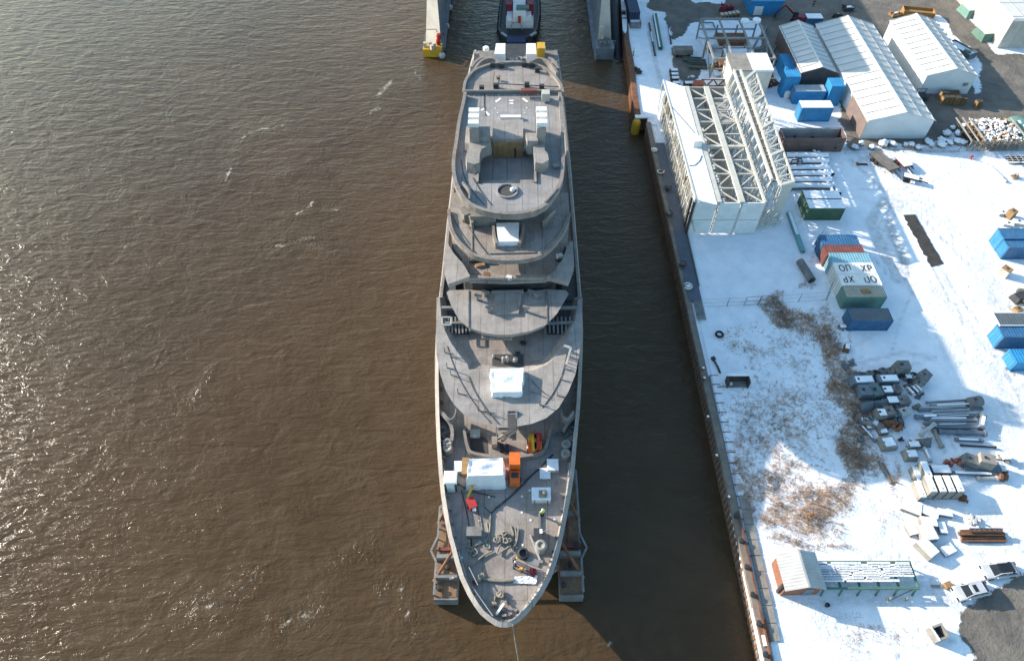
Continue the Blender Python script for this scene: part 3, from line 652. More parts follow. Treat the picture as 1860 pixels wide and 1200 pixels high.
# house, arch arms and funnels
HZ = 27.8
m = MB(); m.prism(px2([(896, 218), (950, 217), (950, 252), (894, 252)], HZ), T5F - 1.62, HZ); m.build('mast_house', 'shell', ship, True)
m = MB(); h0 = P(894, 252, HZ); h1 = P(950, 252, HZ); hy = min(h0.y, h1.y)
m.bx(h0.x + .1, h1.x - .1, hy - .08, hy - .01, T5F - 1.5, HZ - .5); m.build('timber_screen', 'wood', ship, True)
m = MB()
for f in (.22, .42, .64, .82): m.bx(h0.x + (h1.x - h0.x) * f - .12, h0.x + (h1.x - h0.x) * f + .12, hy - .2, hy - .09, T5F - 1.5, HZ - 1.0)
m.build('screen_post_row', 'wood', ship, True)
m = MB(); m.bx(h0.x + (h1.x - h0.x) * .72, h0.x + (h1.x - h0.x) * .78, hy - .14, hy - .085, T5F - 1.5, HZ - 1.4); m.build('screen_gap', 'dark', ship, True)
arms = [[(846, 228), (853, 226), (856, 250), (893, 254), (893, 263), (876, 270), (872, 280), (871, 297), (862, 300), (847, 296), (845, 286), (852, 262), (843, 258)],
        [(952, 252), (968, 260), (970, 283), (972, 296), (985, 299), (998, 291), (996, 280), (990, 272), (990, 250), (976, 240), (954, 240)]]
for a in arms:
    pl2 = px2(a, 27.9); m = MB(); m.prism(pl2, T5F, 27.9, shrink(pl2, .95)); m.build('arch_arm', 'hull', ship, True)
for pts in ([(858, 230), (890, 230), (890, 250), (858, 250)], [(955, 246), (977, 246), (977, 256), (958, 256)]):
    m = MB(); m.prism(px2(pts, 28.5), T5F, 28.5); m.build('arch_block', 'shell', ship, True)
m = MB(); m.beam(P(938, 165, T5F + .3), P(938, 165, T5F + .31), .01)
for sgn, (xa, xb, y0_, y1_) in enumerate(((853, 868, 201, 234), (976, 991, 199, 233))):
    fz = 29.9; q = px2([(xa, y0_), (xb, y0_), (xb + 1, y1_), (xa - .5, y1_)], fz); m = MB(); m.prism(shrink(q, 1.08), T5F, fz, q); fo = m.build('funnel', 'hull', ship, True)
    c0 = Vector((sum(p[0] for p in q) / 4, max(p[1] for p in q))); c1 = min(p[1] for p in q)
    for k in range(3):
        m = MB(); yy = c0.y - (c0.y - c1) * (k + .5) / 3; m.box((c0.x, yy, fz + .3), (1.35, (c0.y - c1) / 3 * .62, .6)); m.build('exhaust_cover', 'white', fo, True)
m = MB()      # helideck style marks
def dab(x, y, dx, dy, wd): m.beam(P(x - dx / 2, y - dy / 2, T5F + .02), P(x + dx / 2, y + dy / 2, T5F + .02), wd, .02)
for x, y, dx, dy in ((929, 183, 8, 0), (929, 188, 7, 0), (905, 182, 9, -7), (954, 182, 9, 7), (877, 199, 6, -3), (885, 206, 8, 8)): dab(x, y, dx, dy, .35)
for x, y in ((861, 175), (884, 174), (906, 172), (935, 172), (958, 173), (977, 172), (899, 197), (904, 205), (957, 196), (953, 205)): dab(x, y, 2, 0, .25)
m.build('deck_marking', 'white', ship, True)
m = MB(); m.beam(P(909, 213, T5F + .25), P(946, 213, T5F + .25), .5, .4); m.build('sill_cover', 'tarp', ship, True)
# aft curve of the top deck
t6 = [(842, 167), (844, 149.5), (849, 139), (857, 130), (867, 124), (879, 119), (893, 115), (909, 113), (935, 111), (961, 113), (983, 119), (995, 126), (1004, 134), (1013, 144), (1019.5, 154), (1022, 167)]
slab('aft_terrace', t6, T5F - .25, .8, 'deck', .97, 0, zs, .85)
rim('aft_rim', t6, T5F + .2, .4, .7, smo=1)
m = MB(); m.beam(P(842, 167, T5F + .3), P(1020, 166, T5F + .3), .28, .5); m.build('cross_beam', 'conc_dark', ship, True)
m = MB(); m.beam(P(946, 165.5, T5F + .8), P(975, 165, T5F + .8), .7, .5); m.build('red_girder', 'oxide', ship, True)
m = MB(); m.beam(P(905, 152, T5F + .3), P(1015, 158, T5F + .35), .1); m.build('deck_hose', 'dark', ship, True)
m = MB()
for x, y in ((875, 160), (901, 156), (957, 154), (984, 158), (952, 117), (966, 118), (895, 118), (911, 119), (976, 127)):
    m.box(tuple(P(x, y, T5F + .1)), (.7, .5, .7))
m.build('mooring_chock_row', 'dark', ship, True)
m = MB(); m.box(tuple(P(991, 174, T5F + .8)), (1.1, 1.1, 1.2)); m.build('winch_box', 'cream', ship, True)
# stern: lower mooring deck, ring coamings
m = MB(); m.prism(px2([(866, 92), (862, 125), (1016, 125), (1012, 92)], 11.5), FD, 11.5); m.build('mooring_deck', 'conc_dark', ship, True)
m = MB(); m.prism(px2([(912, 80), (956, 80), (957, 110), (909, 110)], 11.52), 11.45, 11.53); m.build('stern_well', 'dark', ship, True)
for a in ([(858, 130), (870, 112), (885, 104), (900, 106), (907, 112)], [(963, 112), (975, 104), (990, 107), (1003, 117), (1012, 132)], [(856, 122), (866, 108), (880, 103)], [(1014, 124), (1006, 108), (996, 104)]):
    rim('stern_coaming', a, 15, .45, 3.0)
m = MB()
for k in range(12):
    x = 866 + (k % 6) * 8 + (62 if k >= 6 else 0); p = P(x + (k * 37 % 5), 100 + (k * 53 % 18), 12.2); m.box(tuple(p), (1.0, .8, 1.0), k)
m.build('mooring_gear', 'steel', ship, True)
for x0_, x1_ in ((901, 918), (956, 973)):
    m = MB(); q = px2([(x0_, 79), (x1_, 79), (x1_ + (1 if x0_ > 930 else -1), 98), (x0_ - (3 if x0_ < 930 else 0), 98)], 15.0); m.prism(q, 11.5, 15.0, q); m.build('covered_winch', 'tarp', ship, True)
m = MB(); m.prism(px2([(975, 77), (990, 77), (990, 88), (975, 88)], 13.6), 11.5, 13.6); m.build('crane_pedestal', 'yellow', ship, True)
m = MB(); m.lathe([(.6, 0), (.6, .5), (.5, .6), (0, .65)], tuple(P(985, 90, 12.6)), 12); m.lathe([(.6, 0), (.6, .5), (.5, .6), (0, .65)], tuple(P(883, 91, 12.6)), 12); m.build('reel_cover_pair', 'white', ship, True)

# foredeck fittings that belong to the hull
WB = FD + .9
rim('well_coaming', [(843, 778), (845, 795), (850, 815), (857, 822), (885, 827), (920, 829), (955, 827), (985, 822), (992, 810), (997, 795), (1000, 778)], WB, .35, .9)
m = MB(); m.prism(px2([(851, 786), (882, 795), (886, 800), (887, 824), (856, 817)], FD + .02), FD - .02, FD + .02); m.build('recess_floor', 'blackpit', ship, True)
m = MB(); m.prism(px2([(893, 792), (903, 792), (903, 806), (893, 806)], FD + 1.2), FD, FD + 1.2); m.build('vent_box', 'deck', ship, True)
m = MB()
for x in (911, 921): m.prism(px2([(x - 3, 805), (x + 3, 806), (x + 3, 818), (x - 3, 818)], FD + .5), FD, FD + .5)
m.build('hatch_pair', 'navy', ship, True)
rim('deck_ledge', [(795, 742), (806, 755), (818, 766), (822, 785), (820, 800)], FD + 1.2, .4, 1.2); rim('deck_ledge', [(1050, 745), (1042, 757), (1030, 768), (1024, 780)], FD + 1.2, .4, 1.2)
rim('side_screen', [(828, 742), (827, 752), (818, 764), (805, 748)], FD + 2.2, .15, 1.4, 'steel'); rim('side_screen', [(1020, 742), (1020, 752), (1030, 762), (1042, 745)], FD + 2.2, .15, 1.4, 'steel')
def bollard(x, y, r=.42, h=1.5, nm='capstan'):
    p = at(x, y, h, FD); m = MB(); m.lathe([(r * 1.15, 0), (r * 1.15, .25), (r * .75, .4), (r * .7, h * .6), (r * 1.2, h * .75), (r * 1.25, h * .92), (r * .95, h), (r * .6, h), (r * .55, h - .12), (0, h - .12)], tuple(p), 16)
    return m.build(nm, 'concrete', ship, True, True)
for x, y in ((813, 803), (813, 812), (1029, 805), (1028, 822)): bollard(x, y, .5, 1.1, 'mooring_bollard')
bollard(983, 989, .52, 1.5)
m = MB()
for x, y in ((815, 790), (808, 793), (1026, 783), (1033, 780), (1020, 787)):
    p = at(x, y, .4, FD)
    for k in range(5): m.path([p + Vector((.5 * math.cos(a * .7 + k) * (1 + .2 * k), .5 * math.sin(a * .7 + k), .1 + .05 * k)) for a in range(9)], .06)
m.build('cable_coil', 'steel', ship, True)
m = MB()
for a, b in (((803, 920), (818, 985)), ((833, 1000), (848, 1052)), ((852, 1030), (868, 1062)), ((1018, 965), (1004, 1010)), ((1035, 840), (1022, 940)), ((1042, 845), (1037, 880)), ((980, 1060), (940, 1118)), ((806, 850), (812, 885)), ((858, 1065), (895, 1118))):
    A = P(*a, FD + 1.05); B = P(*b, FD + 1.05); m.beam(A, B, .07)
    for k in range(8): p = A.lerp(B, k / 7); m.beam(p, p - Vector((0, 0, 1.05)), .05)
m.build('guard_rail', 'palegrey', ship, True)
m = MB()
for x, y in ((888, 902), (950, 877), (948, 901), (948, 930), (962, 890), (964, 944), (1007, 943), (871, 945), (949, 989), (872, 984), (885, 989), (1003, 842), (893, 1119), (938, 1119), (903, 838), (958, 812), (839, 1012)):
    p = P(x, y, FD + .04); m.lathe([(.14, 0), (.14, .04), (0, .045)], (p.x, p.y, FD), 8)
m.build('tie_down_socket_row', 'white', ship, True)
m = MB()
for x, y in ((911, 1108), (925, 1115), (935, 1108), (915, 1118), (905, 1100), (997, 1030), (1000, 1040), (1005, 1036), (820, 1050)):
    p = P(x, y, FD + .2); m.box(tuple(p), (.4, .22, .4), x * .1); m.lathe([(.1, -.2), (.1, .2), (.14, .25), (0, .3)], (p.x + .24, p.y, p.z), 8)
m.build('fairlead_row', 'steel', ship, True)
# ------------------------------------------------------------------ things lying about on the ship
def tent(name, label, px_pts, zt, zb, flare, cat='tarpaulin', sag=.08, base=None):
    q = px2(px_pts, zt); t = thing(name, label, cat, (*Vector(q[0]).lerp(Vector(q[2]), .5), zb))
    a, b, c, d = [Vector((*p, 0)) for p in q]; n = 10; m = MB()
    def f(u, v):
        p = a.lerp(b, u).lerp(d.lerp(c, u), v); e = min(u, 1 - u, v, 1 - v)
        s = sag * (math.sin(u * 9 + v * 3) * .5 + .5) * (1 if e > .05 else 0)
        return (p.x, p.y, zt - s + .05 * math.sin(v * 14 + u * 5) * (e > .05))
    m.grid(f, n, n)
    rim_ = [f(i / n, 0) for i in range(n)] + [f(1, i / n) for i in range(n)] + [f(1 - i / n, 1) for i in range(n)] + [f(0, 1 - i / n) for i in range(n)]
    cen = (a + b + c + d) / 4; lo = []
    rr = random.Random(len(name))
    for i, p in enumerate(rim_):
        k = flare * (1 + .05 * rr.uniform(-1, 1)); lo.append((cen.x + (p[0] - cen.x) * k, cen.y + (p[1] - cen.y) * k, zb + .02))
    N = len(rim_); m.add(rim_ + lo, [(i, (i + 1) % N, N + (i + 1) % N, N + i) for i in range(N)])
    m.build('tarpaulin_sheet', 'tarp', t, True); return t, cen
t, c = tent('covered_deck_hatch', 'white tarpaulin tent over a hatch on the broad swept roof, with a lower front flap', [(891, 669), (951, 668), (947, 711), (895, 712)], T1 + 1.0, T1, 1.07)
m = MB(); m.box((c.x, c.y, T1 + .35), (2.6, 2.0, .65)); m.build('hatch_box', 'steel', t, True)
t, c = tent('covered_deck_cargo', 'large rumpled white tarpaulin shelter on the foredeck beside an orange machine', [(852, 833), (913, 831), (914, 862), (849, 864)], FD + 3.3, FD, 1.17, sag=.16)
m = MB(); m.box((c.x, c.y + .3, FD + 1.1), (3.2, 1.3, 2.1)); m.build('cargo_frame', 'wood', t, True)
# orange machine
t = thing('generator', 'orange wheeled generator with a tall hood next to the white tarpaulin shelter', 'generator', at(935, 842, 2, FD))
p = at(935, 836, 2, FD)
m = MB(); m.box((p.x, p.y + .1, FD + 1.3), (1.3, 1.7, 2.1), 0, .94); m.build('hood', 'orange', t, True)
m = MB(); m.box((p.x, p.y - 1.7, FD + .8), (1.2, 1.5, 1.0)); m.build('engine_bay', 'orange', t, True)
m = MB(); m.box((p.x, p.y - 1.5, FD + 1.36), (.8, .6, .12)); m.build('radiator_grille', 'dark', t, True)
for sx in (-.62, .62):
    m = MB(); m.tube((p.x + sx - .1, p.y - 1.6, FD + .3), (p.x + sx + .1, p.y - 1.6, FD + .3), .3, 12); m.build('wheel', 'tyre', t, True)
def lift(x, y, label, c2):
    t = thing('boom_lift', label, 'lift', at(x, y, 1, FD)); p = at(x, y, 1, FD)
    m = MB(); m.box((p.x, p.y, FD + .65), (1.1, 1.7, .7), 0, .9); m.build('chassis', 'orange', t, True)
    m = MB(); m.box((p.x, p.y + .6, FD + 1.35), (.9, .7, .7)); m.build('turret', c2, t, True)
    m = MB(); m.beam((p.x, p.y + .5, FD + 1.9), (p.x + .1, p.y - 1.2, FD + 1.4), .3); m.build('boom', c2, t, True)
    for sx in (-.5, .5):
        for sy in (-.6, .6):
            m = MB(); m.tube((p.x + sx - .12, p.y + sy, FD + .3), (p.x + sx + .12, p.y + sy, FD + .3), .3, 10); m.build('wheel', 'tyre', t, True)
lift(967, 806, 'small orange and yellow lift parked in the shade under the swept roof', 'yellow')
lift(977, 804, 'small red and orange lift right beside the yellow one in the shade', 'red')
# boxes on deck
def crate(x, y, d, label, mat, name='equipment_box', cat='box', base=FD, rz=0, lid=None, zb=None):
    p = at(x, y, d[2], base); t = thing(name, label, cat, p, rz)
    m = MB(); m.box((0, 0, d[2] * .46), (d[0], d[1], d[2] * .92)); m.build('body', mat, t)
    m = MB(); m.box((0, 0, d[2] * .95), (d[0] * 1.04, d[1] * 1.04, d[2] * .1)); m.build('lid', lid or mat, t)
    m = MB()
    for sx in (-.35, .35): m.box((sx * d[0], -d[1] * .51, d[2] * .5), (.12, .06, d[2] * .8))
    m.build('strap_pair', 'steel', t); return t
crate(983, 896, (2.1, 1.5, .9), 'white topped box with a yellow item on it in the shadow on the foredeck', 'white', lid='tarp')
p = at(986, 897, .95, FD); m = MB(); m.box((p.x, p.y, FD + 1.05), (.9, .8, .2)); m.lathe([(.2, 0), (.22, .25), (0, .3)], (p.x + .1, p.y, FD + 1.1), 8); tag(m.build('cargo_sling', 'rope', None), 'tan sling coiled on top of the white foredeck box', 'sling')
crate(1004, 843, (1.3, 1.4, .6), 'small flat white box near the right-hand mooring bollards', 'white', lid='tarp')
crate(990, 859, (1.2, 1.3, .3), 'flat white panel lying at the edge of the big deck shadow', 'tarp')
crate(835, 846, (1.3, 1.3, .7), 'small white chest left of the tarpaulin shelter', 'white', lid='tarp')
crate(846, 845, (.9, 2.0, .9), 'tan wooden crate squeezed against the tarpaulin shelter', 'wood', 'timber_crate', 'crate')
crate(861, 964, (1.6, 1.0, .9), 'grey brown steel chest standing alone on the foredeck', 'conc_dark', 'steel_chest', 'chest')
crate(918, 876, (.7, .7, .5), 'small dark box at the corner of the tarpaulin shelter', 'steel')
crate(863, 786, (1.2, 1.0, .5), 'low grey white locker under the swept roof edge', 'palegrey')
t = thing('portable_toilet', 'white cabin with dark green sides by the left-hand bulwark', 'cabin', at(818, 866, 2.3, FD))
p = at(818, 862, 2.3, FD); 
m = MB(); m.box((0, 0, 1.1), (1.35, 1.5, 2.2)); m.build('cabin_shell', 'green', t); m = MB(); m.box((0, 0, 2.27), (1.5, 1.65, .14), 0, .8); m.build('roof', 'tarp', t); m = MB(); m.box((0, -.78, 1.05), (.9, .06, 2.0)); m.build('door', 'white', t)
crate(937, 869, (.9, .6, .6), 'small teal drum crate behind the orange generator', 'teal'); crate(938, 875, (.8, .7, .6), 'small yellow box in front of the teal crate', 'yellow')
# ropes
def rope(name, label, lines, r=.1, base=FD, mat='rope', cat='rope'):
    m = MB()
    for k_, ln in enumerate(lines):
        pl = [P(x, y, base + r + .05 * (k_ % 7) + .035 * ((j_ * 7) % 5) * (len(ln) > 9)) for j_, (x, y) in enumerate(ln)]
        for _ in range(2):
            q = [pl[0]]
            for a, b in zip(pl[:-1], pl[1:]): q += [a.lerp(b, .25), a.lerp(b, .75)]
            q.append(pl[-1]); pl = q
        m.path(pl, r)
    return tag(m.build(name, mat, None, smooth=True), label, cat)
def coil(cx, cy, n, rad, seed, base=FD, turns=2.2):
    rr = random.Random(seed); out = []
    for k in range(n):
        a0 = rr.uniform(0, 6.28); x = cx + rr.uniform(-1, 1) * rad; y = cy + rr.uniform(-1, 1) * rad * .8; r0 = rr.uniform(.45, 1) * rad
        out.append([(x + r0 * math.cos(a0 + t_ * .55) * (1 - t_ * .02), y + .8 * r0 * math.sin(a0 + t_ * .55) * (1 - t_ * .015)) for t_ in range(int(turns * 11))])
    return out
rope('rope_pile', 'large tangled pile of tan mooring rope in the middle of the foredeck', coil(918, 975, 9, 9, 1) + coil(905, 978, 5, 7, 2) + [[(928, 955), (934, 970), (930, 985), (940, 995)], [(936, 957), (939, 975), (934, 990), (930, 1000)], [(942, 957), (940, 980), (935, 992)], [(915, 965), (925, 985), (930, 1000), (938, 1005)], [(912, 985), (905, 995), (903, 1005)], [(925, 992), (913, 1000), (905, 1006)]], .09)
rope('rope_line', 'thick tan mooring rope snaking along the left side of the foredeck', [[(884, 950), (888, 965), (884, 985), (876, 992), (892, 998), (888, 985), (890, 960), (890, 935)], [(851, 997), (865, 989), (880, 984), (890, 970), (891, 932)], [(850, 1030), (870, 1015), (880, 1007), (895, 1000)], [(862, 995), (870, 1003), (858, 1010)]], .1)
rope('rope_pile', 'small tangle of rope by the left guard rail, left of the tan rope', coil(860, 1000, 4, 6, 4) + coil(846, 986, 2, 5, 5), .06)
rope('rope_pile', 'round coil of grey rope close to the bow tip', coil(908, 1078, 8, 6, 6) + [[(900, 1082), (897, 1095), (901, 1103)], [(912, 1085), (920, 1090), (925, 1098)]] + coil(897, 1098, 4, 4, 7), .1)
rope('rope_line', 'pale flattened fire hose rope lying across the bow', [[(868, 1046), (880, 1048), (895, 1052), (915, 1053), (932, 1051)], [(869, 1049), (882, 1051), (897, 1055), (917, 1055), (934, 1053)]] + coil(872, 1048, 3, 5, 8), .16)
m = MB(); pts = px2([(934, 1046), (977, 1044), (974, 1060), (932, 1058)], FD + .2); a, b, c, d = [Vector((*p, 0)) for p in pts]
m.grid(lambda u, v: (*a.lerp(b, u).lerp(d.lerp(c, u), v)[:2], FD + .12 + .10 * abs(math.sin(u * 9 + v * 5 + 2 * math.sin(v * 7)) * math.cos(v * 6 + u * 11 + math.sin(u * 13)))), 24, 10); tag(m.build('folded_sheet', 'tarp'), 'crumpled pale blue white sheet on the deck beside the crew', 'sheet')
rope('rope_line', 'magenta red rope heap beside the crew in orange', coil(968, 1040, 4, 6, 9) + [[(955, 1035), (975, 1042)]], .1, mat='maroon')
rope('rope_line', 'red rope end near the left guard rail', coil(862, 1057, 3, 2.5, 10), .1, mat='maroon')
rope('air_hose', 'dark hose running across the foredeck past the shelter', [[(889, 950), (889, 932), (910, 915), (935, 895), (960, 868), (985, 845), (1004, 825)]], .1, mat='dark', cat='hose')
m = MB(); A_, B_ = P(931, 1134, 9.9), P(952, 1255, -.3); m.path([A_.lerp(B_, k / 10) - Vector((0, 0, .5 * math.sin(math.pi * k / 10))) for k in range(11)], .07)
tag(m.build('mooring_line', 'rope'), 'single taut mooring line leading from the bow tip down to the water', 'rope')
rope('cable', 'black power cables lying on the foredeck near the left side', [[(838, 890), (848, 930), (856, 975), (858, 1012)], [(820, 870), (850, 890), (900, 902)], [(866, 912), (870, 940), (873, 960)], [(880, 920), (890, 930)]], .05, mat='dark', cat='cable')
for nm, z_, ls, lab in (('cable', T1, [[(812, 628), (822, 660), (840, 700), (868, 742), (892, 768)], [(850, 682), (862, 712), (884, 745), (906, 770)]], 'thin dark strands drawn as wire shadows on the left side of the broad swept roof'),  # dark strands laid where wires throw shadow lines on the roof
        ('cable', T1, [[(1030, 640), (1022, 680), (1005, 715), (985, 740)], [(965, 690), (985, 712), (1003, 722)]], 'thin dark cable over the right side of the broad swept roof'),
        ('cable', T4, [[(822, 392), (836, 420), (850, 440), (866, 462)], [(850, 410), (868, 440), (886, 462)]], 'dark cables on the left half of the deck behind the lens shaped roof'),
        ('cable', T5F, [[(838, 290), (842, 320), (856, 345), (880, 372)], [(858, 322), (874, 350), (892, 372)]], 'dark cables lying on the top terrace left of the round tub'),
        ('cable', T5F, [[(880, 170), (879, 190), (882, 210)], [(898, 130), (895, 150), (897, 165)]], 'thin cable trailing over the aft end of the top deck')):
    rope(nm, lab, ls, .045, z_, 'dark', 'cable')
rr = random.Random(77)
for k, (x, y, z_, d, mt, lab) in enumerate(((872, 480, T3, (1.2, .5, .3), 'wood', 'short timber planks on the shaded deck strip, left end'), (884, 497, T3, (.8, .6, .5), 'rust', 'rusty tool crate on the deck strip behind the lens roof'), (925, 502, T3, (.7, .5, .5), 'white', 'white bucket shaped box at the middle of the deck strip'), (1017, 463, T3, (.8, .6, .6), 'white', 'white gas bottle crate by the right swept wing'), (950, 622, T1F, (.7, .5, .3), 'dark', 'small dark box on the terrace in the shade of the lens roof'), (940, 640, T1F, (.6, .3, .25), 'dark', 'small dark tool on the terrace near the deck opening'),
        (1003, 160, T5F, (1.0, .5, .4), 'steel', 'small steel box at the right of the aft terrace'), (905, 140, T5F, (.5, .4, .3), 'rust', 'small rusty box in the middle of the aft terrace'), (870, 260, T5F, (.5, .4, .5), 'conc_dark', 'small brown box beside the left funnel base'), (1010, 300, T5F, (.8, .5, .4), 'steel', 'steel box on the right side of the top terrace'), (848, 395, T4, (1.0, .8, .5), 'wood', 'timber stack on the left side of the deck below the top terrace'))):
    crate(x, y, d, lab, mt, 'deck_crate', 'crate', z_, rr.uniform(-.5, .5))
# winches and tools
t = thing('hydraulic_unit', 'black and white hydraulic power unit near the right-hand rail', 'machine', at(978, 968, 1.3, FD))
m = MB(); m.box((0, 0, .55), (1.0, 1.4, 1.0)); m.build('frame', 'dark', t); m = MB(); m.box((0, -.72, .5), (.9, .06, .5)); m.box((.3, .3, 1.1), (.3, .5, .15)); m.build('panel', 'white', t); m = MB(); m.beam((.3, .2, 1.1), (1.4, .5, 1.2), .1); m.beam((.1, .7, .2), (.2, 3, .2), .18); m.build('lever', 'steel', t)
t = thing('hawse_reel', 'dark round reel with a flat grey plate beside the crew', 'reel', at(950, 1003, .6, FD))
m = MB(); m.lathe([(.62, 0), (.62, .45), (.42, .5), (.38, .2), (0, .2)], (0, 0, 0), 18); m.build('drum', 'dark', t); m = MB(); m.box((1.1, -.8, .1), (1.4, .7, .15), -.4); m.build('base_plate', 'steel', t)
t = thing('steel_bar', 'grey steel bar lying aslant in front of the big capstan', 'bar', at(968, 1000, .1, FD)); m = MB(); m.beam((-.3, 1.8, .15), (.8, -1.2, .15), .18); m.build('bar', 'palegrey', t); m = MB(); m.box((.8, -1.2, .15), (.5, .3, .2)); m.build('foot', 'steel', t)
t = thing('crane_sling_beam', 'white bent davit arm lying near the bow tip', 'davit', at(910, 1107, .5, FD)); m = MB(); m.beam((-.5, -.4, .3), (.3, .6, .6), .25); m.build('arm', 'white', t); m = MB(); m.beam((.3, .6, .6), (.5, .9, .3), .2); m.build('tip', 'cream', t)
t = thing('scissor_truck', 'red hand truck with a yellow sloping conveyor at the left side of the foredeck', 'hand truck', at(857, 905, 1, FD))
m = MB(); m.box((0, -.4, .55), (.9, 1.3, .8), .4); m.build('body', 'red', t); m = MB(); m.beam((-.5, .2, .8), (.1, 1.6, 1.3), .3, .2); m.build('conveyor', 'yellow', t); m = MB(); m.tube((-.5, -.6, .25), (.5, -.6, .25), .25, 10); m.build('axle_wheels', 'tyre', t); m = MB(); m.box((.3, -1.1, .6), (.4, .4, .4)); m.build('battery', 'white', t)

# ------------------------------------------------------------------ people
def skin_mesh(name, nodes, edges, mat, parent, lv=1):
    me = bpy.data.meshes.new(name); me.from_pydata([n[:3] for n in nodes], edges, []); me.materials.append(M[mat]); o = bpy.data.objects.new(name, me); COL.objects.link(o); o.parent = parent
    md = o.modifiers.new('skin', 'SKIN'); md.use_smooth_shade = True
    sv = me.skin_vertices[0].data
    for i, n in enumerate(nodes): r = n[3]; sv[i].radius = r if isinstance(r, tuple) else (r, r)
    sv[0].use_root = True
    s = o.modifiers.new('sub', 'SUBSURF'); s.levels = lv; s.render_levels = lv
    return o
def person(px, py, label, jacket, trousers, helmet, face, pose='stand', base=FD, h=1.78):
    p = P(px, py, base); t = thing('person', label, 'person', p, face, 'crew working on the ship' if base == FD else None); t.scale = (h / 1.78,) * 3
    lean = {'stand': 0, 'bend': .45, 'walk': .08}[pose]; st = {'stand': .05, 'bend': .12, 'walk': .28}[pose]
    def L(x, y, z): return (x, y - lean * max(0, z - .95), z - lean * .35 * max(0, z - .95))
    hip = (0, 0, .95)
    nodes = [(*hip, (.13, .11)), (*L(0, 0, 1.15), (.125, .09)), (*L(0, 0, 1.38), (.15, .1)), (*L(0, 0, 1.50), .055), (*L(0, -.02, 1.58), .06), (*L(0, -.035, 1.68), (.078, .095)), (*L(0, -.03, 1.76), .06)]
    edges = [(0, 1), (1, 2), (2, 3), (3, 4), (4, 5), (5, 6)]
    legs = {}; arms = {}
    for s in (-1, 1):
        b = len(nodes); f = st * s
        nodes += [(s * .1, 0, .86, .085), (s * .11, -f * .5 - .03, .5, .06), (s * .12, f * .2 + (-f * .6), .1, .043), (s * .13, -f * .4 - .13, .04, .035)]
        edges += [(0, b), (b, b + 1), (b + 1, b + 2), (b + 2, b + 3)]; legs[s] = b
        b = len(nodes); a = .35 if pose == 'stand' else .5
        sh = L(s * .19, 0, 1.42); el = L(s * .27, -.04 - a * .1, 1.14); wr = (el[0] - s * .04, el[1] - .2 * a * 1.6, el[2] - .2); 
        nodes += [(*sh, .058), (*el, .042), (*wr, .028), (wr[0], wr[1] - .03, wr[2] - .06, (.035, .018))]
        edges += [(2, b), (b, b + 1), (b + 1, b + 2), (b + 2, b + 3)]
        for k in range(4):
            fb = len(nodes); fx = wr[0] + (k - 1.5) * .02; ln = (.07, .08, .085, .06)[k]
            nodes += [(fx, wr[1] - .035, wr[2] - .08, .009), (fx, wr[1] - .05 - ln * .25, wr[2] - .08 - ln * .6, .008), (fx, wr[1] - .03 - ln * .1, wr[2] - .08 - ln, .007)]; edges += [(b + 3, fb), (fb, fb + 1), (fb + 1, fb + 2)]
        fb = len(nodes); nodes += [(wr[0] - s * .035, wr[1] - .05, wr[2] - .05, .01), (wr[0] - s * .045, wr[1] - .07, wr[2] - .085, .008)]; edges += [(b + 2, fb), (fb, fb + 1)]; arms[s] = (sh, el, wr)
    skin_mesh('body', nodes, edges, 'skin', t)
    jn = [(*hip, (.165, .14)), (*L(0, 0, 1.15), (.165, .13)), (*L(0, 0, 1.40), (.185, .135)), (*L(0, 0, 1.49), .08)]; je = [(0, 1), (1, 2), (2, 3)]
    for s in (-1, 1):
        b = len(jn); sh, el, wr = arms[s]; jn += [(*sh, .085), (*el, .066), (*wr, .05)]; je += [(2, b), (b, b + 1), (b + 1, b + 2)]
    skin_mesh('jacket', jn, je, jacket, t)
    tn = [(0, 0, .97, (.15, .125))]; te = []
    for s in (-1, 1):
        b = len(tn); f = legs[s]; tn += [(*nodes[f][:3], .108), (*nodes[f + 1][:3], .084), (*nodes[f + 2][:3], .07)]; te += [(0, b), (b, b + 1), (b + 1, b + 2)]
    skin_mesh('trousers', tn, te, trousers, t)
    hd = Vector(nodes[5][:3]); m = MB(); m.lathe([(.15, .0), (.125, .02), (.12, .08), (.07, .14), (0, .155)], (hd.x, hd.y, hd.z + .01), 14); m.build('helmet', helmet, t, smooth=True)
    m = MB()
    for s in (-1, 1): m.box((s * .03, hd.y - .092, hd.z - .005), (.022, .012, .012)); m.box((s * .083, hd.y, hd.z - .02), (.015, .04, .05))
    m.box((0, hd.y - .1, hd.z - .035), (.022, .03, .035)); m.box((0, hd.y - .09, hd.z - .07), (.045, .012, .01)); m.build('face', 'skin', t)
    m = MB()
    for s in (-1, 1): f = legs[s] + 2; q = nodes[f]; m.box((q[0], q[1] - .05, .05), (.1, .28, .1), 0, .8)
    m.build('boot_pair', 'dark', t)
    return t
person(985, 937, 'person in hi-vis yellow jacket and dark trousers standing near the right-hand rail', 'hivis', 'navy', 'white', R(200))
person(934, 1019, 'person in dark jacket and yellow helmet bending over the rope pile', 'navy', 'navy', 'yellow', R(60), 'bend')
person(934.5, 1030, 'person in dark overall with white and yellow helmet between two colleagues', 'navy', 'navy', 'cream', R(90), 'walk')
person(945, 1036, 'person in orange jacket and yellow helmet handling ropes', 'orange', 'navy', 'yellow', R(30), 'bend')
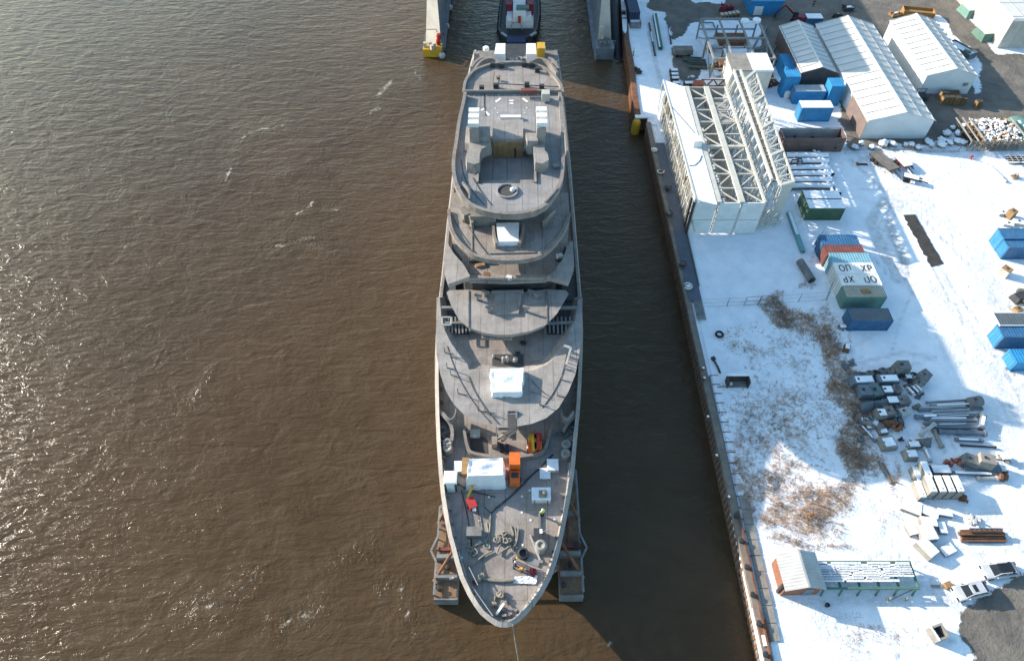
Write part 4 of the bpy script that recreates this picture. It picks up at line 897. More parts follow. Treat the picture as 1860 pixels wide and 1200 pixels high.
# ------------------------------------------------------------------ pontoons under the bow
def pontoon(label, x0, x1, flip, yend, ytop):
    t = thing('rusty_pontoon', label, 'pontoon', (*P((x0 + x1) / 2, yend, 1.6)[:2], 0), 0, 'pontoons beside the bow')
    A = P(x0, yend, 1.8); B = P(x1, yend, 1.8); xa, xb = A.x, B.x; y0 = A.y; y1 = P(x0, ytop, 1.8).y; md = (xa + xb) / 2
    m = MB(); m.bx(xa, xb, y0, y1, -1, 1.6); m.build('pontoon_hull', 'steel', t, True)
    m = MB(); m.bx(xa + .15, xb - .15, y0 + .3, y1 - .2, 1.61, 1.66)
    m.build('deck_plate', 'pontoon_rust', t, True)
    m = MB(); m.bx(xa, xb, y0 - .12, y0 - .003, .2, 2.1); m.build('end_plate', 'steel', t, True)
    for yy, h in ((y0 + 2.2, 2.6), (y0 + 4.4, 2.9), (y0 + 9.6, 2.4)):
        m = MB(); m.bx(xa + .1, xb - .1, yy, yy + .45, 1.66, h); m.build('cross_beam', 'steel', t, True)
    o = xa if flip < 0 else xb
    m = MB()
    m.tube((o + flip * .15, y0 + 2.0, 1.9), (o - flip * 2.9, y0 + 5.6, 5.2), .2, 8); m.tube((o + flip * .1, y0 + 9.0, 1.9), (o - flip * 2.2, y0 + 12.2, 5.0), .18, 8)
    if flip > 0: m.tube((o - 2.5, y0 + 2.4, 1.9), (o - 4.6, y0 + 5.5, 4.5), .2, 8)
    m.build('raking_strut', 'rust', t, True)
    m = MB(); m.beam((o, y0 + .4, 2.2), (o, y0 + 4.2, 2.2), .22); m.beam((o, y0 + 4.2, 2.2), (o + flip * .7, y0 + 5.5, 2.2), .22); m.beam((o + flip * .7, y0 + 5.5, 2.2), (o, y0 + 7.2, 2.2), .22); m.beam((o, y0 + 7.2, 2.2), (o, y1 - .5, 2.2), .2)
    for k in range(9): yy = y0 + .5 + k * (y1 - y0 - 1) / 8; m.beam((o, yy, 1.6), (o, yy, 2.2), .14)
    m.build('edge_rail', 'steel', t, True)
    m = MB(); m.bx(md - 1.2, md + 1.4, y0 + 5.6, y0 + 6.0, 1.66, 2.0); m.bx(md - .15, md + .05, y0 + 5, y0 + 9, 1.66, 1.8); m.build('rust_girder', 'oxide', t, True)
    for k in range(3): 
        m = MB(); m.lathe([(.25, 0), (.2, .5), (.3, .55), (0, .6)], (md + (k - 1) * .9, y0 + 1.2 + k * 2.4, 1.66), 10); m.build('bitt', 'dark', t, True)
M['pontoon_rust'] = pm('rusted_pontoon_deck', (.28, .175, .10), (.15, .09, .06), .6, .85, 0, (.12, .08, .06), .42, .3)
pontoon('rusty flat pontoon in sunlight beside the left side of the bow', 788, 831, -1, 1088, 915)
pontoon('grey pontoon in deep shadow beside the right side of the bow', 1017, 1060, 1, 1082, 850)

# ------------------------------------------------------------------ dock wings, tug
def loft_quads(m, secs):
    'secs: list of rings with equal point count'
    n = len(secs[0]); o = len(m.v)
    m.add([p for s in secs for p in s], [(i * n + k, i * n + (k + 1) % n, (i + 1) * n + (k + 1) % n, (i + 1) * n + k) for i in range(len(secs) - 1) for k in range(n)] + [tuple(range(n - 1, -1, -1)), tuple((len(secs) - 1) * n + k for k in range(n))])
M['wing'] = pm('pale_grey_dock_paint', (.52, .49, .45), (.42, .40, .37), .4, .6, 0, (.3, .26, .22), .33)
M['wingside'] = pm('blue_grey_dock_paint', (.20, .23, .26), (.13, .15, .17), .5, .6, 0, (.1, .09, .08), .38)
t = thing('dock_wing_wall', 'long pale dock wall with a yellow end at the left of the tug', 'dock wall', (-19, 145, 0), 0, 'dock walls either side of the tug')
def pxs(pts): return [P(x, y, z) for x, y, z in pts]
near = [Vector((-19.7, 149.3, 2.6)), Vector((-15.9, 145.2, 2.6))]
WT = 30.0
def wing_secs(ends):
    return ends
m = MB()      # battered outer side, upright inner side, obliquely cut end
def wring(yo, yi): return [Vector((-19.9, yo, -1)), Vector((-17.6, yo - .4, 12.6)), Vector((-17.4, yo - .4, WT)), Vector((-15.9, yi, WT)), Vector((-15.9, yi, -1))]
loft_quads(m, [wring(149.3, 145.2), wring(262, 262)]); m.build('wing_body', 'wing', t, True)
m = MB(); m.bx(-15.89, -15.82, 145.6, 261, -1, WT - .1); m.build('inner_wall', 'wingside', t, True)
m = MB(); m.bx(-15.815, -15.0, 144.6, 261, .3, 1.2); m.build('rubbing_ledge', 'wingside', t, True)
y0 = 145.2
m = MB(); m.bx(near[0].x - .1, near[1].x + .3, y0 - 2.6, y0 - .01, -1, 1.8); m.build('end_platform', 'yellow', t, True)
for k, (dx, dy) in enumerate(((-.2, -1.4), (.9, -1.1), (1.8, -1.6), (1.4, -2.5))):
    m = MB(); m.box((near[0].x + .6 + dx, y0 + dy, 2.3), (.7, .8, 1.0), .2 * k); m.build('deck_locker', 'cream', t, True)
m = MB(); m.lathe([(.45, -.6), (.6, 0), (.45, .6), (0, .7)], (near[1].x - .5, y0 - .6, 2.5), 12); m.lathe([(.45, -.6), (.6, 0), (.45, .6), (0, .7)], (near[1].x - .3, y0 - .4, 3.6), 12); m.build('red_buoy', 'red', t, True)
m = MB(); m.beam((near[0].x + .6, y0 - 2.9, 3.8), (near[0].x + .6, y0 + .3, 4.2), .12); m.beam((near[0].x + .6, y0 + .3, 4.9), (near[1].x - .8, y0 + .3, 4.9), .12); m.beam((near[1].x - .8, y0 + .3, 4.2), (near[1].x - 1, y0 + 2.5, 5.3), .14); m.build('railing', 'steel', t, True)
def fender(x, y, c, label, r=.75):
    p = P(x, y, .6); t = thing('fender_ball', label, 'fender', (p.x, p.y, 0), 0, 'ball fenders along the dock walls')
    m = MB(); m.lathe([(.01, .6 - r)] + [(r * math.sin(a), .6 - r * math.cos(a)) for a in (.5, .9, 1.3, 1.7, 2.1, 2.5, 2.8)] + [(.01, .6 + r)], (0, 0, 0), 14); m.build('ball', c, t, smooth=True)
    m = MB(); m.lathe([(.15, .6 + r - .03), (.15, .6 + r + .12), (0, .6 + r + .14)], (0, 0, 0), 8); m.build('eye', 'dark', t)
for i, (x, y) in enumerate(((817, 14), (811, 48), (803, 101))): fender(x, y, 'palegrey', ('white ball fender by the left dock wall, farthest of the three', 'white ball fender midway along the left dock wall', 'white ball fender at the yellow end of the left dock wall')[i])
fender(806, 67, 'red', 'single red ball fender hanging by the left dock wall')
for i, (x, y) in enumerate(((1073, 14), (1076, 41), (1078, 61))): fender(x, y, 'palegrey', ('white ball fender by the right dock wall, topmost of the three', 'white ball fender by the right dock wall, middle of the three', 'white ball fender by the right dock wall, nearest its open end')[i], .6)
# right wing
t = thing('dock_wing_wall', 'long pale dock wall with an open platform end between the tug and the quay', 'dock wall', (18, 145, 0), 0, 'dock walls either side of the tug')
a0, b0 = Vector((19.1, 145.2, 4)), Vector((22.5, 145.2, 4))
def rring(y): return [Vector((19.1, y, -1)), Vector((19.1, y, WT)), Vector((20.4, y, WT)), Vector((20.7, y, 12.6)), Vector((22.6, y, -1))]
m = MB(); loft_quads(m, [rring(145.2), rring(262)]); m.build('wing_body', 'wing', t, True)
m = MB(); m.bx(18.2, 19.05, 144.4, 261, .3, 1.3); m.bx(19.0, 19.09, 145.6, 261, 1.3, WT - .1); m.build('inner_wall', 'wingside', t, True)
m = MB(); yy = a0.y; m.bx(a0.x - .6, b0.x, yy - 3.6, yy - .01, -1, 2.6); m.build('end_platform', 'wingside', t, True)
m = MB()
for k in range(6): m.box((a0.x + .4 + (k % 3) * .95, yy - 1.0 - (k // 3) * 1.5, 3.0), (.6, .7, .9 + .2 * (k % 2)))
m.build('platform_gear', 'conc_dark', t, True)
m = MB(); m.bx(a0.x + .1, a0.x + 1.2, yy - 1.2, yy - .02, 2.6, 6.2); m.build('access_box', 'cream', t, True)
m = MB()
for z in (3.6, 4.3): m.beam((b0.x - 2.6, yy - 3.5, z), (b0.x, yy - 3.5, z), .1)
for k in range(4): m.beam((b0.x - 2.6 + k * .86, yy - 3.5, 2.6), (b0.x - 2.6 + k * .86, yy - 3.5, 4.3), .1)
m.beam((a0.x - .55, yy - 4.2, .2), (a0.x - .55, yy - .9, .2), .4, 2.2); m.build('railing', 'steel', t, True)
# dolphin pile
t = thing('dolphin_pile', 'thick dark steel pile in the water beside the right dock wall', 'pile', (*P(1123, 112, 0)[:2], 0))
p = P(1124, 112, 0); q = P(1113, -60, 9)
m = MB(); m.tube((p.x, p.y, -1), (q.x + .2, p.y + 26, 6.5), 1.0, 16); m.build('pile', 'tug', t, True); m = MB(); m.tube((p.x, p.y + .3, -.6), (p.x, p.y + .6, -.2), 1.15, 16); m.build('collar', 'dark', t, True)

# tug
t = thing('tug_boat', 'black tug with white and maroon deckhouse standing behind the stern of the yacht', 'tug', (*P(943, 30, 0)[:2], 0))
L = [(910, 68), (905, 58), (907, 30), (911, 0)]; Rr = [(979, 0), (980, 30), (976, 58), (968, 68), (955, 75), (922, 75)]
lp = px2(L, 2.0); rp = px2(Rr, 2.0)
fy = 185
out = lp + [(lp[-1][0] + .4, 176), (-2.0 + .7, 184), (.9, 187), (3.2, 184), (rp[0][0] - .4, 176)] + rp
m = MB(); m.prism(shrink(out, .9), -1, 1.9, out); m.build('hull', 'tug', t, True)
m = MB(); n = len(out); inn_ = shrink(out, .93)
m.add([(x, y, 2.7) for x, y in out] + [(x, y, 2.7) for x, y in inn_] + [(x, y, 1.9) for x, y in inn_] + [(x, y, 1.9) for x, y in out], [(k, (k + 1) % n, n + (k + 1) % n, n + k) for k in range(n)] + [(n + k, n + (k + 1) % n, 2 * n + (k + 1) % n, 2 * n + k) for k in range(n)] + [(3 * n + k, 3 * n + (k + 1) % n, (k + 1) % n, k) for k in range(n)])
m.build('bulwark', 'tug', t, True)
m = MB()
for k in range(n):
    a = Vector((*out[k], 1.6)); b = Vector((*out[(k + 1) % n], 1.6)); d = b - a; c = max(1, int(d.length / 1.6))
    for j in range(c): m.tube(a.lerp(b, (j + .15) / c), a.lerp(b, (j + .85) / c), .42, 8)
m.build('tyre_fender_row', 'tyre', t, True)
m = MB(); m.prism(px2([(921, 66), (953, 66), (955, 76), (920, 76)], 2.75), 1.9, 2.75); m.build('stern_roller', 'tugblue', t, True)
def tb(x0, x1, ya, yb, z, z0, mat, nm):
    a = P(x0, yb, z); b = P(x1, yb, z); c = P(x0, ya, z); m = MB(); m.bx(a.x, b.x, a.y, c.y, z0, z); return m.build(nm, mat, t, True)
tb(919, 969, -30, 34, 4.2, 1.9, 'white', 'deckhouse'); tb(932, 955, -40, 22, 6.5, 4.21, 'white', 'upper_house')
tb(921, 931, 18, 31, 5.2, 4.21, 'tarp', 'casing'); tb(954, 965, 18, 31, 5.2, 4.21, 'tarp', 'casing'); tb(941, 946, 21, 31, 5.6, 4.21, 'red', 'red_locker')
tb(938, 961, 9, 15, 7.0, 6.51, 'midgreen', 'green_deck'); tb(919, 930, -20, 8, 6.8, 4.21, 'maroon', 'funnel'); tb(957, 969, -20, 8, 6.8, 4.21, 'maroon', 'funnel'); tb(921, 928, 10, 16, 5.0, 4.21, 'midgreen', 'vent'); 
w0 = P(944, -40, 8); m = MB(); m.prism([(w0.x - 2.4, w0.y - 2), (w0.x + 2.4, w0.y - 2), (w0.x + 2, w0.y + 3), (w0.x - 2, w0.y + 3)], 6.5, 9.3); m.build('wheelhouse', 'white', t, True)
for x, y, r in ((926, 38, .6), (942, 38, .8), (952, 38, .6)):
    m = MB(); m.lathe([(r, 0), (r * .7, .3), (r * .7, .8), (r, 1.0), (0, 1.05)], tuple(P(x, y, 2.2)), 12); m.build('winch_drum', 'steel', t, True)
m = MB(); p = P(938, 53, 2); 
for k in range(9): a = math.pi * k / 8; b_ = math.pi * (k + 1) / 8; m.tube((p.x + 1.3 * math.cos(a), p.y, 1.9 + 1.8 * math.sin(a)), (p.x + 1.3 * math.cos(b_), p.y, 1.9 + 1.8 * math.sin(b_)), .14, 6)
m.build('towing_arch', 'palegrey', t, True)
for x, y, x2, y2 in ((911, 60, 920, 66), (964, 65, 974, 59)):
    m = MB(); m.beam(P(x, y, 2.8), P(x2, y2, 2.8), .5, .3); m.build('rail_pad', 'palegrey', t, True)
# ------------------------------------------------------------------ quay
QL = [(27.15, 10), (27.0, 20), (26.75, 45), (26.55, 65), (26.4, 85), (26.2, 100), (26.1, 113.6)]
t = thing('quay_wall', 'long grey brown quay wall with a concrete cap beside the black water', 'quay wall', (26.5, 60, 0))
o = [(x, y) for x, y in QL]
m = MB(); m.prism(o + [(28.0, 113.6), (28.0, 10)], -2, 2.55); m.build('wall', 'conc_dark', t, True)
m = MB(); m.prism([(x - .12, y) for x, y in QL] + [(x + .75, y) for x, y in QL[::-1]], 2.56, 3.25); m.build('concrete_cap', 'quaycap', t, True) if 'quaycap' in M else None
M['quaycap'] = pm('weathered_quay_cap', (.23, .195, .16), (.14, .12, .10), .5, .9, 0, (.30, .25, .19), .4, .3)
m.build('concrete_cap', 'quaycap', t, True)
m = MB()
for k in range(110): y = 14 + k * .9; x = np.interp(y, [q[1] for q in QL], [q[0] for q in QL]); m.box((x - .02, y, .75), (.12, .45, 3.4))
m.build('sheet_pile_ribs', 'rust', t, True)
s = MB(); s.prism([(26.85, 10), (28.2, 10), (28.2, 113), (26.85, 113)], 2.0, 2.9); struct(s.build('quay_edge_snow', 'snow'))
# slot with cross ties along the lower quay
y_a, y_b = yq(1010), yq(682)
t = thing('anchor_slot', 'row of rusty ties over a snowy slot behind the lower quay wall', 'tie beams', (28, 45, GZ))
m = MB(); m.bx(27.55, 27.75, y_a, y_b, 2.9, 3.06); m.build('edge_beam', 'conc_dark', t, True)
m = MB()
for k in range(18): y = y_a + (y_b - y_a) * k / 17; m.bx(27.76, 28.9, y, y + .09, 2.96, 3.06)
m.build('tie_row', 'rust', t, True)
t = thing('concrete_plank_walk', 'pale concrete plank path behind the sunlit lower quay wall', 'path slabs', (28.4, 28, GZ))
ya, yb = yq(1165), yq(900)
for k in range(9):
    y = ya + (yb - ya) * k / 9; m = MB(); m.bx(28.0, 29.1, y + .06, y + (yb - ya) / 9 - .04, 3.04, 3.16); m.build('slab', 'concrete', t, True)
t = thing('rusty_waling', 'rusty orange steel rail lying on the sunlit lower end of the quay wall', 'rail', (27, 26, 3.3))
m = MB(); m.beam((27.55, yq(1200), 3.4), (27.45, yq(930), 3.4), .22, .2); m.build('rail', 'rust', t, True)
m = MB()
for k in range(6): y = yq(1190) + k * 3.1; m.lathe([(.22, 0), (.22, .45), (.32, .5), (0, .55)], (27.0, y, 3.25), 8)
m.build('cleat_row', 'dark', t, True)
t = thing('rust_plate', 'rusty brown steel plate on the snow at the bottom end of the quay', 'steel plate', (*P(1375, 1150, GZ)[:2], GZ))
m = MB(); m.prism(px2([(1374, 1125), (1392, 1125), (1402, 1165), (1384, 1168)], 3.3), 3.05, 3.3); m.build('plate', 'rust', t, True); m = MB(); m.prism(px2([(1384, 1152), (1392, 1152), (1398, 1172), (1388, 1172)], 3.5), 3.31, 3.45); m.build('snow_patch', 'snow', t, True)
for i, (x, y) in enumerate(((1276, 672), (1278, 690), (1284, 760), (1300, 830), (1322, 905))):
    p = P(x, y, 3.3); q = thing('mooring_post', ('pale snow topped post on the quay cap above the slot', 'second snow topped post right below the first one', 'short mooring post on the quay wall in the middle of the tie row', 'short mooring post on the shaded quay wall', 'short rusty mooring post where sunlight reaches the quay')[i], 'post', (p.x, p.y, 3.25), 0, 'posts along the quay')
    m = MB(); m.lathe([(.2, 0), (.14, .5), (.22, .62), (0, .7)], (0, 0, 0), 10); m.build('post', 'rust', q); m = MB(); m.lathe([(.18, .66), (.14, .74), (0, .77)], (0, 0, 0), 10); m.build('snow_cap', 'snow', q)
# dark walkway on the upper quay
t = thing('floating_walkway', 'long dark blue grey steel walkway along the quay with ladder rungs at its near end', 'walkway', (28, 95, 3))
ya, yb = yq(548), yq(262)
m = MB(); m.prism([(26.95, ya), (28.9, ya), (28.6, yb), (26.9, yb)], 2.9, 3.32); m.build('deck', 'walkway', t, True)
m = MB(); m.bx(28.92, 29.05, ya + 3, yb, 3.0, 3.5); m.build('curb', 'steel', t, True)
m = MB()
for k in range(9): m.bx(27.6, 28.95, ya - 3.6 + k * .42, ya - 3.42 + k * .42, 3.1, 3.3)
m.build('rung_row', 'steel', t, True)
for i, (x, y, lab, c) in enumerate(((1189, 272, 'white and black coil at the top end of the dark walkway', 'white'), (1200, 312, 'white bundle on rusty stand on the dark walkway', 'rust'), (1213, 342, 'dark tangle of straps on the walkway', 'dark'), (1215, 388, 'small dark winch at the edge of the walkway', 'conc_dark'), (1240, 480, 'rusty brown winch in the middle of the walkway', 'rust'), (1250, 520, 'white bent hose on the walkway above its ladder end', 'white'))):
    p = P(x, y, 3.6); q = thing('quay_gear', lab, 'gear', (p.x, p.y, 3.32), i * .7, 'gear lying on the dark walkway')
    m = MB(); m.box((0, 0, .25), (.8, .6, .5), 0, .8); m.build('base', c, q)
    m = MB(); m.path([(.6 * math.cos(a * .8), .6 * math.sin(a * .8), .2 + .05 * a) for a in range(8)], .09); m.build('line', 'white' if i in (0, 1, 5) else 'dark', q)
# brown sheet-pile quay further on and the snowy edge beam beyond
t = thing('sheet_pile_quay', 'rusty brown sheet pile wall with snow on its top beside the dock', 'quay wall', (25, 130, 0))
A = [P(x, y, 3.2) for x, y in ((1154, 212), (1148, 170), (1143, 120), (1134, 72), (1128, 0))]
o = [(p.x, p.y) for p in A] + [(A[-1].x, 215)]
pts = o + [(28, 215), (28, A[0].y)]
m = MB(); m.prism(pts, -2, 2.7); m.build('wall', 'rust', t, True)
m = MB(); m.prism(o + [(x + 1.1, y) for x, y in o[::-1]], 2.71, 3.3); m.build('cap_beam', 'oxide2', t, True) if 'oxide2' in M else m.build('cap_beam', 'rust', t, True)
m = MB()
for k in range(60): y = A[0].y + .4 + k * .8; x = np.interp(y, [q[1] for q in o], [q[0] for q in o]); m.box((x - .05, y, .9), (.14, .4, 3.4))
m.build('pile_ribs', 'rust', t, True)
s = MB(); s.prism([(o[0][0] + 1.0, o[0][1])] + [(x + 1.0, y) for x, y in o[1:]] + [(28.3, 215), (28.3, o[0][1])], 2.72, 3.02); struct(s.build('quay_edge_snow', 'snow'))
s = MB(); s.prism([(26.4, 113.1), (28.2, 113.1), (28.2, A[0].y), (26.4, A[0].y)], 2.2, 3.0); struct(s.build('quay_edge_snow', 'snow'))
t = thing('yellow_fender', 'yellow fender pile with a snowy top at the step in the quay', 'fender pile', (*P(1157, 240, 0)[:2], 0))
p = P(1157, 218, 3); m = MB(); m.lathe([(.55, -1), (.85, .2), (.85, 2.4), (.6, 3.0), (0, 3.05)], (p.x, p.y, 0), 12); m.build('pile', 'yellow', t, True); m = MB(); m.bx(p.x - .4, p.x + 2.2, p.y + .3, p.y + 1.2, 2.6, 3.1); m.build('bracket', 'dark', t, True); m = MB(); m.bx(p.x - .3, p.x + 2.2, p.y + .3, p.y + 1.2, 3.11, 3.35); m.build('snow_cap', 'snow', t, True)
# snowed barge moored beside the upper quay
t = thing('snowy_barge', 'narrow snow covered work boat lying along the upper quay', 'boat', (*P(1133, 30, 1)[:2], 0))
q = [(1126, -20), (1134, -20), (1139, 40), (1139, 58), (1136, 64), (1131, 58)]
m = MB(); m.prism(px2(q, 3.3), 2.9, 3.5); m.build('hull', 'conc_dark', t, True); m = MB(); m.prism(shrink(px2(q, 3.6), .92), 3.51, 3.7); m.build('snow_cover', 'snow', t, True)
m = MB(); m.box(tuple(P(1133, 23, 4)), (.8, .9, .6)); m.beam(P(1127, 33, 4), P(1143, 33, 4), .15); m.build('winch', 'dark', t, True)
# ------------------------------------------------------------------ yard buildings
def hall(name, label, x0, x1, y0, y1, ze, za, front, side, roof_mat='hallroof', bays=14, purl=2, lowband=None):
    xm = (x0 + x1) / 2; t = thing(name, label, 'hall', (xm, (y0 + y1) / 2, GZ), 0, 'white storage halls'); ov = .25
    m = MB(); m.add([(x0, y0, GZ), (x1, y0, GZ), (x1, y0, ze), (xm, y0, za - .12), (x0, y0, ze)], [(0, 1, 2, 3, 4)]); m.build('front_gable', front, t, True)
    m = MB(); m.add([(x1, y1, GZ), (x0, y1, GZ), (x0, y1, ze), (xm, y1, za - .12), (x1, y1, ze)], [(0, 1, 2, 3, 4)]); m.build('rear_gable', front, t, True)
    m = MB(); m.bx(x0, x0 + .1, y0 + .02, y1 - .02, GZ, ze - .02); m.build('side_wall', side, t, True); m = MB(); m.bx(x1 - .1, x1, y0 + .02, y1 - .02, GZ, ze - .02); m.build('side_wall', side, t, True)
    for s, xe in ((-1, x0 - ov), (1, x1 + ov)):
        m = MB(); sag = .0
        def f(u, v):
            ph = (v * bays) % 1.0; sg = .13 * math.sin(math.pi * ph) if ph > 1e-6 else 0
            lim = .05 * math.sin(math.pi * ((u * purl) % 1.0)) if 0 < u < 1 else 0
            return (xm + (xe - xm) * u, y0 - ov + (y1 - y0 + 2 * ov) * v, za + (ze - za) * u * (1 + ov / ((x1 - x0) / 2)) - (sg * .55 + lim) )
        m.grid(f, 8, bays * 6); o = m.build('roof_slope', roof_mat, t, True, True)
        m = MB()
        for k in range(bays + 1):
            v = k / bays; a = Vector(f(0, v)); b = Vector(f(1, v)); m.beam(a + Vector((0, 0, .03)), b + Vector((0, 0, .03)), .10, .05)
        if s > 0 and purl > 1: 
            for k in range(1, purl): m.beam(Vector(f(k / purl, 0)) + Vector((0, 0, .03)), Vector(f(k / purl, 1)) + Vector((0, 0, .03)), .1, .06)
        m.build('roof_rib_set', 'rib', t, True)
    m = MB(); m.beam((xm, y0 - ov, za + .03), (xm, y1 + ov, za + .03), .3, .1); m.build('ridge_cap', 'white', t, True)
    return t, xm
M['hallroof'] = pm('white_membrane_roof', (.62, .60, .56), (.54, .525, .50), .3, .5, 0, (.60, .57, .52), .32, .1)
M['rib'] = pm('membrane_seam', (.44, .43, .42), (.36, .355, .35), .8, .6)
M['gable'] = pm('pale_gable_sheet', (.62, .65, .67), (.55, .58, .60), .5, .5, 0, (.45, .45, .44), .32)
M['darkgable'] = pm('dark_brown_gable', (.10, .08, .08), (.07, .06, .06), .6, .7)
b0, b1 = P(1562, 252, GZ), P(1678, 251, GZ); yB = b0.y; BX0, BX1 = b0.x, b1.x
t, xm = hall('storage_hall', 'largest white roofed storage hall with a pinkish side wall near its front, in the middle', BX0, BX1, yB, P(1490, 44.5, 7.1).y, 7.1, 8.9, 'gable', 'white', bays=15)
m = MB(); m.bx(BX0 - .06, BX0 - .005, yB + .05, yB + 9, GZ, 6.6); m.build('pink_panel', 'pinkwall', t, True)
c0, c1 = P(1667, 170.7, GZ), P(1756, 170.7, GZ); yC = c0.y
t, xm2 = hall('storage_hall', 'white roofed storage hall with stacked pallets in front of its pale gable', c0.x, c1.x, yC, P(1599, 38, 7.2).y, 7.2, 8.7, 'gable', 'white', bays=11)
m = MB(); m.bx(c1.x - 1.9, c1.x - .9, yC - .07, yC - .006, 4.8, 5.5); m.build('gable_vent', 'steel', t, True)
m = MB(); m.bx(c1.x + .02, c1.x + .12, yC + .3, yC + 4, GZ, 5.8); m.build('side_door', 'dark', t, True)
e0 = P(1457, 131, 7.0); e1 = P(1520.5, 130, 7.0)
hall('storage_hall', 'smaller storage hall with a dark brown gable behind blue containers', e0.x, e1.x, e0.y, P(1426, 48, 7.0).y, 7.0, 8.2, 'darkgable', 'brown', bays=10, purl=1)
# big flat roofed hall, top right
d0 = P(1810.6, 88, GZ); t = thing('warehouse', 'large pale warehouse with panel walls at the top right corner', 'warehouse', (d0.x + 12, d0.y + 18, GZ))
x0, y0 = d0.x, d0.y; zr = 9.2
m = MB(); m.bx(x0, x0 + 40, y0, y0 + 60, GZ, zr); m.build('wall_block', 'cream', t, True)
m = MB(); m.prism([(x0 - .3, y0 - .3), (x0 + 40, y0 - .3), (x0 + 40, y0 + 60), (x0 - .3, y0 + 60)], zr + .004, zr + .35, [(x0 + .2, y0 + .2), (x0 + 40, y0 + .2), (x0 + 40, y0 + 60), (x0 + .2, y0 + 60)]); m.build('roof', 'hallroof', t, True)
m = MB()
for k in range(8): m.beam((x0 + 2.5 + k * 3.6, y0, zr + .37), (x0 + 2.5 + k * 3.6, y0 + 60, zr + .37), .16, .08)
for k in range(8): m.beam((x0, y0 + 1 + k * 6, zr + .38), (x0 + 40, y0 + 1 + k * 6, zr + .38), .12, .06)
m.build('roof_rib_set', 'rib', t, True)
m = MB()
for k in range(8): m.bx(x0 + 2.5 + k * 3.6, x0 + 2.62 + k * 3.6, y0 - .05, y0 - .004, GZ, zr - .1)
for k in range(8): m.bx(x0 - .05, x0 - .004, y0 + 3 + k * 4, y0 + 3.14 + k * 4, GZ, zr - .1)
m.build('panel_joint_set', 'rib', t, True)
m = MB(); m.bx(x0 - .06, x0 - .004, y0 + 12, y0 + 18, GZ, 5.4); m.build('side_door', 'rib', t, True)
for i, (x, y, l) in enumerate(((1737 + 22, 18, 'green tarpaulin covered load beside the pale warehouse wall, the farther one'), (1787, 60, 'dark green lattice rack beside the pale warehouse wall, the nearer one'))):
    p = P(x, y, GZ + 1); q = thing('covered_load', l, 'load', (p.x, p.y, GZ), .1, 'green loads by the warehouse'); m = MB(); m.box((0, 0, .8), (2.6, 4.5, 1.6), 0, .75); m.build('load', 'palegreen' if i == 0 else 'midgreen', q); m = MB(); m.box((0, 0, 1.66), (1.7, 3.2, .1)); m.build('snow_cap', 'snow', q)
    m = MB(); [m.beam((-1.2, -2 + k, .1), (1.2, -2 + k, .1), .15) for k in range(5)]; m.build('bearer_row', 'steel', q)

# ------------------------------------------------------------------ dismantled hall frames
t = thing('hall_frame', 'dismantled white hall of three open roof bays with lattice bracing and pale end panels', 'steel frame', (35, 100, GZ))
ZT = 9.7
FL, FR = P(1265, 365, ZT), P(1391, 371, ZT); yF = (FL.y + FR.y) / 2; BK = P(1243, 158, ZT); yBk = BK.y
xs = [P(1265, 368, ZT).x, P(1304, 371, ZT).x, P(1309, 371, ZT).x, P(1347, 371, ZT).x, P(1351, 371, ZT).x, P(1391, 371, ZT).x]
M['framewhite'] = pm('cream_white_steel', (.56, .535, .47), (.46, .44, .385), .7, .5, 0, (.36, .27, .18), .35)
M['panelgrey'] = pm('grey_wall_panel', (.34, .34, .325), (.28, .28, .27), .6, .6, 0, (.3, .29, .27), .34)
for i in range(3):
    x0, x1 = xs[2 * i], xs[2 * i + 1]
    m = MB(); m.bx(x0, x1, yF - .12, yF - .002, GZ + .2, ZT); m.build('end_panel', 'white', t, True)
    m = MB(); m.bx(x0 + .05, x1 - .05, yF - .16, yF - .125, 6.1, 6.2); m.build('panel_joint', 'rib', t, True)
    m = MB(); m.bx(x0, x1, yBk, yBk + .12, GZ, ZT); m.build('back_panel', 'panelgrey', t, True)
for i, xx in enumerate((xs[0], (xs[1] + xs[2]) / 2, (xs[3] + xs[4]) / 2, xs[5])):
    m = MB(); wd = .9 if 0 < i < 3 else .35; m.beam((xx, yF, ZT), (xx, yBk, ZT), wd, .35); m.build('top_chord', 'framewhite', t, True)
    m = MB(); m.bx(xx - .06, xx + .06, yF + .05, yBk - .05, GZ + 1.8, ZT - 1.6) if i in (1, 2) else m.beam((xx, yF, GZ + .3), (xx, yBk, GZ + .3), .25); m.build('bay_wall', 'panelgrey', t, True)
    m = MB(); nb = 11
    for k in range(nb):
        y = yF + (yBk - yF) * k / nb; y2 = yF + (yBk - yF) * (k + 1) / nb; z0, z1 = (GZ + .3, ZT - .1)
        m.beam((xx, y, z0), (xx, y, z1), .18); m.beam((xx, y, z0 if k % 2 else z1), (xx, y2, z1 if k % 2 else z0), .13)
    m.build('side_lattice', 'framewhite', t, True)
for (x0, x1) in ((xs[2], xs[3]), (xs[4], xs[5])):
    m = MB(); nb = 9
    for k in range(nb + 1):
        y = yF + (yBk - yF) * k / nb; m.beam((x0, y, ZT - .15), (x1, y, ZT - .15), .22 if k != 4 else .5)
        if k < nb: y2 = yF + (yBk - yF) * (k + 1) / nb; m.beam((x0 if k % 2 else x1, y, ZT - .15), (x1 if k % 2 else x0, y2, ZT - .15), .18)
    m.build('roof_bracing', 'framewhite', t, True)
    m = MB()
    for k in range(nb + 1): y = yF + (yBk - yF) * k / nb; m.beam((x0, y, GZ + 1.5), (x1, y, GZ + 1.5), .2); m.beam((x0, y, GZ + 1.5), (x1, y, ZT - 1.5), .1) if k % 2 else None
    m.bx(x0 + .2, x1 - .2, yF + (yBk - yF) * .72, yBk - .2, GZ + 4.6, GZ + 4.75); m.build('bay_floor', 'panelgrey', t, True)
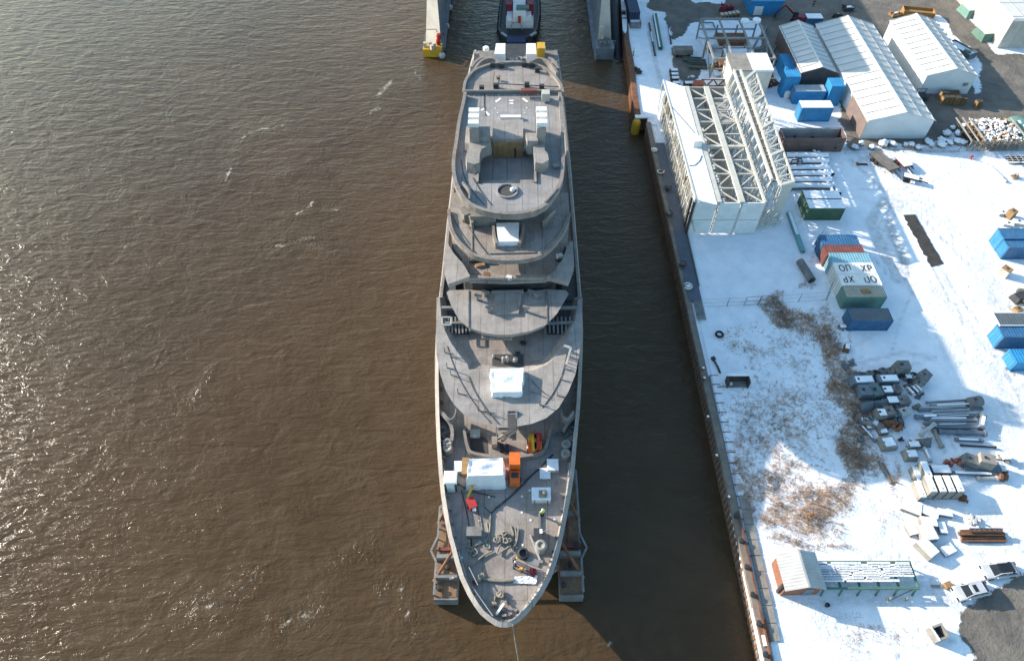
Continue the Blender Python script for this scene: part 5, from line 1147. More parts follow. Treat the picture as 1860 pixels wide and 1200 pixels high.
m = MB(); zz = ZT + .25; m.prism(px2([(1265, 365), (1303, 372), (1243.5, 158), (1205, 145)], zz), ZT + .19, zz); m.build('roof_sheet', 'snow', t, True)
m = MB()
a = P(1265, 366, ZT + .2); b = P(1205, 146, ZT + .2); m.beam(a, b, .2, .3); m.beam(P(1262, 420, GZ + 3), P(1203, 180, GZ + 3), .25)
for k in range(12): p = a.lerp(b, k / 11); q = P(1262, 420, GZ + 3).lerp(P(1203, 180, GZ + 3), k / 11); m.beam(p, (q.x - .4, p.y, GZ + .2), .14); m.beam(p, (q.x - .4, p.y + 2.5, GZ + .2), .1)
m.build('outer_lattice', 'framewhite', t, True)
m = MB(); m.beam((xs[0] - .35, yF, GZ), (xs[0] - .35, yF, ZT), .3); m.beam((xs[0] - .4, yF + 1.5, GZ), (xs[0] - .4, yF + 1.5, ZT - .4), .3); m.build('corner_post', 'dark', t, True)
m = MB(); p = P(1266, 254, ZT + 1.2); m.box((p.x, p.y, ZT + .85), (1.5, 1.6, 1.2), .1); m.build('roof_box', 'white', t, True)
m = MB(); m.path([P(x, y, ZT + .3) for x, y in ((1218, 192), (1236, 212), (1252, 230), (1262, 242))], .05); m.path([P(x, y, ZT + .3) for x, y in ((1252, 301), (1262, 300), (1271, 292), (1275, 282))], .05); m.build('roof_cable', 'dark', t, True)
# conveyor gantry and the tall lattice wall beside it
t = thing('conveyor_gantry', 'long grey conveyor girder with lattice sides beside the dismantled hall', 'gantry', (42, 100, GZ)); ZC = 11.0
a0, a1 = P(1333, 128, ZC), P(1345, 128, ZC); b0_, b1_ = P(1402, 327, ZC), P(1415, 327, ZC)
m = MB(); m.prism([(p.x, p.y) for p in (a0, a1, b1_, b0_)], ZC - .5, ZC - .1); m.build('belt_deck', 'steel', t, True)
m = MB(); m.beam(a0, b0_, .35, .5); m.beam(a1, b1_, .35, .5)
for k in range(16): m.beam(a0.lerp(b0_, k / 15), a1.lerp(b1_, k / 15), .14)
m.build('edge_girder_pair', 'framewhite', t, True)
m = MB()
for k in range(14):
    p = a0.lerp(b0_, k / 13); p2 = a0.lerp(b0_, (k + 1) / 13); q = Vector((p.x - 1.2, p.y, GZ + .3)); q2 = Vector((p2.x - 1.2, p2.y, GZ + .3))
    m.beam(p, q, .16); 
    if k < 13: m.beam(p, q2, .12); m.beam(q, p2, .12); m.beam(q, q2, .18)
m.build('support_lattice', 'framewhite', t, True)
t = thing('lattice_wall', 'tall white lattice wall with narrow sheeted side at the right of the conveyor girder', 'steel frame', (45, 100, GZ)); ZL = 11.6
a0, a1 = P(1354, 145, ZL), P(1372, 130, ZL); b0_, b1_ = P(1417, 337, ZL), P(1442, 330, ZL); bl = P(1424, 422, GZ)
m = MB()
for a, b in ((a0, b0_), (a1, b1_)): m.beam(a, b, .28)
for k in range(17):
    p, q = a0.lerp(b0_, k / 16), a1.lerp(b1_, k / 16); m.beam(p, q, .22 if k % 4 else .5)
    if k < 16: m.beam(p if k % 2 else q, (a1.lerp(b1_, (k + 1) / 16) if k % 2 else a0.lerp(b0_, (k + 1) / 16)), .14)
m.build('top_lattice', 'framewhite', t, True)
m = MB()
for k in range(17):
    p = a1.lerp(b1_, k / 16); g = Vector((p.x - .1, p.y, GZ + .2)); m.beam(p, g, .18); p2 = a1.lerp(b1_, min(k + 1, 16) / 16); m.beam(p if k % 2 else g, Vector((p2.x - .1, p2.y, GZ + .2)) if k % 2 else p2, .13)
    q = a0.lerp(b0_, k / 16); m.beam(q, Vector((q.x, q.y, GZ + .2)), .14)
for z in (5, 8): m.beam((a1.x, a1.y, z), (b1_.x, b1_.y, z), .16)
m.build('side_lattice', 'framewhite', t, True)
m = MB(); m.bx(b1_.x - 1.6, b1_.x - .1, b1_.y - .12, b1_.y - .003, GZ + 1.2, ZL); m.build('side_sheet', 'framewhite', t, True)
m = MB(); m.bx(a1.x - 1.8, b1_.x - 1.2, b1_.y + 4, a1.y, ZL - 2.2, ZL - 2.1) ; m.build('snow_sheet', 'white', t, True)
m = MB(); 
for k in range(6): m.beam((b0_.x - 2.2, b0_.y + k * .5 - 1, GZ + .3 + .15 * k), (b1_.x, b1_.y + k * .6 - 1, GZ + .9), .15)
for k in range(4): m.beam((b0_.x - 3 + k * 1.4, b0_.y - .5, GZ + .2), (b0_.x - 1.6 + k * 1.4, b0_.y - .5, GZ + 5.5 - k), .14)
m.build('foot_bracing', 'framewhite', t, True)
t = thing('white_hopper', 'white gabled hopper house behind the dismantled hall, snow on half its roof', 'hopper', at(1358, 125, 4)); 
m = MB(); p = at(1358, 125, 5); m.bx(-4, 4, -3, 3, 0, 5.2); m.build('house', 'framewhite', t); m = MB(); m.prism([(-4.1, -3.1), (0, -3.1), (0, 3.1), (-4.1, 3.1)], 5.21, 5.5); m.build('dirty_roof', 'concrete', t); m = MB(); m.prism([(.05, -3.1), (4.1, -3.1), (4.1, 3.1), (.05, 3.1)], 5.21, 5.6); m.build('snow_roof', 'snow', t)

# ------------------------------------------------------------------ containers
def container(name, label, loc, c, L=6.06, W_=2.44, H=2.59, rz=0, snow=False, roof=None, open_top=False, group='shipping containers in the yard', door=1, doorc=None):
    t = thing(name, label, 'container', loc, rz, group)
    def ribbed(p0, p1, n, depth, z0, z1):
        a = Vector((*p0, 0)); b = Vector((*p1, 0)); d = (b - a).normalized(); nn = Vector((d.y, -d.x, 0)); pts = []
        for i in range(n):
            for f, o_ in ((0, 0), (.25, 0), (.4, -depth), (.75, -depth), (.9, 0)): pts.append(a.lerp(b, (i + f) / n) + nn * o_)
        pts.append(b); k = len(pts)
        return [(p.x, p.y, z0) for p in pts] + [(p.x, p.y, z1) for p in pts], [(i, i + 1, k + i + 1, k + i) for i in range(k - 1)]
    l, w2 = L / 2, W_ / 2; m = MB(); nl = int(L / .42)
    for p0, p1, n in (((-l + .08, -w2 + .04), (l - .08, -w2 + .04), nl), ((l - .04, -w2 + .08), (l - .04, w2 - .08), 6), ((l - .08, w2 - .04), (-l + .08, w2 - .04), nl), ((-l + .04, w2 - .08), (-l + .04, -w2 + .08), 6)):
        m.add(*ribbed(p0, p1, n, .045, .12, H - .06))
    m.build('corrugated_wall', c, t)
    m = MB()
    for sx in (-1, 1):
        for sy in (-1, 1): m.bx(sx * l - sx * .14, sx * l, sy * w2 - sy * .14, sy * w2, 0, H)
    for z in (.0, H - .12):
        for sy in (-1, 1): m.bx(-l + .14, l - .14, sy * w2 - sy * .1, sy * w2, z + .001, z + .119)
        for sx in (-1, 1): m.bx(sx * l - sx * .1, sx * l, -w2 + .14, w2 - .14, z + .001, z + .119)
    m.build('corner_frame', c, t)
    m = MB()
    if open_top: m.bx(-l + .1, l - .1, -w2 + .1, w2 - .1, .15, .25)
    else:
        n = nl
        m.grid(lambda u, v: (-l + .1 + (L - .2) * u, -w2 + .1 + (W_ - .2) * v, H - .03 + (.03 if int(u * n * 4) % 4 < 2 else 0)), n * 4, 1)
    m.build('floor' if open_top else 'roof', roof or c, t)
    if door:
        s = -door
        for k in (-1, 1):
            m = MB(); m.bx(s * (l + .005), s * (l + .05), k * .03, k * (w2 - .15), .14, H - .14); d = m.build('door', doorc or c, t)
            m = MB(); [m.tube((s * (l + .09), k * q, .16), (s * (l + .09), k * q, H - .16), .03, 6) for q in (.35, .85)]; m.build('lock_bar', 'steel', d)
    if snow: m = MB(); m.bx(-l + .06, l - .06, -w2 + .06, w2 - .06, H + .004, H + .12); m.build('snow_cap', 'snow', t)
    return t
def cont(label, px, py, c, **k):
    H = k.get('H', 2.59); return container(k.pop('name', 'shipping_container'), label, at(px, py, H), c, **k)
cont('dark green container with snowy roof, the farther of a pair', 1493, 355, 'green', snow=True, L=6.1)
cont('dark green container with dented long side facing the camera, the nearer of a pair', 1499, 370, 'green', snow=True, L=6.1)
cont('mid blue container at the far end of the mixed row, behind the red one', 1525, 436, 'blue', H=2.6)
cont('rusty oxide red container in the mixed row', 1534, 453.5, 'oxide', roof='oxide_rust' if 'oxide_rust' in M else 'oxide', H=2.6)
cont('light blue container with bare roof edge behind the white lettered roofs', 1545, 469, 'lightblue', H=2.75)
c1 = cont('white roofed container with black letters OΠ XP, the farther of two', 1553, 487, 'white', roof='white', H=2.8)
c2 = cont('white roofed container with upside down black letters, the nearer of two', 1562, 507, 'white', roof='white', H=2.8)
def letters(parent, flip):
    m = MB(); hz = 2.83; sc = .95
    def st(x0, y0, x1, y1, bx_):
        f = -1 if flip else 1; m.beam(((bx_ + x0 * sc) * f, (y0 - .5) * f * 1.25, hz), ((bx_ + x1 * sc) * f, (y1 - .5) * f * 1.25, hz), .14, .02)
    for k in range(12):
        a, b = 2 * math.pi * k / 12, 2 * math.pi * (k + 1) / 12; st(.4 + .4 * math.cos(a), .5 + .5 * math.sin(a), .4 + .4 * math.cos(b), .5 + .5 * math.sin(b), -2.4)
    st(0, 0, 0, 1, -1.3); st(0, 1, .6, 1, -1.3); st(.6, 1, .6, .25, -1.3)
    st(0, 0, .65, 1, 1.0); st(0, 1, .65, 0, 1.0); st(0, 0, 0, 1, 2.0); st(0, 1, .5, .95, 2.0); st(.5, .95, .5, .5, 2.0); st(.5, .5, 0, .45, 2.0)
    m.build('roof_lettering', 'dark', parent)
letters(c1, False); letters(c2, True)
M['ribroof'] = pm('mossy_ribbed_roof', (.30, .34, .20), (.42, .42, .30), 1.2, .7, 0, (.12, .13, .08), .42)
t = cont('green container with mossy ribbed roof at the near end of the mixed row', 1570, 529, 'palegreen', roof='ribroof', H=2.6)
m = MB()
for k in range(20): m.bx(-2.8 + k * .29, -2.68 + k * .29, -1.1, 1.1, 2.6, 2.70)
m.build('roof_rib_row', 'cream', t); m = MB(); m.box((.1, -.1, 2.8), (1.3, .7, .2), .1); m.build('roof_plank', 'wood', t)
cont('weathered blue container standing alone below the mixed row', 1581, 571, 'blue', roof='greyroof', H=2.3, L=6.0)
cont('tall bright blue container at the side of the brown gabled hall', 1433, 112, 'brightblue', rz=R(90), H=2.9, L=6)
cont('bright blue upright box in front of the tall blue container', 1440, 133, 'brightblue', L=2.8, W_=2.6, H=4.6, door=0)
cont('bright blue container with grey part snowed roof between two blue boxes', 1471, 160, 'brightblue', roof='palegrey', H=2.8)
cont('bright blue container with a thick snow roof, nearest to the open skip', 1483, 190, 'brightblue', snow=True, H=3.0)
cont('bright blue tall box touching the wall of the largest hall', 1520, 149, 'brightblue', L=2.6, W_=3.0, H=4.4, door=0)
cont('blue container with bright doors at the right edge, upper one', 1853, 424, 'blue', H=2.8, L=6.06, doorc='brightblue', roof='blue')
cont('blue container behind it with the open white framed load at the right edge', 1862, 440, 'blue', H=2.6, doorc='brightblue', roof='blue')
cont('white container with a grey flat roof at the right edge', 1848, 579, 'white', roof='greyroof', H=2.9, doorc='white')
cont('blue container with bright doors right in front of the white one', 1856, 600, 'blue', H=2.7, doorc='brightblue', roof='blue')
cont('bright blue skip at the right edge on bare dark soil', 1864, 646, 'brightblue', L=3.6, W_=2.4, H=2.0, roof='brightblue', name='waste_skip')
# long open skip
q0, q1 = P(1416, 276, GZ), P(1527, 276, GZ); t = thing('open_barge_container', 'long brown open topped container with grey inner wall and scrap inside', 'container', ((q0.x + q1.x) / 2, q0.y + 1.6, GZ))
L = q1.x - q0.x; m = MB()
for a in ((-L / 2, L / 2, -1.6, -1.5), (-L / 2, L / 2, 1.5, 1.6), (-L / 2, -L / 2 + .1, -1.49, 1.49), (L / 2 - .1, L / 2, -1.49, 1.49)): m.bx(a[0], a[1], a[2], a[3], 0, 3.0)
m.build('side_wall', 'brown', t); m = MB(); m.bx(-L / 2 + .12, L / 2 - .12, -1.48, 1.48, .1, .3); m.build('floor', 'greyroof', t); m = MB(); m.bx(-L / 2 + .2, L / 2 - .2, 1.36, 1.49, .4, 2.95); m.build('inner_lining', 'palegrey', t)
m = MB()
for k in range(5): m.bx(-L / 2 + 1 + k * L / 5, -L / 2 + 1.1 + k * L / 5, -1.68, -1.605, .1, 1.7)
m.bx(-L / 2 + .1, L / 2 - .1, -1.66, -1.605, 1.7, 1.85); m.build('stiffener_set', 'pinkwall', t)
m = MB(); rr = random.Random(5)
for k in range(16): m.box((rr.uniform(-L / 2 + .8, L / 2 - .8), rr.uniform(-1, 1), .5 + rr.uniform(0, .9)), (rr.uniform(.5, 2), .3, .3), rr.uniform(0, 3))
m.build('scrap_load', 'dark', t)
# ------------------------------------------------------------------ smaller things in the yard
# pipes with snow
def pipe_proto(name, label, L, r, mat, snow, grp, cat='pipe', n=14):
    t = thing(name, label, cat, (0, 0, 0), 0, grp)
    m = MB(); k = n; vs = []
    for x in (-L / 2, L / 2):
        for rr in (r, r * .86): vs += [(x, rr * math.cos(2 * math.pi * i / k), r + rr * math.sin(2 * math.pi * i / k)) for i in range(k)]
    fs = []
    for i in range(k):
        j = (i + 1) % k; fs += [(i, j, 2 * k + j, 2 * k + i), (k + j, k + i, 3 * k + i, 3 * k + j), (j, i, k + i, k + j), (2 * k + i, 2 * k + j, 3 * k + j, 3 * k + i)]
    m.add(vs, fs); m.build('tube', mat, t, smooth=False)
    if snow:
        m = MB(); m.grid(lambda u, v: (-L / 2 + .05 + (L - .1) * u, math.cos(math.pi * (.1 + .8 * v)) * (r + .05 * math.sin(math.pi * v)), r + math.sin(math.pi * (.1 + .8 * v)) * (r + .09 * math.sin(math.pi * v)) + .004), 8, 8); m.build('snow_cap', 'snow', t, smooth=True)
    return t
pp = pipe_proto('steel_pipe', 'x', 4.6, .55, 'blue_grey', True, 'snowy pipes beside the green containers') if 'blue_grey' in M else None
if pp is None:
    colour('blue_grey', (.16, .18, .21)); pp = pipe_proto('steel_pipe', 'x', 4.4, .55, 'blue_grey', True, 'snowy pipes beside the green containers')
rows = [(282, 'top'), (292, 'second'), (304, 'third'), (315, 'fourth'), (326, 'fifth'), (337, 'nearest')]
first = True
for r, (y, nm) in enumerate(rows):
    for c in range(2):
        x = 1452 + c * 33 + r * 1.5
        place(pp, first, at(x - 2, y - 3, 1.1), R(2 - 3 * c), 'snow topped pipe in the %s row of the pile, %s' % (nm, ('left column by the lattice wall', 'right column by the long tubes')[c])); first = False
lp = pipe_proto('long_tube', 'x', 6.5, .35, 'blue_grey', True, 'long tubes beside the pipe pile'); first = True
for i, (x, y, l) in enumerate(((1492, 292, 'far left long tube beside the pipe pile'), (1500, 294, 'far right long tube beside the pipe pile'), (1500, 325, 'near left long tube beside the pipe pile'), (1512, 328, 'near right long tube beside the pipe pile'))):
    place(lp, first, at(x, y, .7), R(98), l); first = False
bp = pipe_proto('concrete_pipe', 'single wide grey pipe lying alone in the snow left of the lettered containers', 4.2, .62, 'stone', False, 'none'); del bp['group']
bp.location = at(1466, 487, 1.2); bp.rotation_euler = (0, 0, R(101))
m = MB()
t = thing('pallet_gear', 'dark frame of pipe fittings on top of the snowy pipes', 'frame', at(1449, 292, 1.6)); t.location.z = GZ + 1.15
m = MB(); m.path([(-1, 0, 0), (-1, .1, .6), (.6, .2, .7), (1, .1, .1)], .14); m.path([(-.2, -.8, 0), (-.2, -.6, .6), (.4, .9, .2)], .12); m.build('bent_pipe', 'dark', t); m = MB(); m.box((.2, -.3, .25), (.7, .6, .5), .3); m.build('valve', 'steel', t)
# teal girder
t = thing('teal_girder', 'long teal steel girder lying in snow beside the lattice wall', 'girder', at(1444, 425, .5)); a, b = P(1433, 385, GZ + .5), P(1459, 456, GZ + .5)
m = MB(); m.beam(a, b, .7, .25); m.build('flange', 'teal', t, True); m = MB(); m.beam(a + Vector((-.3, 0, -.25)), b + Vector((-.3, 0, -.25)), .12, .55); m.beam(a + Vector((.3, 0, -.25)), b + Vector((.3, 0, -.25)), .12, .55); m.build('web_pair', 'teal', t, True); m = MB(); m.beam(a.lerp(b, .02) + Vector((0, 0, .16)), a.lerp(b, .6) + Vector((0, 0, .16)), .5, .07); m.build('snow_cap', 'snow', t, True)
# trailers
def trailer(x, y, rz, L, W_, label, bed, snow):
    t = thing('flatbed_trailer', label, 'trailer', at(x, y, 1), rz, 'trailers parked in the snow')
    m = MB(); m.box((0, 0, .95), (L, W_, .16)); m.build('bed', bed, t); m = MB()
    for s in (-.35, .35): m.beam((-L / 2, s * W_, .78), (L / 2 + .6, s * W_, .78), .15, .2)
    m.beam((L / 2, 0, .7), (L / 2 + 1.6, 0, .55), .14); m.build('frame', 'dark', t)
    for sx in (-.3, -.12):
        for sy in (-.45, .45): m = MB(); m.tube((sx * L, sy * W_ - .15, .4), (sx * L, sy * W_ + .15, .4), .4, 14); m.build('wheel', 'tyre', t)
    m = MB()
    if snow: m.box((0, 0, 1.08), (L * .94, W_ * .9, .1)); m.build('snow_cover', 'snow', t)
    else:
        for k in range(6): m.beam((-L / 2 + .1, -W_ / 2 + .25 + k * (W_ - .5) / 5, 1.05), (L / 2 - .1, -W_ / 2 + .25 + k * (W_ - .5) / 5, 1.05), .22, .05)
        m.build('plank_row', 'conc_dark', t)
M['darkwood'] = pm('tarred_planks', (.075, .065, .052), (.045, .04, .034), 1.5, .8)
trailer(1607, 292, R(-68), 5.4, 2.5, 'dark bare flatbed trailer near the fence', 'darkwood', False)
trailer(1642, 293, R(-75), 3.0, 1.9, 'snow covered red framed trailer right of the dark one', 'maroon', True)
trailer(1656, 321, R(-25), 2.6, 1.3, 'small snow topped cart with dark wheels below the other trailers', 'dark', True)
t = thing('tow_bar', 'dark fork tool lying in the snow left of the dark trailer', 'tow bar', at(1567, 298, .1)); m = MB(); m.beam((-.9, .15, .1), (.9, .1, .1), .12); m.beam((-.9, -.2, .1), (.9, -.25, .1), .12); m.build('prong_pair', 'dark', t); m = MB(); m.box((-1, 0, .12), (.3, .7, .2)); m.build('head', 'rust', t)
# rows of stones and castings
def chunk(seed, d, kind):
    rr = random.Random(seed); m = MB(); L, W_, H = d
    if kind == 'block': m.box((0, 0, H / 2), d, 0, rr.uniform(.78, .95))
    elif kind == 'prism': m.add([(-L / 2, -W_ / 2, 0), (L / 2, -W_ / 2, 0), (L / 2, W_ / 2, 0), (-L / 2, W_ / 2, 0), (-L * .42, 0, H), (L * .42, .05, H)], [(3, 2, 1, 0), (0, 1, 5, 4), (2, 3, 4, 5), (1, 2, 5), (3, 0, 4)])
    elif kind == 'round': m.lathe([(W_ * .42, 0), (W_ * .5, H * .3), (W_ * .46, H * .75), (W_ * .3, H), (W_ * .22, H * .8), (0, H * .78)], (0, 0, 0), 14)
    elif kind == 'drum': m.lathe([(H * .5, -L / 2), (H * .5, L / 2), (H * .33, L / 2), (H * .3, L / 2 - .3), (0, L / 2 - .3)], (0, 0, H * .5), 14, Matrix.Rotation(R(90), 3, 'Y'))
    elif kind == 'heap':
        for k in range(9): m.box((rr.uniform(-.36, .36) * L, rr.uniform(-.36, .36) * W_, rr.uniform(.15, .75) * H), (rr.uniform(.25, .5) * L, rr.uniform(.2, .4) * W_, rr.uniform(.2, .4) * H), rr.uniform(0, 3), .8, rr.uniform(-.5, .5))
    return m
def casting(x, y, d, kind, mat, label, rz=0, snow=0, name=None, cat=None, grp='castings and stone pieces stored in the snow'):
    nm = name or {'block': 'steel_casting', 'prism': 'ridged_casting', 'round': 'round_casting', 'drum': 'winch_drum', 'heap': 'scrap_heap'}[kind]
    t = thing(nm, label, cat or nm.split('_')[1], at(x, y, d[2]), rz, grp)
    chunk(int(x * 31 + y * 17) % 9999, d, kind).build('body', mat, t)
    m = MB(); m.box((d[0] * .1, 0, .05), (d[0] * 1.02, .12, .1)); m.build('bearer', 'wood', t)
    if kind in ('block', 'drum'): m = MB(); m.tube((-d[0] * .2, 0, d[2] * .93), (-d[0] * .2, 0, d[2] * 1.08), d[1] * .12, 10); m.build('lug', 'dark', t)
    if snow: m = MB(); m.box((d[0] * .05, 0, d[2] + .04), (d[0] * .72, d[1] * .66, .09), .05, .85); m.build('snow_cap', 'snow', t)
    return t
colour('slate', (.17, .20, .23), (.1, .1, .1), .4); colour('seagreen', (.12, .17, .17), (.08, .09, .09), .4)
CS = [(1643, 661, (2.0, 1.6, 2.0), 'block', 'stone', 'tallest grey cube casting with a lug, standing at the far edge of the pile', 0, 0),
 (1558, 677, (1.5, 1.3, 1.0), 'heap', 'stone', 'leftmost open gearbox casting in the far row', 0, 0), (1582, 676, (1.4, 1.2, 1.0), 'round', 'stone', 'second round casting in the far row', 0, 0), (1592, 675, (1.2, 1.2, 1.0), 'round', 'dark', 'dark ring casting in the middle of the far row', 0, 0), (1606, 671, (1.3, 1.3, 1.1), 'round', 'stone', 'ring casting in the far row left of the tall cube', 0, 0), (1619, 671, (1.3, 1.3, 1.1), 'round', 'conc_dark', 'brownish ring casting touching the tall cube', 0, 0), (1632, 675, (1.2, 1.1, .9), 'heap', 'dark', 'dark scrap piece in front of the tall cube', 0, 0),
 (1568, 688, (3.4, 1.6, 1.1), 'block', 'slate', 'long slate blue casting half covered by snow, left', 0, 1), (1614, 686, (3.2, 1.5, 1.2), 'block', 'slate', 'long slate blue casting with a snow ridge, right of its twin', 0, 1),
 (1573, 707, (1.8, 1.9, 1.2), 'block', 'slate', 'square slate block at the left end of the third row', 0, 0), (1592, 706, (1.4, 2.1, 1.3), 'block', 'seagreen', 'narrow olive grey block in the third row', .15, 0), (1612, 706, (1.7, 1.5, 1.2), 'block', 'slate', 'slate block with snow at the rim in the third row', 0, 1), (1632, 703, (1.6, 1.6, 1.3), 'round', 'stone', 'grey tank shaped casting at the right of the third row', 0, 0),
 (1578, 730, (1.7, 1.7, 1.4), 'prism', 'slate', 'ridged casting with a bright left facet, leftmost of its row', .2, 0), (1600, 727, (1.9, 1.5, 1.2), 'prism', 'slate', 'ridged casting second in its row', 0, 0), (1621, 725, (1.9, 1.5, 1.2), 'prism', 'seagreen', 'ridged casting with a snow patch, third in its row', 0, 1), (1642, 724, (1.7, 1.4, 1.2), 'block', 'stone', 'grey casting with a bright facet at the right end of the ridged row', .2, 0),
 (1602, 748, (1.4, 1.5, 1.4), 'block', 'conc_dark', 'brown grey block left in the fifth row', 0, 1), (1617, 744, (1.4, 1.5, 1.4), 'block', 'conc_dark', 'brown grey block leaning in the fifth row', .2, 0), (1634, 746, (1.5, 1.4, 1.2), 'heap', 'seagreen', 'dark green gear housing in the fifth row', 0, 0), (1645, 744, (1.4, 1.4, 1.3), 'drum', 'palegrey', 'white mouthed pipe drum at the right of the fifth row', .3, 0),
 (1600, 768, (2.0, 1.6, .9), 'heap', 'conc_dark', 'low heap of brown stones left of the caged heap', 0, 0), (1627, 767, (3.0, 1.8, 1.3), 'heap', 'rust', 'caged heap of rusty brown machine parts', 0, 0), (1605, 782, (1.3, .9, .5), 'block', 'conc_dark', 'small snow capped stone in front of the brown heap', .1, 1),
 (1682, 678, (1.5, 1.4, 1.7), 'block', 'stone', 'grey hexagonal stone bollard right of the far row', .5, 0), (1672, 692, (1.4, 1.3, 1.2), 'drum', 'stone', 'grey drum lying in front of the hexagonal bollard', .5, 0), (1662, 676, (1.2, 1.1, 1.0), 'heap', 'dark', 'dark machine part behind the grey drum', 0, 0), (1663, 684, (1.1, 1.0, .9), 'round', 'conc_dark', 'small round casting between drum and tall cube', 0, 0), (1650, 683, (1.1, 1.0, .8), 'heap', 'stone', 'grey broken casting beneath the tall cube', 0, 1), (1675, 709, (1.2, 1.4, .9), 'heap', 'dark', 'dark engine part at the right end of the third row', 0, 0),
 (1614, 802, (2.0, 1.9, .9), 'block', 'concrete', 'tan stone block with a bright snow top standing alone below the heap', .12, 1), (1656, 823, (1.7, 1.5, .9), 'block', 'concrete', 'square concrete frame with a dark slot on its top', 0, 1),
 (1686, 795, (1.4, 1.4, 1.4), 'prism', 'stone', 'grey pointed casting below the long poles', .1, 0), (1660, 806, (1.9, 1.2, .7), 'heap', 'concrete', 'heap of snowy ribs above the concrete frame', 0, 1),
 (1776, 724, (1.6, 1.6, 1.5), 'drum', 'stone', 'single grey drum at the right end of the poles, long shadow', .2, 0), (1768, 833, (2.0, 1.5, 1.4), 'block', 'stone', 'grey stone block with two round holes', -.4, 0), (1796, 832, (1.9, 1.5, 2.0), 'block', 'concrete', 'tall leaning pale grey casting with a round mouth', -.3, 0), (1826, 828, (1.8, 1.5, .9), 'heap', 'conc_dark', 'brown heap of rope and snow right of the leaning casting', 0, 1), (1725, 835, (1.2, 1.2, .8), 'heap', 'copper', 'left red copper coloured fittings heap', 0, 0), (1744, 833, (1.3, 1.2, .9), 'heap', 'copper', 'right red copper coloured fittings heap', .3, 0), (1826, 860, (1.7, 1.5, 1.1), 'heap', 'rust', 'rust brown gear lying at the far right of the steel plates', 0, 0), (1752, 903, (1.3, 1.5, .6), 'heap', 'rust', 'rusty scrap at the corner of the block stack', .4, 0),
 (1772, 940, (1.6, 1.2, .5), 'heap', 'snowrock', 'low snowy stone heap between slabs and rusty beams', 0, 0), (1540, 629, (1.3, .9, .7), 'block', 'rust', 'brown box with snow lid in the snow above the shrubs', 1.1, 1), (1543, 658, (2.2, 1.4, .7), 'heap', 'stone', 'grey rubble heap at the edge of the shrubs', 0, 0), (1531, 592, (1.2, .9, .5), 'heap', 'conc_dark', 'brown tangle of scrap with snow near the lone blue container', 0, 1)]
M['snowrock'] = pm('snowy_rubble', (.60, .60, .60), (.36, .35, .33), 1.6, .9, 0, (.2, .18, .15), .36)
for c in CS: casting(*c)
# bundles of poles
def pole(a, b, r, mat, label, snow=False, z=.25, nm='steel_pole'):
    A, B = P(*a, GZ + z), P(*b, GZ + z); c = (A + B) / 2; c.z = GZ; t = thing(nm, label, 'pole', c, 0, 'poles lying in the snow')
    m = MB(); m.tube(A, B, r, 10); m.build('shaft', mat, t, True); m = MB(); d = (B - A).normalized(); m.tube(A - d * .02, A + d * .25, r * 1.35, 10); m.tube(B - d * .25, B + d * .02, r * 1.35, 10); m.build('end_flange_pair', mat, t, True)
    if snow: m = MB(); m.beam(A.lerp(B, .12) + Vector((0, 0, r)), A.lerp(B, .8) + Vector((0, 0, r)), r * 1.1, .1); m.build('snow_cap', 'snow', t, True)
PL = [((1683, 731), (1760, 726), .2, 'slate', 'topmost thin pole beside the drum', 0, .5), ((1668, 744), (1784, 742), .25, 'slate', 'second pole from the top, under the thin one', 0, .3), ((1690, 737), (1783, 733), .2, 'blue_grey', 'pole lying between the first and the second', 1, .4),
 ((1663, 757), (1780, 753), .33, 'slate', 'thick pole with lamp base end, third row', 1, .4), ((1680, 760), (1772, 760), .25, 'blue_grey', 'snow striped pole under the thick one', 1, .3), ((1678, 769), (1772, 764), .22, 'slate', 'pole crossing toward the fitting at the right', 0, .3), ((1690, 772), (1762, 775), .3, 'blue_grey', 'short thick pole in the middle of the bundle', 0, .3), ((1704, 783), (1742, 785), .38, 'slate', 'thick left half of the jointed lower pole', 0, .4), ((1742, 785), (1790, 787), .4, 'blue_grey', 'thick right half of the jointed lower pole', 0, .4), ((1735, 798), (1785, 800), .25, 'slate', 'short pole near the bottom of the bundle', 1, .3), ((1745, 808), (1809, 812), .15, 'dark', 'thin dark rod lowest in the bundle', 0, .2),
 ((1786, 755), (1781, 778), .4, 'slate', 'upright lying post across the right end of the bundle', 1, .6), ((1672, 790), (1697, 770), .3, 'palegrey', 'pale pole leaning on the pointed casting', 0, .9), ((1696, 781), (1711, 812), .32, 'concrete', 'concrete post with a dark foot lying aslant', 0, .4), ((1678, 813), (1690, 838), .25, 'palegrey', 'snowy beam left of the concrete frame end', 1, .3), ((1562, 770), (1590, 802), .18, 'blue_grey', 'thin snowy rail at the left edge of the pile', 1, .2),
 ((1722, 858), (1818, 862), .3, 'slate', 'long grey pole in front of the copper fittings', 1, .3), ((1775, 869), (1812, 868), .3, 'palegrey', 'short white tube with dark mouth lying below the grey pole', 0, .3), ((1793, 298), (1828, 330), .22, 'cream', 'cream pole lying alone in the sunlit snow by the fence', 1, .2), ((1647, 703), (1662, 718), .22, 'palegrey', 'first bright tube of the slanted bundle in the casting pile', 1, .9), ((1655, 700), (1671, 716), .22, 'blue_grey', 'second bright tube of the slanted bundle in the casting pile', 1, .9), ((1662, 698), (1676, 712), .2, 'palegrey', 'third bright tube of the slanted bundle in the casting pile', 1, .8)]
PL = [(a[0], a[1], a[2] * .82, *a[3:]) for a in PL]
for a in PL: pole(*a)
rr = random.Random(91)
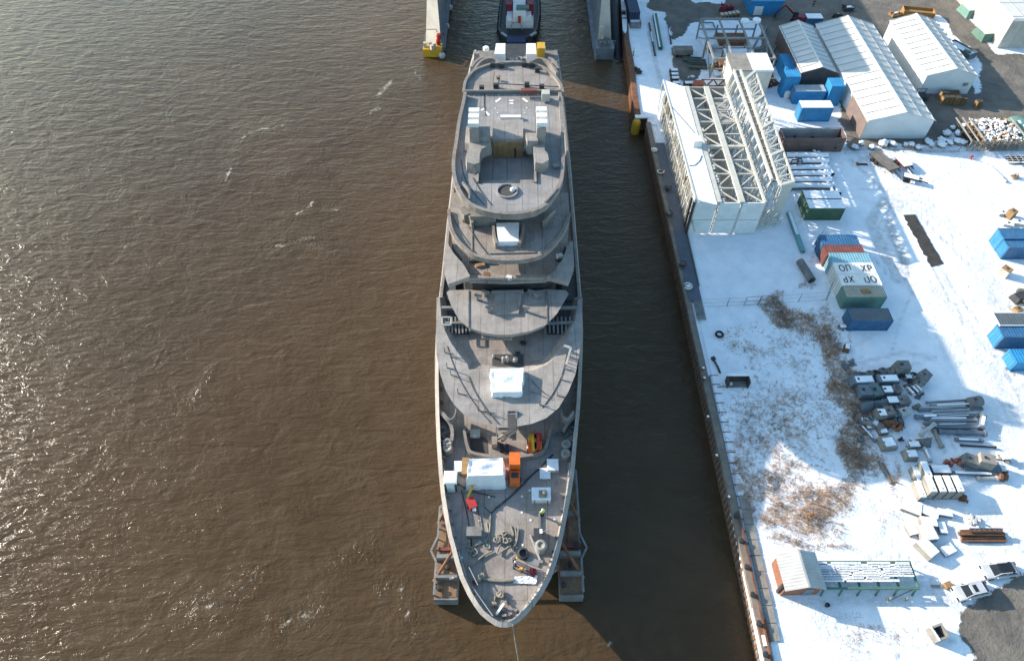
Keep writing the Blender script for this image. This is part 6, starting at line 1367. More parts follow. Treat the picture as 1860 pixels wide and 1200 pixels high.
for k in range(12):
    x0 = rr.uniform(1672, 1705); y0 = rr.uniform(730, 786); ln = rr.uniform(55, 88); pole((x0, y0), (x0 + ln, y0 + rr.uniform(-4, 4)), rr.uniform(.07, .13), rr.choice(('slate', 'blue_grey', 'palegrey')), 'thin pole among the thicker ones in the pole bundle', rr.random() < .4, rr.uniform(.3, .8), 'thin_pole')
for o in [x for x in bpy.data.objects if x.name.startswith('thin_pole')]: o['group'] = 'thin poles in the bundle'
for k in range(34):
    x = rr.uniform(1556, 1672); y = rr.uniform(672, 800) if x < 1640 else rr.uniform(680, 752); sz = rr.uniform(.5, 1.0)
    c = casting(x, y, (sz * rr.uniform(.9, 1.5), sz, sz * rr.uniform(.6, 1.0)), rr.choice(('heap', 'round', 'block', 'drum', 'prism')), rr.choice(('stone', 'dark', 'slate', 'conc_dark', 'seagreen')), 'small casting lying between the larger pieces of the pile', rr.uniform(-.6, .6), rr.random() < .3, 'small_casting', 'casting', 'small castings filling the pile')
# plates and block stack
def block_group():
    first = True; t = thing('concrete_block', 'x', 'block', (0, 0, 0), 0, 'concrete blocks with snow tops')
    m = MB(); L, W_, H = .84, 2.3, 1.0
    m.box((0, 0, H * .44), (L, W_, H * .88)); m.box((0, 0, H * .88 + .06), (L, W_, .12), 0, .9); m.build('block', 'concrete', t); m = MB(); m.box((0, 0, H + .05), (L * .93, W_ * .95, .1), 0, .9); s = m.build('snow_cap', 'snow', t)
    m = MB(); m.tube((0, -W_ * .3, H), (0, -W_ * .3, H + .14), .08, 6); m.build('lifting_eye', 'dark', t)
    spots = [(1691, 878, 1, 'leftmost of the four blocks of the upper layer'), (1708, 878, 1, 'second of the four blocks of the upper layer'), (1724, 878, 1, 'third of the four blocks of the upper layer'), (1740, 878, 1, 'rightmost of the four upper blocks, reddish corner'), (1672, 888, 0, 'low left block beside the two layer stack'), (1683, 852, 1, 'raised block behind the row of four'), (1668, 862, 0, 'low snowy block left of the raised one')]
    for x, y, lv, l in spots:
        p = at(x, y, 1.0 * (lv + 1)); p.z = GZ + lv * 1.02; place(t, first, p, 0, 'concrete block with a snow top, ' + l); first = False
    for k, (x, y, l) in enumerate(((1691, 878, 'under the leftmost upper block'), (1708, 878, 'under the second upper block'), (1724, 878, 'under the third upper block'), (1740, 878, 'under the rightmost upper block'), (1683, 852, 'under the raised block'))):
        p = at(x, y, 2.0); c = copy_tree(t); c.location = (p.x, p.y, GZ); c['label'] = 'dark bottom layer concrete block ' + l
        for ch in list(c.children):
            if ch.name.startswith(('snow', 'lift')): bpy.data.objects.remove(ch)
block_group()
t = thing('sheet_stack', 'dark stack of plates with a snow lid beside the raised concrete block', 'plate stack', at(1708, 851, .8)); m = MB(); [m.box((0, 0, .1 + k * .17), (2.6, 1.3, .14), .02 * k) for k in range(4)]; m.build('plate_pack', 'dark', t); m = MB(); m.box((.1, 0, .8), (2.2, 1.1, .08)); m.build('snow_cap', 'snow', t)
t = thing('steel_sheet', 'large flat steel sheet with a dark edge under the two grey castings', 'steel sheet', at(1785, 847, .4)); m = MB(); m.box((0, 0, .3), (4.6, 1.7, .12), -.06); m.build('sheet', 'slate', t); m = MB(); [m.box((k, 0, .12), (.2, 1.6, .22)) for k in (-1.8, 0, 1.8)]; m.build('bearer_row', 'wood', t)
SLABS = [(1657, 918, 2.3, 1.9, .25, -.45, 'snowy slab tilted at the upper left of the slab group'), (1689, 929, 2.1, 1.2, .2, -.5, 'narrow snowy slab right of the tilted one'), (1717, 930, 1.7, .9, .25, -.2, 'small snowy slab at the upper right of the group'), (1688, 946, 1.9, 1.2, .4, -.1, 'snowy slab in the middle of the group, behind the largest'), (1686, 966, 1.9, 1.9, .5, .1, 'largest square slab in the middle of the group'), (1658, 960, 1.4, 1.4, .2, .2, 'half buried slab left of the largest'), (1686, 993, 1.5, 2.2, .6, .55, 'thick slab with timber edge lowest in the group'), (1712, 957, .9, 1.5, .2, -.1, 'narrow upright looking slab right of the largest'), (1722, 997, 1.8, 1.2, .1, .4, 'flat snow covered sheet at the lower right of the group'), (1585, 748 + 20, 1.9, 1.4, .15, .1, 'flat snow covered sheet between shrubs and the castings')]
for x, y, L, W_, H, rz, l in SLABS:
    H = H * 1.5 + .08
    t = thing('stone_slab', l, 'slab', at(x, y, H + .1), rz, 'snowy slabs lying in the yard'); m = MB(); m.box((0, 0, H / 2 + .05), (L, W_, H), 0, .97); m.build('slab', 'concrete', t); m = MB(); m.box((.02, 0, H + .1), (L * .96, W_ * .96, .09), 0, .95); m.build('snow_cap', 'snow', t)
    m = MB(); m.box((-L * .3, -W_ * .1, .025), (.12, W_ * .9, .05)); m.build('bearer', 'wood', t)
t = thing('beam_stack', 'stack of rusty brown steel beams with a lattice on top, at the right', 'beam stack', at(1790, 968, 1)); m = MB()
for k in range(5): m.beam((-2.7 + .1 * k, -.6 + .3 * k, .2 + .1 * (k % 2)), (2.6, -.6 + .3 * k, .2 + .1 * (k % 2)), .26, .3)
m.beam((-2.9, .1, .6), (2.5, .05, .6), .35, .3); m.build('beam_bundle', 'rust', t); m = MB(); m.beam((-1.6, .6, .9), (2.2, .6, .9), .12); m.beam((-1.6, .2, .9), (2.2, .2, .9), .12); [m.beam((-1.5 + k * .6, .2, .9), (-1.3 + k * .6, .6, .9), .1) for k in range(7)]; m.build('lattice', 'dark', t); m = MB(); m.beam((-1.8, -.75, .1), (2.4, -.75, .1), .2, .2); m.build('lower_tube', 'slate', t)
# brick hut and the green rack
p = at(1444, 1045, 0); a, b = P(1415, 1080, GZ), P(1480, 1076, GZ)
hx0, hx1, hy0 = a.x, b.x, a.y; hy1 = P(1440, 1022, GZ).y; t = thing('brick_hut', 'small red brick hut with a grey ribbed gable roof beside the snowy rack', 'hut', ((hx0 + hx1) / 2, (hy0 + hy1) / 2, GZ), R(2))
w2, d2, hh = (hx1 - hx0) / 2, (hy1 - hy0) / 2, 2.5
m = MB(); m.add([(-w2, -d2, 0), (w2, -d2, 0), (w2, -d2, hh), (0, -d2, hh + 1.0), (-w2, -d2, hh), (-w2, d2, 0), (w2, d2, 0), (w2, d2, hh), (0, d2, hh + 1.0), (-w2, d2, hh)], [(0, 1, 2, 3, 4), (6, 5, 9, 8, 7), (5, 0, 4, 9), (1, 6, 7, 2)]); m.build('brick_wall', 'brick', t)
for s in (-1, 1):
    m = MB(); n = 12; m.grid(lambda u, v: (s * (w2 + .25) * u, -d2 - .3 + (2 * d2 + .6) * v, hh + 1.1 - (1.0 + .1) * u + (.05 if int(v * n * 2) % 2 else 0)), 1, n * 2); r_ = m.build('roof_slope', 'ribbed_grey', t) if 'ribbed_grey' in M else m.build('roof_slope', 'palegrey', t)
m = MB(); m.beam((0, -d2 - .3, hh + 1.13), (0, d2 + .3, hh + 1.13), .25, .08); m.build('ridge_cap', 'palegrey', t)
m = MB(); m.bx(.3, 1.3, -d2 - .06, -d2 - .004, .1, 2.0); m.build('door', 'slate', t); m = MB(); m.bx(-w2 - .3, -w2 - .05, -d2 + .3, -d2 + .6, 0, 2.3); m.build('downpipe', 'dark', t); m = MB(); m.prism([(-1.7, -1.4), (-.4, -1.4), (-.4, 0), (-1.7, 0)], hh + .35, hh + .9); bpy.data.meshes
rk0, rk1 = P(1482, 1078, GZ), P(1660, 1072, GZ); rx0, rx1 = rk0.x + .3, rk1.x; ry0 = rk0.y + .2; ry1 = P(1500, 1022, GZ + 1).y
t = thing('pipe_rack', 'long green steel rack carrying snow striped rails beside the brick hut', 'rack', ((rx0 + rx1) / 2, (ry0 + ry1) / 2, GZ)); lx, ly = (rx1 - rx0), (ry1 - ry0); hz = 1.3
m = MB(); m.beam((-lx / 2, -ly / 2, hz), (lx / 2, -ly / 2, hz), .22, .3); m.beam((-lx / 2, ly / 2, hz), (lx / 2, ly / 2, hz), .22, .3)
for k in range(6): x = -lx / 2 + lx * k / 5; m.beam((x, -ly / 2, hz - .2), (x, ly / 2, hz - .2), .2, .25)
m.build('frame', 'midgreen', t)
for k in range(6):
    x = -lx / 2 + .3 + (lx - .6) * k / 5; m = MB(); m.beam((x, -ly / 2, hz - .15), (x - .15, -ly / 2 - .4, 0), .16); m.beam((x, ly / 2, hz - .15), (x, ly / 2, 0), .16); m.build('leg_pair', 'midgreen', t)
rr = random.Random(4)
for k in range(11):
    y = -ly / 2 + .75 + (ly - 1.0) * k / 10; x1 = lx / 2 - (0.3 if k > 2 else rr.uniform(1.5, 4.2)); m = MB(); m.beam((-lx / 2 + .1, y, hz + .17), (x1, y, hz + .17), .16, .14); r_ = m.build('rail', 'dark', t)
    m = MB(); x = -lx / 2 + .1
    while x < x1 - .3:
        e = min(x + rr.uniform(1.0, 3.4), x1); m.beam((x, y + .03, hz + .27), (e, y + .03, hz + .27), .26 + rr.uniform(-.04, .06), .08); x = e + rr.uniform(0, .35 + .05 * k)
    m.build('snow_strip', 'snow', r_)
t = thing('gate_barrier', 'rusty swing barrier posts in the snow at the corner of the rack', 'barrier', P(1630, 1098, GZ)); m = MB(); m.beam((-.9, .5, 0), (-.9, .5, .9), .2); m.beam((1.0, .5, 0), (1.0, .5, .9), .2); m.build('post_pair', 'concrete', t); m = MB(); m.beam((-.9, .4, .3), (2.2, 1.6, .4), .1); m.build('bar', 'conc_dark', t)
# concrete bin
t = thing('concrete_planter', 'open square concrete bin in the snow near the asphalt lot', 'bin', at(1707, 1147, 1.1), R(18)); m = MB(); L = 1.5
for q in ((-L / 2, L / 2, -L / 2, -L / 2 + .22), (-L / 2, L / 2, L / 2 - .22, L / 2), (-L / 2, -L / 2 + .22, -L / 2 + .221, L / 2 - .221), (L / 2 - .22, L / 2, -L / 2 + .221, L / 2 - .221)): m.bx(*q, 0, 1.2)
m.bx(-L / 2 + .22, L / 2 - .22, -L / 2 + .22, L / 2 - .22, 0, .3); m.build('bin', 'concrete', t); m = MB(); m.bx(-L / 2 + .02, -L / 2 + .2, -L / 2, L / 2, 1.204, 1.28); m.build('snow_cap', 'snow', t); m = MB(); m.bx(-.5, .5, -.5, .5, .31, .5); m.build('rubbish', 'dark', t)
# cars
def car(label, x, y, rz, name='parked_car', glassroof=False):
    t = thing(name, label, 'car', at(x, y, 1.4), rz, 'white cars at the asphalt lot')
    Lc, Wc = 4.6, 1.84
    prof = [(-2.3, .45), (-2.28, .75), (-2.1, .93), (-1.2, .98), (1.15, .98), (2.1, .82), (2.28, .62), (2.3, .4)]
    m = MB(); n = 8; secs = []
    for f, sc in ((-1, .86), (-.92, .97), (-.5, 1), (0, 1), (.5, 1), (.92, .97), (1, .86)):
        secs.append([(x * (sc if abs(x) > 2 else 1), f * Wc / 2, .3 + (z - .3) * (1 if abs(f) < .95 else .9)) for x, z in prof] + [(2.2, f * Wc / 2, .22), (-2.2, f * Wc / 2, .22)])
    loft_quads(m, secs); bo = m.build('body', 'carwhite', t, smooth=True); bv = bo.modifiers.new('bevel', 'BEVEL'); bv.width = .2; bv.segments = 4; bv.limit_method = 'ANGLE'; bv.angle_limit = R(28)
    cab = [(-1.95, .98), (-1.35, 1.42), (-.2, 1.5), (.5, 1.42), (1.25, .97)]
    m = MB(); secs = []
    for f, sc in ((-.80, 1), (.80, 1)): secs.append([(x, f * (Wc / 2) * (1 if z < 1.1 else .84), z - .01) for x, z in cab])
    loft_quads(m, secs); gh = m.build('greenhouse', 'glass', t); bv = gh.modifiers.new('bevel', 'BEVEL'); bv.width = .07; bv.segments = 2
    m = MB(); z = 1.5
    if glassroof: m.prism([(-1.2, -.68), (.3, -.7), (.45, -.5), (.45, .5), (.3, .7), (-1.2, .68)], 1.43, 1.515); m.build('roof', 'glass', t)
    else:
        m.prism([(-1.25, -.66), (.35, -.68), (.5, -.45), (.5, .45), (.35, .68), (-1.25, .66)], 1.42, 1.53); m.build('roof', 'carwhite', t); m = MB(); m.prism([(-.35, -.42), (.15, -.42), (.15, .42), (-.35, .42)], 1.531, 1.545); m.build('sunroof', 'glass', t)
    m = MB()
    for s in (-1, 1):
        m.beam((1.25, s * .74, .99), (.5, s * .62, 1.46), .07); m.beam((-1.95, s * .74, .99), (-1.3, s * .62, 1.45), .1); m.beam((-.35, s * .75, 1.0), (-.35, s * .64, 1.48), .08)
        m.beam((.5, s * .64, 1.49), (-1.3, s * .64, 1.47), .08)
    m.build('roof_pillar_set', 'carwhite', t)
    for sx in (-1.4, 1.42):
        for sy in (-.86, .86):
            m = MB(); m.tube((sx, sy - .1, .33), (sx, sy + .1, .33), .33, 18); wv = m.build('wheel', 'tyre', t); m = MB(); m.tube((sx, sy + (.101 if sy > 0 else -.101), .33), (sx, sy + (.11 if sy > 0 else -.11), .33), .21, 12); m.build('rim', 'steel', wv)
    for sy in (-.62, .62):
        m = MB(); m.box((2.22, sy, .68), (.16, .4, .14)); m.build('headlight', 'glass', t); m = MB(); m.box((-2.26, sy, .78), (.1, .4, .14)); m.build('tail_light', 'red', t); m = MB(); m.box((.95, sy * 1.55, 1.02), (.14, .16, .12)); m.build('door_mirror', 'carwhite', t)
    return t
c1_ = car('white hatchback with a black glass roof, the farther of two parked cars', 1823, 1031, R(-174), glassroof=True)
c2_ = car('white estate car with a sunroof, the nearer of two parked cars', 1771, 1068, R(-169))
c1_.scale = c2_.scale = (.92, .92, .92)
# fences
def fence(label, pts, h, step, group=None, nm='wire_fence'):
    A = [P(x, y, GZ) for x, y in pts]; t = thing(nm, label, 'fence', A[0], 0, group)
    for a, b in zip(A[:-1], A[1:]):
        L = (b - a).length; n = max(1, int(L / step))
        for k in range(n + 1): m = MB(); p = a.lerp(b, k / n); m.tube(p, p + Vector((0, 0, h)), .045, 6); m.build('post', 'steel', t, True)
        m = MB()
        for z in (.1, h * .5, h - .05): m.tube(a + Vector((0, 0, z)), b + Vector((0, 0, z)), .018, 4)
        for k in range(int(L / .5)): m.tube(a.lerp(b, k * .5 / L), a.lerp(b, (k * .5 + .5) / L) + Vector((0, 0, h)), .008, 3)
        m.build('wire_mesh', 'steel', t, True)
fence('thin wire fence crossing the snowy ground below the walkway end', [(1268, 558), (1320, 556), (1350, 555)], 1.9, 4)
fence('thin wire fence from the gate toward the lettered containers', [(1404, 552), (1450, 548), (1500, 545), (1515, 500), (1490, 430)], 1.9, 4)
t = thing('wire_gate', 'double framed wire gate in the snow fence', 'gate', P(1377, 553, GZ)); a, b = P(1352, 555, GZ), P(1402, 552, GZ); mid = a.lerp(b, .5)
for p, q in ((a, mid), (mid, b)):
    m = MB(); [m.tube(p.lerp(q, f) , p.lerp(q, f) + Vector((0, 0, 2)), .05, 6) for f in (.02, .98)]; [m.tube(p.lerp(q, .02) + Vector((0, 0, z)), p.lerp(q, .98) + Vector((0, 0, z)), .045, 6) for z in (.15, 1.0, 1.95)]; m.build('gate_leaf', 'steel', t, True)
fence('long wire fence with snow clumps along the far side of the yard', [(1535, 279), (1640, 277), (1740, 276), (1860, 270)], 1.6, 5)
# shed, tyre, debris on the shaded ground
t = thing('timber_shelter', 'small open timber shelter with snow on its edge in the shaded snow', 'shelter', at(1341, 690, 1)); m = MB(); m.bx(-1.5, 1.5, .5, .62, 0, 1.5); m.bx(-1.5, -1.38, -.7, .49, 0, 1.4); m.bx(1.38, 1.5, -.7, .49, 0, 1.4); m.build('board_wall', 'darkwood', t); m = MB(); m.bx(-1.6, 1.6, .3, .75, 1.52, 1.62); m.build('snow_ledge', 'snow', t); m = MB(); m.bx(-1.3, 1.3, -.6, .4, .05, .2); m.beam((-2.8, -.6, .2), (-1.5, -.5, .2), .12); m.build('floor_boards', 'conc_dark', t); m = MB(); m.box((-.9, -.2, .4), (.35, .3, .3)); m.build('white_tin', 'white', t)
t = thing('tyre', 'single black tyre with snow on it on the shaded snow', 'tyre', at(1307, 606, .3)); m = MB(); m.lathe([(.42, 0), (.62, .08), (.64, .25), (.55, .38), (.4, .36), (.38, .1), (.42, 0)], (0, 0, 0), 20); m.build('tread', 'tyre', t, smooth=True); m = MB(); m.lathe([(.37, .12), (.2, .16), (0, .17)], (0, 0, 0), 14); m.build('snow_fill', 'snow', t)
t = thing('driftwood', 'dark broken timber piece lying on the shaded snow near the quay', 'timber', at(1301, 662, .3)); m = MB(); m.path([(-.2, 1.2, .2), (-.1, .5, .25), (.15, -.2, .2), (.35, -1.3, .15)], .16); m.build('trunk_piece', 'darkwood', t); m = MB(); m.box((-.2, 1.1, .25), (.5, .5, .4), .4); m.build('root_end', 'dark', t)
t = thing('plank_pair', 'two pale planks standing in snow left of the slab group', 'planks', at(1606, 855, .3)); m = MB(); m.beam((-.2, 1.5, .15), (.3, -1.6, .15), .3, .2); m.build('plank', 'conc_dark', t); m = MB(); m.beam((.3, 1.3, .12), (.8, -1.4, .12), .15, .2); m.build('batten', 'wood', t)
t = thing('black_pail', 'small black pail standing in the snow below the hut', 'pail', at(1503, 1098, .3)); m = MB(); m.lathe([(.2, 0), (.26, .4), (.22, .4), (.18, .06), (0, .05)], (0, 0, 0), 12); m.build('pail', 'dark', t); m = MB(); m.lathe([(.17, .2), (0, .22)], (0, 0, 0), 10); m.build('ice', 'slate', t)
t = thing('wooden_bench', 'small brown wooden box by the front of the near white car', 'box', at(1723, 1061, .4)); m = MB(); m.box((0, 0, .25), (.9, .7, .5), .3, .9); m.build('box', 'wood', t); m = MB(); m.box((-1.2, -.1, .08), (1.3, .35, .1)); m.build('plank', 'concrete', t)
# right edge crates
for i, (x, y, d, rz, l) in enumerate(((1822, 385, (1.6, 1.1, .5), 0, 'low cream crate at the right edge, upper left of four'), (1841, 383, (1.3, 1.1, 1.4), .5, 'upright tan crate at the right edge behind blue containers'), (1832, 405, (1.6, 1.3, .4), -.3, 'flat white crate with a dark knob, left of two'), (1851, 402, (1.7, 1.4, .5), -.2, 'flat white crate with a dark knob, right of two'), (1830, 488, (1.3, 1.4, 1.3), .6, 'leaning pale cabinet with a brown side between the blue containers'), (1850, 560, (1.3, .9, .6), .4, 'tan crate behind the white grey roofed container'))):
    t = thing('packing_crate', l, 'crate', at(x, y, d[2]), rz, 'crates at the right edge of the yard'); m = MB(); m.box((0, 0, d[2] / 2), d, 0, .97); m.build('crate_box', 'wood' if i in (1, 5) else 'cream', t); m = MB(); m.box((0, 0, d[2] + .04), (d[0] * .95, d[1] * .95, .08)); m.build('lid', 'snow' if i < 4 and i != 1 else 'wood', t); m = MB(); m.box((0, 0, d[2] + .13), (.3, .3, .1)); m.build('knob', 'dark', t)
t = thing('wheel_loader_bucket', 'dark machine bucket on bare soil at the right edge', 'bucket', at(1856, 537, .8)); m = MB(); m.box((0, 0, .5), (2.6, 1.6, 1.0), .3, .8); m.build('bucket', 'dark', t); m = MB(); m.box((.2, -.9, .7), (.8, .4, .4), .3); m.build('tan_board', 'wood', t)
t = thing('metal_frame_sled', 'dark stack of steel frames at the right edge below the fence', 'frame stack', at(1852, 287, .8)); m = MB(); [m.beam((-2, -.8 + k * .4, .2 + .25 * (k % 3)), (2, -.8 + k * .4, .2 + .25 * (k % 3)), .15) for k in range(5)]; m.build('bar_stack', 'dark', t); m = MB(); [m.beam((-1.6 + k, -1, .9), (-1.6 + k, 1, .9), .12) for k in range(4)]; m.build('cross_bar_set', 'steel', t)
t = thing('brush_pile', 'small brown pile of cut brush on the sunlit snow', 'brush pile', at(1845, 320, .3)); m = MB(); rr = random.Random(2); [m.beam((rr.uniform(-.8, .8), rr.uniform(-.6, .6), .05), (rr.uniform(-.8, .8), rr.uniform(-.6, .6), rr.uniform(.3, .7)), .06) for k in range(40)]; m.build('twig_mass', 'wood', t)
t = thing('fire_hydrant', 'tiny red hydrant at the far fence', 'hydrant', at(1767, 282, .8)); m = MB(); m.lathe([(.22, 0), (.16, .15), (.16, .6), (.22, .68), (0, .85)], (0, 0, 0), 10); m.build('barrel', 'red', t); m = MB(); m.beam((-.3, 0, .5), (.3, 0, .5), .14); m.build('outlet_pair', 'red', t)
# firewood cage, snow clods and green tarp at the upper right
t = thing('log_cage', 'wire sided bay full of snowy firewood at the upper right', 'log bay', at(1795, 248, 1.5)); rr = random.Random(8); c0_ = P(1755, 275, GZ); c1_ = P(1857, 275, GZ); Lw = c1_.x - c0_.x; cx = (c0_.x + c1_.x) / 2; cy = c0_.y + 3.6
t.location = (cx, cy, GZ); OFF[t.name] = Matrix.Translation(-Vector((cx, cy, GZ)))
m = MB(); [m.tube((rr.uniform(-Lw * .22, Lw / 2 - .5), rr.uniform(-3, 3.6), rr.uniform(.3, 2.0)), (0, 0, 0), .01) for k in range(1)]
for k in range(420):
    x, y = rr.uniform(-Lw * .25, Lw / 2 - .3), rr.uniform(-3.1, 3.9); z = rr.uniform(.2, 1.9); a = rr.uniform(0, 6.28); d = Vector((math.cos(a), math.sin(a), rr.uniform(-.3, .3))) * rr.uniform(.25, .5); m.tube(Vector((x, y, z)) - d, Vector((x, y, z)) + d, rr.uniform(.12, .24), 6)
m.build('log_heap', 'wood', t)
m = MB()
for k in range(230):
    x, y = rr.uniform(-Lw * .25, Lw / 2 - .3), rr.uniform(-3.0, 3.9); m.box((x, y, rr.uniform(1.75, 2.1)), (rr.uniform(.2, .8), rr.uniform(.15, .5), .12), rr.uniform(0, 3), .7)
m.build('snow_lump_scatter', 'snow', t)['kind'] = 'stuff'
m = MB(); [m.tube((-Lw / 2 + .3 + k * .12 % 3, rr.uniform(-3, 3.5), .2), (-Lw / 2 + .3 + (k * .31) % 3.4, rr.uniform(-3, 3.5), rr.uniform(.3, 1.6)), .08, 5) for k in range(60)]; m.build('brush_mass', 'darkwood', t)
m = MB()
for f in (0, .12, .24): m.beam((-Lw / 2 + f * Lw, -3.5, 2.2), (-Lw / 2 + f * Lw - .0, 3.8, 2.2), .2)
m.beam((Lw / 2, -3.5, 2.2), (Lw / 2, 3.8, 2.2), .25); m.beam((-Lw / 2, -3.5, 2.1), (Lw / 2, -3.5, 2.1), .12)
for k in range(11): m.beam((-Lw / 2 + Lw * k / 10, -3.5, 0), (-Lw / 2 + Lw * k / 10, -3.5, 2.1), .12)
m.build('cage_frame', 'concrete', t); m = MB(); [m.beam((-Lw / 2, -3.52, .2 * k), (Lw / 2, -3.52, .2 * k), .03) for k in range(10)]; [m.beam((-Lw / 2 + k * .3, -3.52, 0), (-Lw / 2 + k * .3, -3.52, 2.1), .03) for k in range(int(Lw / .3))]; m.build('wire_side', 'steel', t)
t = thing('tarpaulin_cover', 'green tarpaulin with snow patches beside the firewood bay', 'tarpaulin', at(1862, 235, 1.6)); m = MB(); m.grid(lambda u, v: (-2 + 5 * u, -4 + 8 * v, .2 + 1.7 * math.sin(math.pi * min(max(u, .02), .98)) ** .5 + .1 * math.sin(v * 19)), 10, 12); m.build('sheet', 'palegreen', t, smooth=True); m = MB(); [m.lathe([(.6, 0), (.4, .1), (0, .13)], (x, y, 1.8), 8) for x, y in ((0, 2), (.6, -1), (-.2, -3), (.5, .8))]; m.build('snow_patch_set', 'snow', t)
t = thing('stone_lump', 'x', 'boulder', (0, 0, 0), 0, 'snowy boulders along the far fence'); rr = random.Random(21)
def lump(seed, k, z0, zc):
    r = random.Random(seed); bmx = bmesh.new(); bmesh.ops.create_icosphere(bmx, subdivisions=2, radius=.75)
    for v in bmx.verts:
        d = 1 + .16 * math.sin(v.co.x * 7 + v.co.y * 5) + .12 * math.sin(v.co.z * 9 + v.co.x * 4) + r.uniform(-.07, .07); v.co *= d * k; v.co.z = max(z0, v.co.z * .8 + zc)
    bmx.verts.index_update(); q = MB(); q.add([v.co.copy() for v in bmx.verts], [tuple(v.index for v in f.verts) for f in bmx.faces]); bmx.free(); return q
lump(3, 1.0, -.02, .4).build('rock', 'conc_dark', t, smooth=False); lump(3, .99, .52, .5).build('snow_cap', 'snow', t, smooth=True)
bl = [(1555, 269), (1580, 268), (1606, 268), (1622, 267), (1640, 266), (1656, 265), (1670, 268), (1690, 267), (1705, 268), (1720, 262), (1735, 262), (1748, 262), (1722, 248), (1738, 246), (1728, 235), (1745, 232), (1712, 256), (1600, 262), (1680, 260), (1565, 263)]
for k, (x, y) in enumerate(bl): place(t, k == 0, P(x + rr.uniform(-5, 5), y + rr.uniform(-3, 3), GZ), k * 1.3, 'snow capped boulder in the line along the far fence', None, (rr.uniform(.6, 1.25), rr.uniform(.6, 1.2), rr.uniform(.6, 1.2)))
# pallets in front of the right hall, truck bed, bin
t0 = thing('wooden_pallet_stack', 'x', 'pallet stack', (0, 0, 0), 0, 'pallet stacks before the right hall'); m = MB()
for k in range(11): 
    m.box((0, 0, .08 + k * .15), (1.2, 1.0, .03)); [m.box((s, 0, .02 + k * .15), (.1, .95, .1)) for s in (-.5, 0, .5)]
m.build('pallet_pile', 'wood', t0); m = MB(); m.box((0, 0, 1.68), (1.2, 1.0, .05)); m.build('top_deck', 'darkwood', t0)
for k, (x, y, l) in enumerate(((1716, 166, 'leftmost, against the gable'), (1727, 166, 'second from the left against the gable'), (1738, 166, 'third, under the right part of the gable'), (1719, 175, 'front row left'), (1730, 175, 'front row middle'), (1741, 176, 'front row right'), (1754, 175, 'low stack right of the rows'), (1782, 180, 'lone stack standing apart on the road'))):
    place(t0, k == 0, at(x, y, 1.7), k * .02, 'brown stack of wooden pallets, ' + l, None, (1, 1, 1 if k < 6 else .8))
t = thing('wire_basket', 'dark wire basket at the left end of the pale gable', 'basket', at(1678, 168, 1.5)); m = MB(); [m.beam((sx * .9, sy * .9, 0), (sx * .9, sy * .9, 1.8), .1) for sx in (-1, 1) for sy in (-1, 1)]; [m.beam((-.9, s * .9, z), (.9, s * .9, z), .08) for s in (-1, 1) for z in (.2, .9, 1.75)]; m.build('cage', 'dark', t); m = MB(); m.box((0, 0, .5), (1.5, 1.5, .9)); m.build('scrap_fill', 'dark', t)
t = thing('truck_bed', 'dark open truck bed filled with snow beside the right hall', 'truck bed', at(1747, 88, 1.2), R(-62)); m = MB(); [m.bx(*q, 0.2, 1.5) for q in ((-3, 3, -1.3, -1.2), (-3, 3, 1.2, 1.3), (-3, -2.9, -1.19, 1.19), (2.9, 3, -1.19, 1.19))]; m.build('side_board', 'greyroof', t); m = MB(); m.bx(-2.88, 2.88, -1.18, 1.18, .3, 1.2); m.build('snow_load', 'snow', t); m = MB(); [m.tube((sx, -1.3, .4), (sx, 1.3, .4), .4, 12) for sx in (-1.8, 1.6)]; m.build('axle_wheels', 'tyre', t); m = MB(); m.box((1.6, -.3, 1.4), (1.4, .8, .4), .4); m.build('brush_load', 'midgreen', t)
# ------------------------------------------------------------------ far upper part of the yard
def junk(nm, label, x, y, d, mat, rz=0, cat=None, seed=0, top='snow', n=10, grp=None):
    t = thing(nm, label, cat or nm.replace('_', ' '), at(x, y, d[2] * .8), rz, grp); rr = random.Random(seed + 3); m = MB(); L, W_, H = d
    for k in range(n): m.beam((rr.uniform(-.5, .5) * L, rr.uniform(-.5, .5) * W_, rr.uniform(.1, .9) * H), (rr.uniform(-.5, .5) * L, rr.uniform(-.5, .5) * W_, rr.uniform(.1, 1) * H), rr.uniform(.12, .35))
    m.build('member_set', mat, t); m = MB(); m.box((0, 0, H * .3), (L * .75, W_ * .7, H * .5), 0, .85); m.build('core', mat, t)
    if top: m = MB(); m.box((.1 * L, .1 * W_, H * .56), (L * .6, W_ * .5, .1), .1, .8); m.build('snow_patch', top, t)
    return t
# excavator and blue box behind the brown hall
t = thing('excavator', 'dark red excavator working behind the brown gabled hall', 'excavator', at(1453, 28, 2), R(160)); m = MB(); [m.box((0, s * 1.1, .4), (3.4, .6, .8), 0, .85) for s in (-1, 1)]; m.build('track_pair', 'dark', t); m = MB(); m.box((-.2, 0, 1.5), (2.8, 2.2, 1.1), 0, .9); m.build('house', 'maroon', t); m = MB(); m.box((.9, .6, 2.4), (1.2, 1, 1.2), 0, .85); m.build('cab', 'glass', t); m = MB(); m.beam((1, -.2, 1.8), (3.6, -.3, 3.6), .4); m.beam((3.6, -.3, 3.6), (5.2, -.3, 1.4), .3); m.build('boom', 'maroon', t); m = MB(); m.box((5.2, -.3, 1.0), (.8, 1, .8), 0, .7); m.build('bucket', 'dark', t)
cont('small blue box container with a snow lid behind the brown gabled hall', 1479, 30, 'blue', L=3.6, W_=2.2, H=2.2, snow=True, door=0)
t = thing('person', 'person in black clothes standing on the road behind the halls', 'person', (0, 0, 0)); bpy.data.objects.remove(t)
person(1477, 12, 'person in black clothes standing on the road behind the halls', 'navy', 'navy', 'dark', R(180), 'stand', GZ)
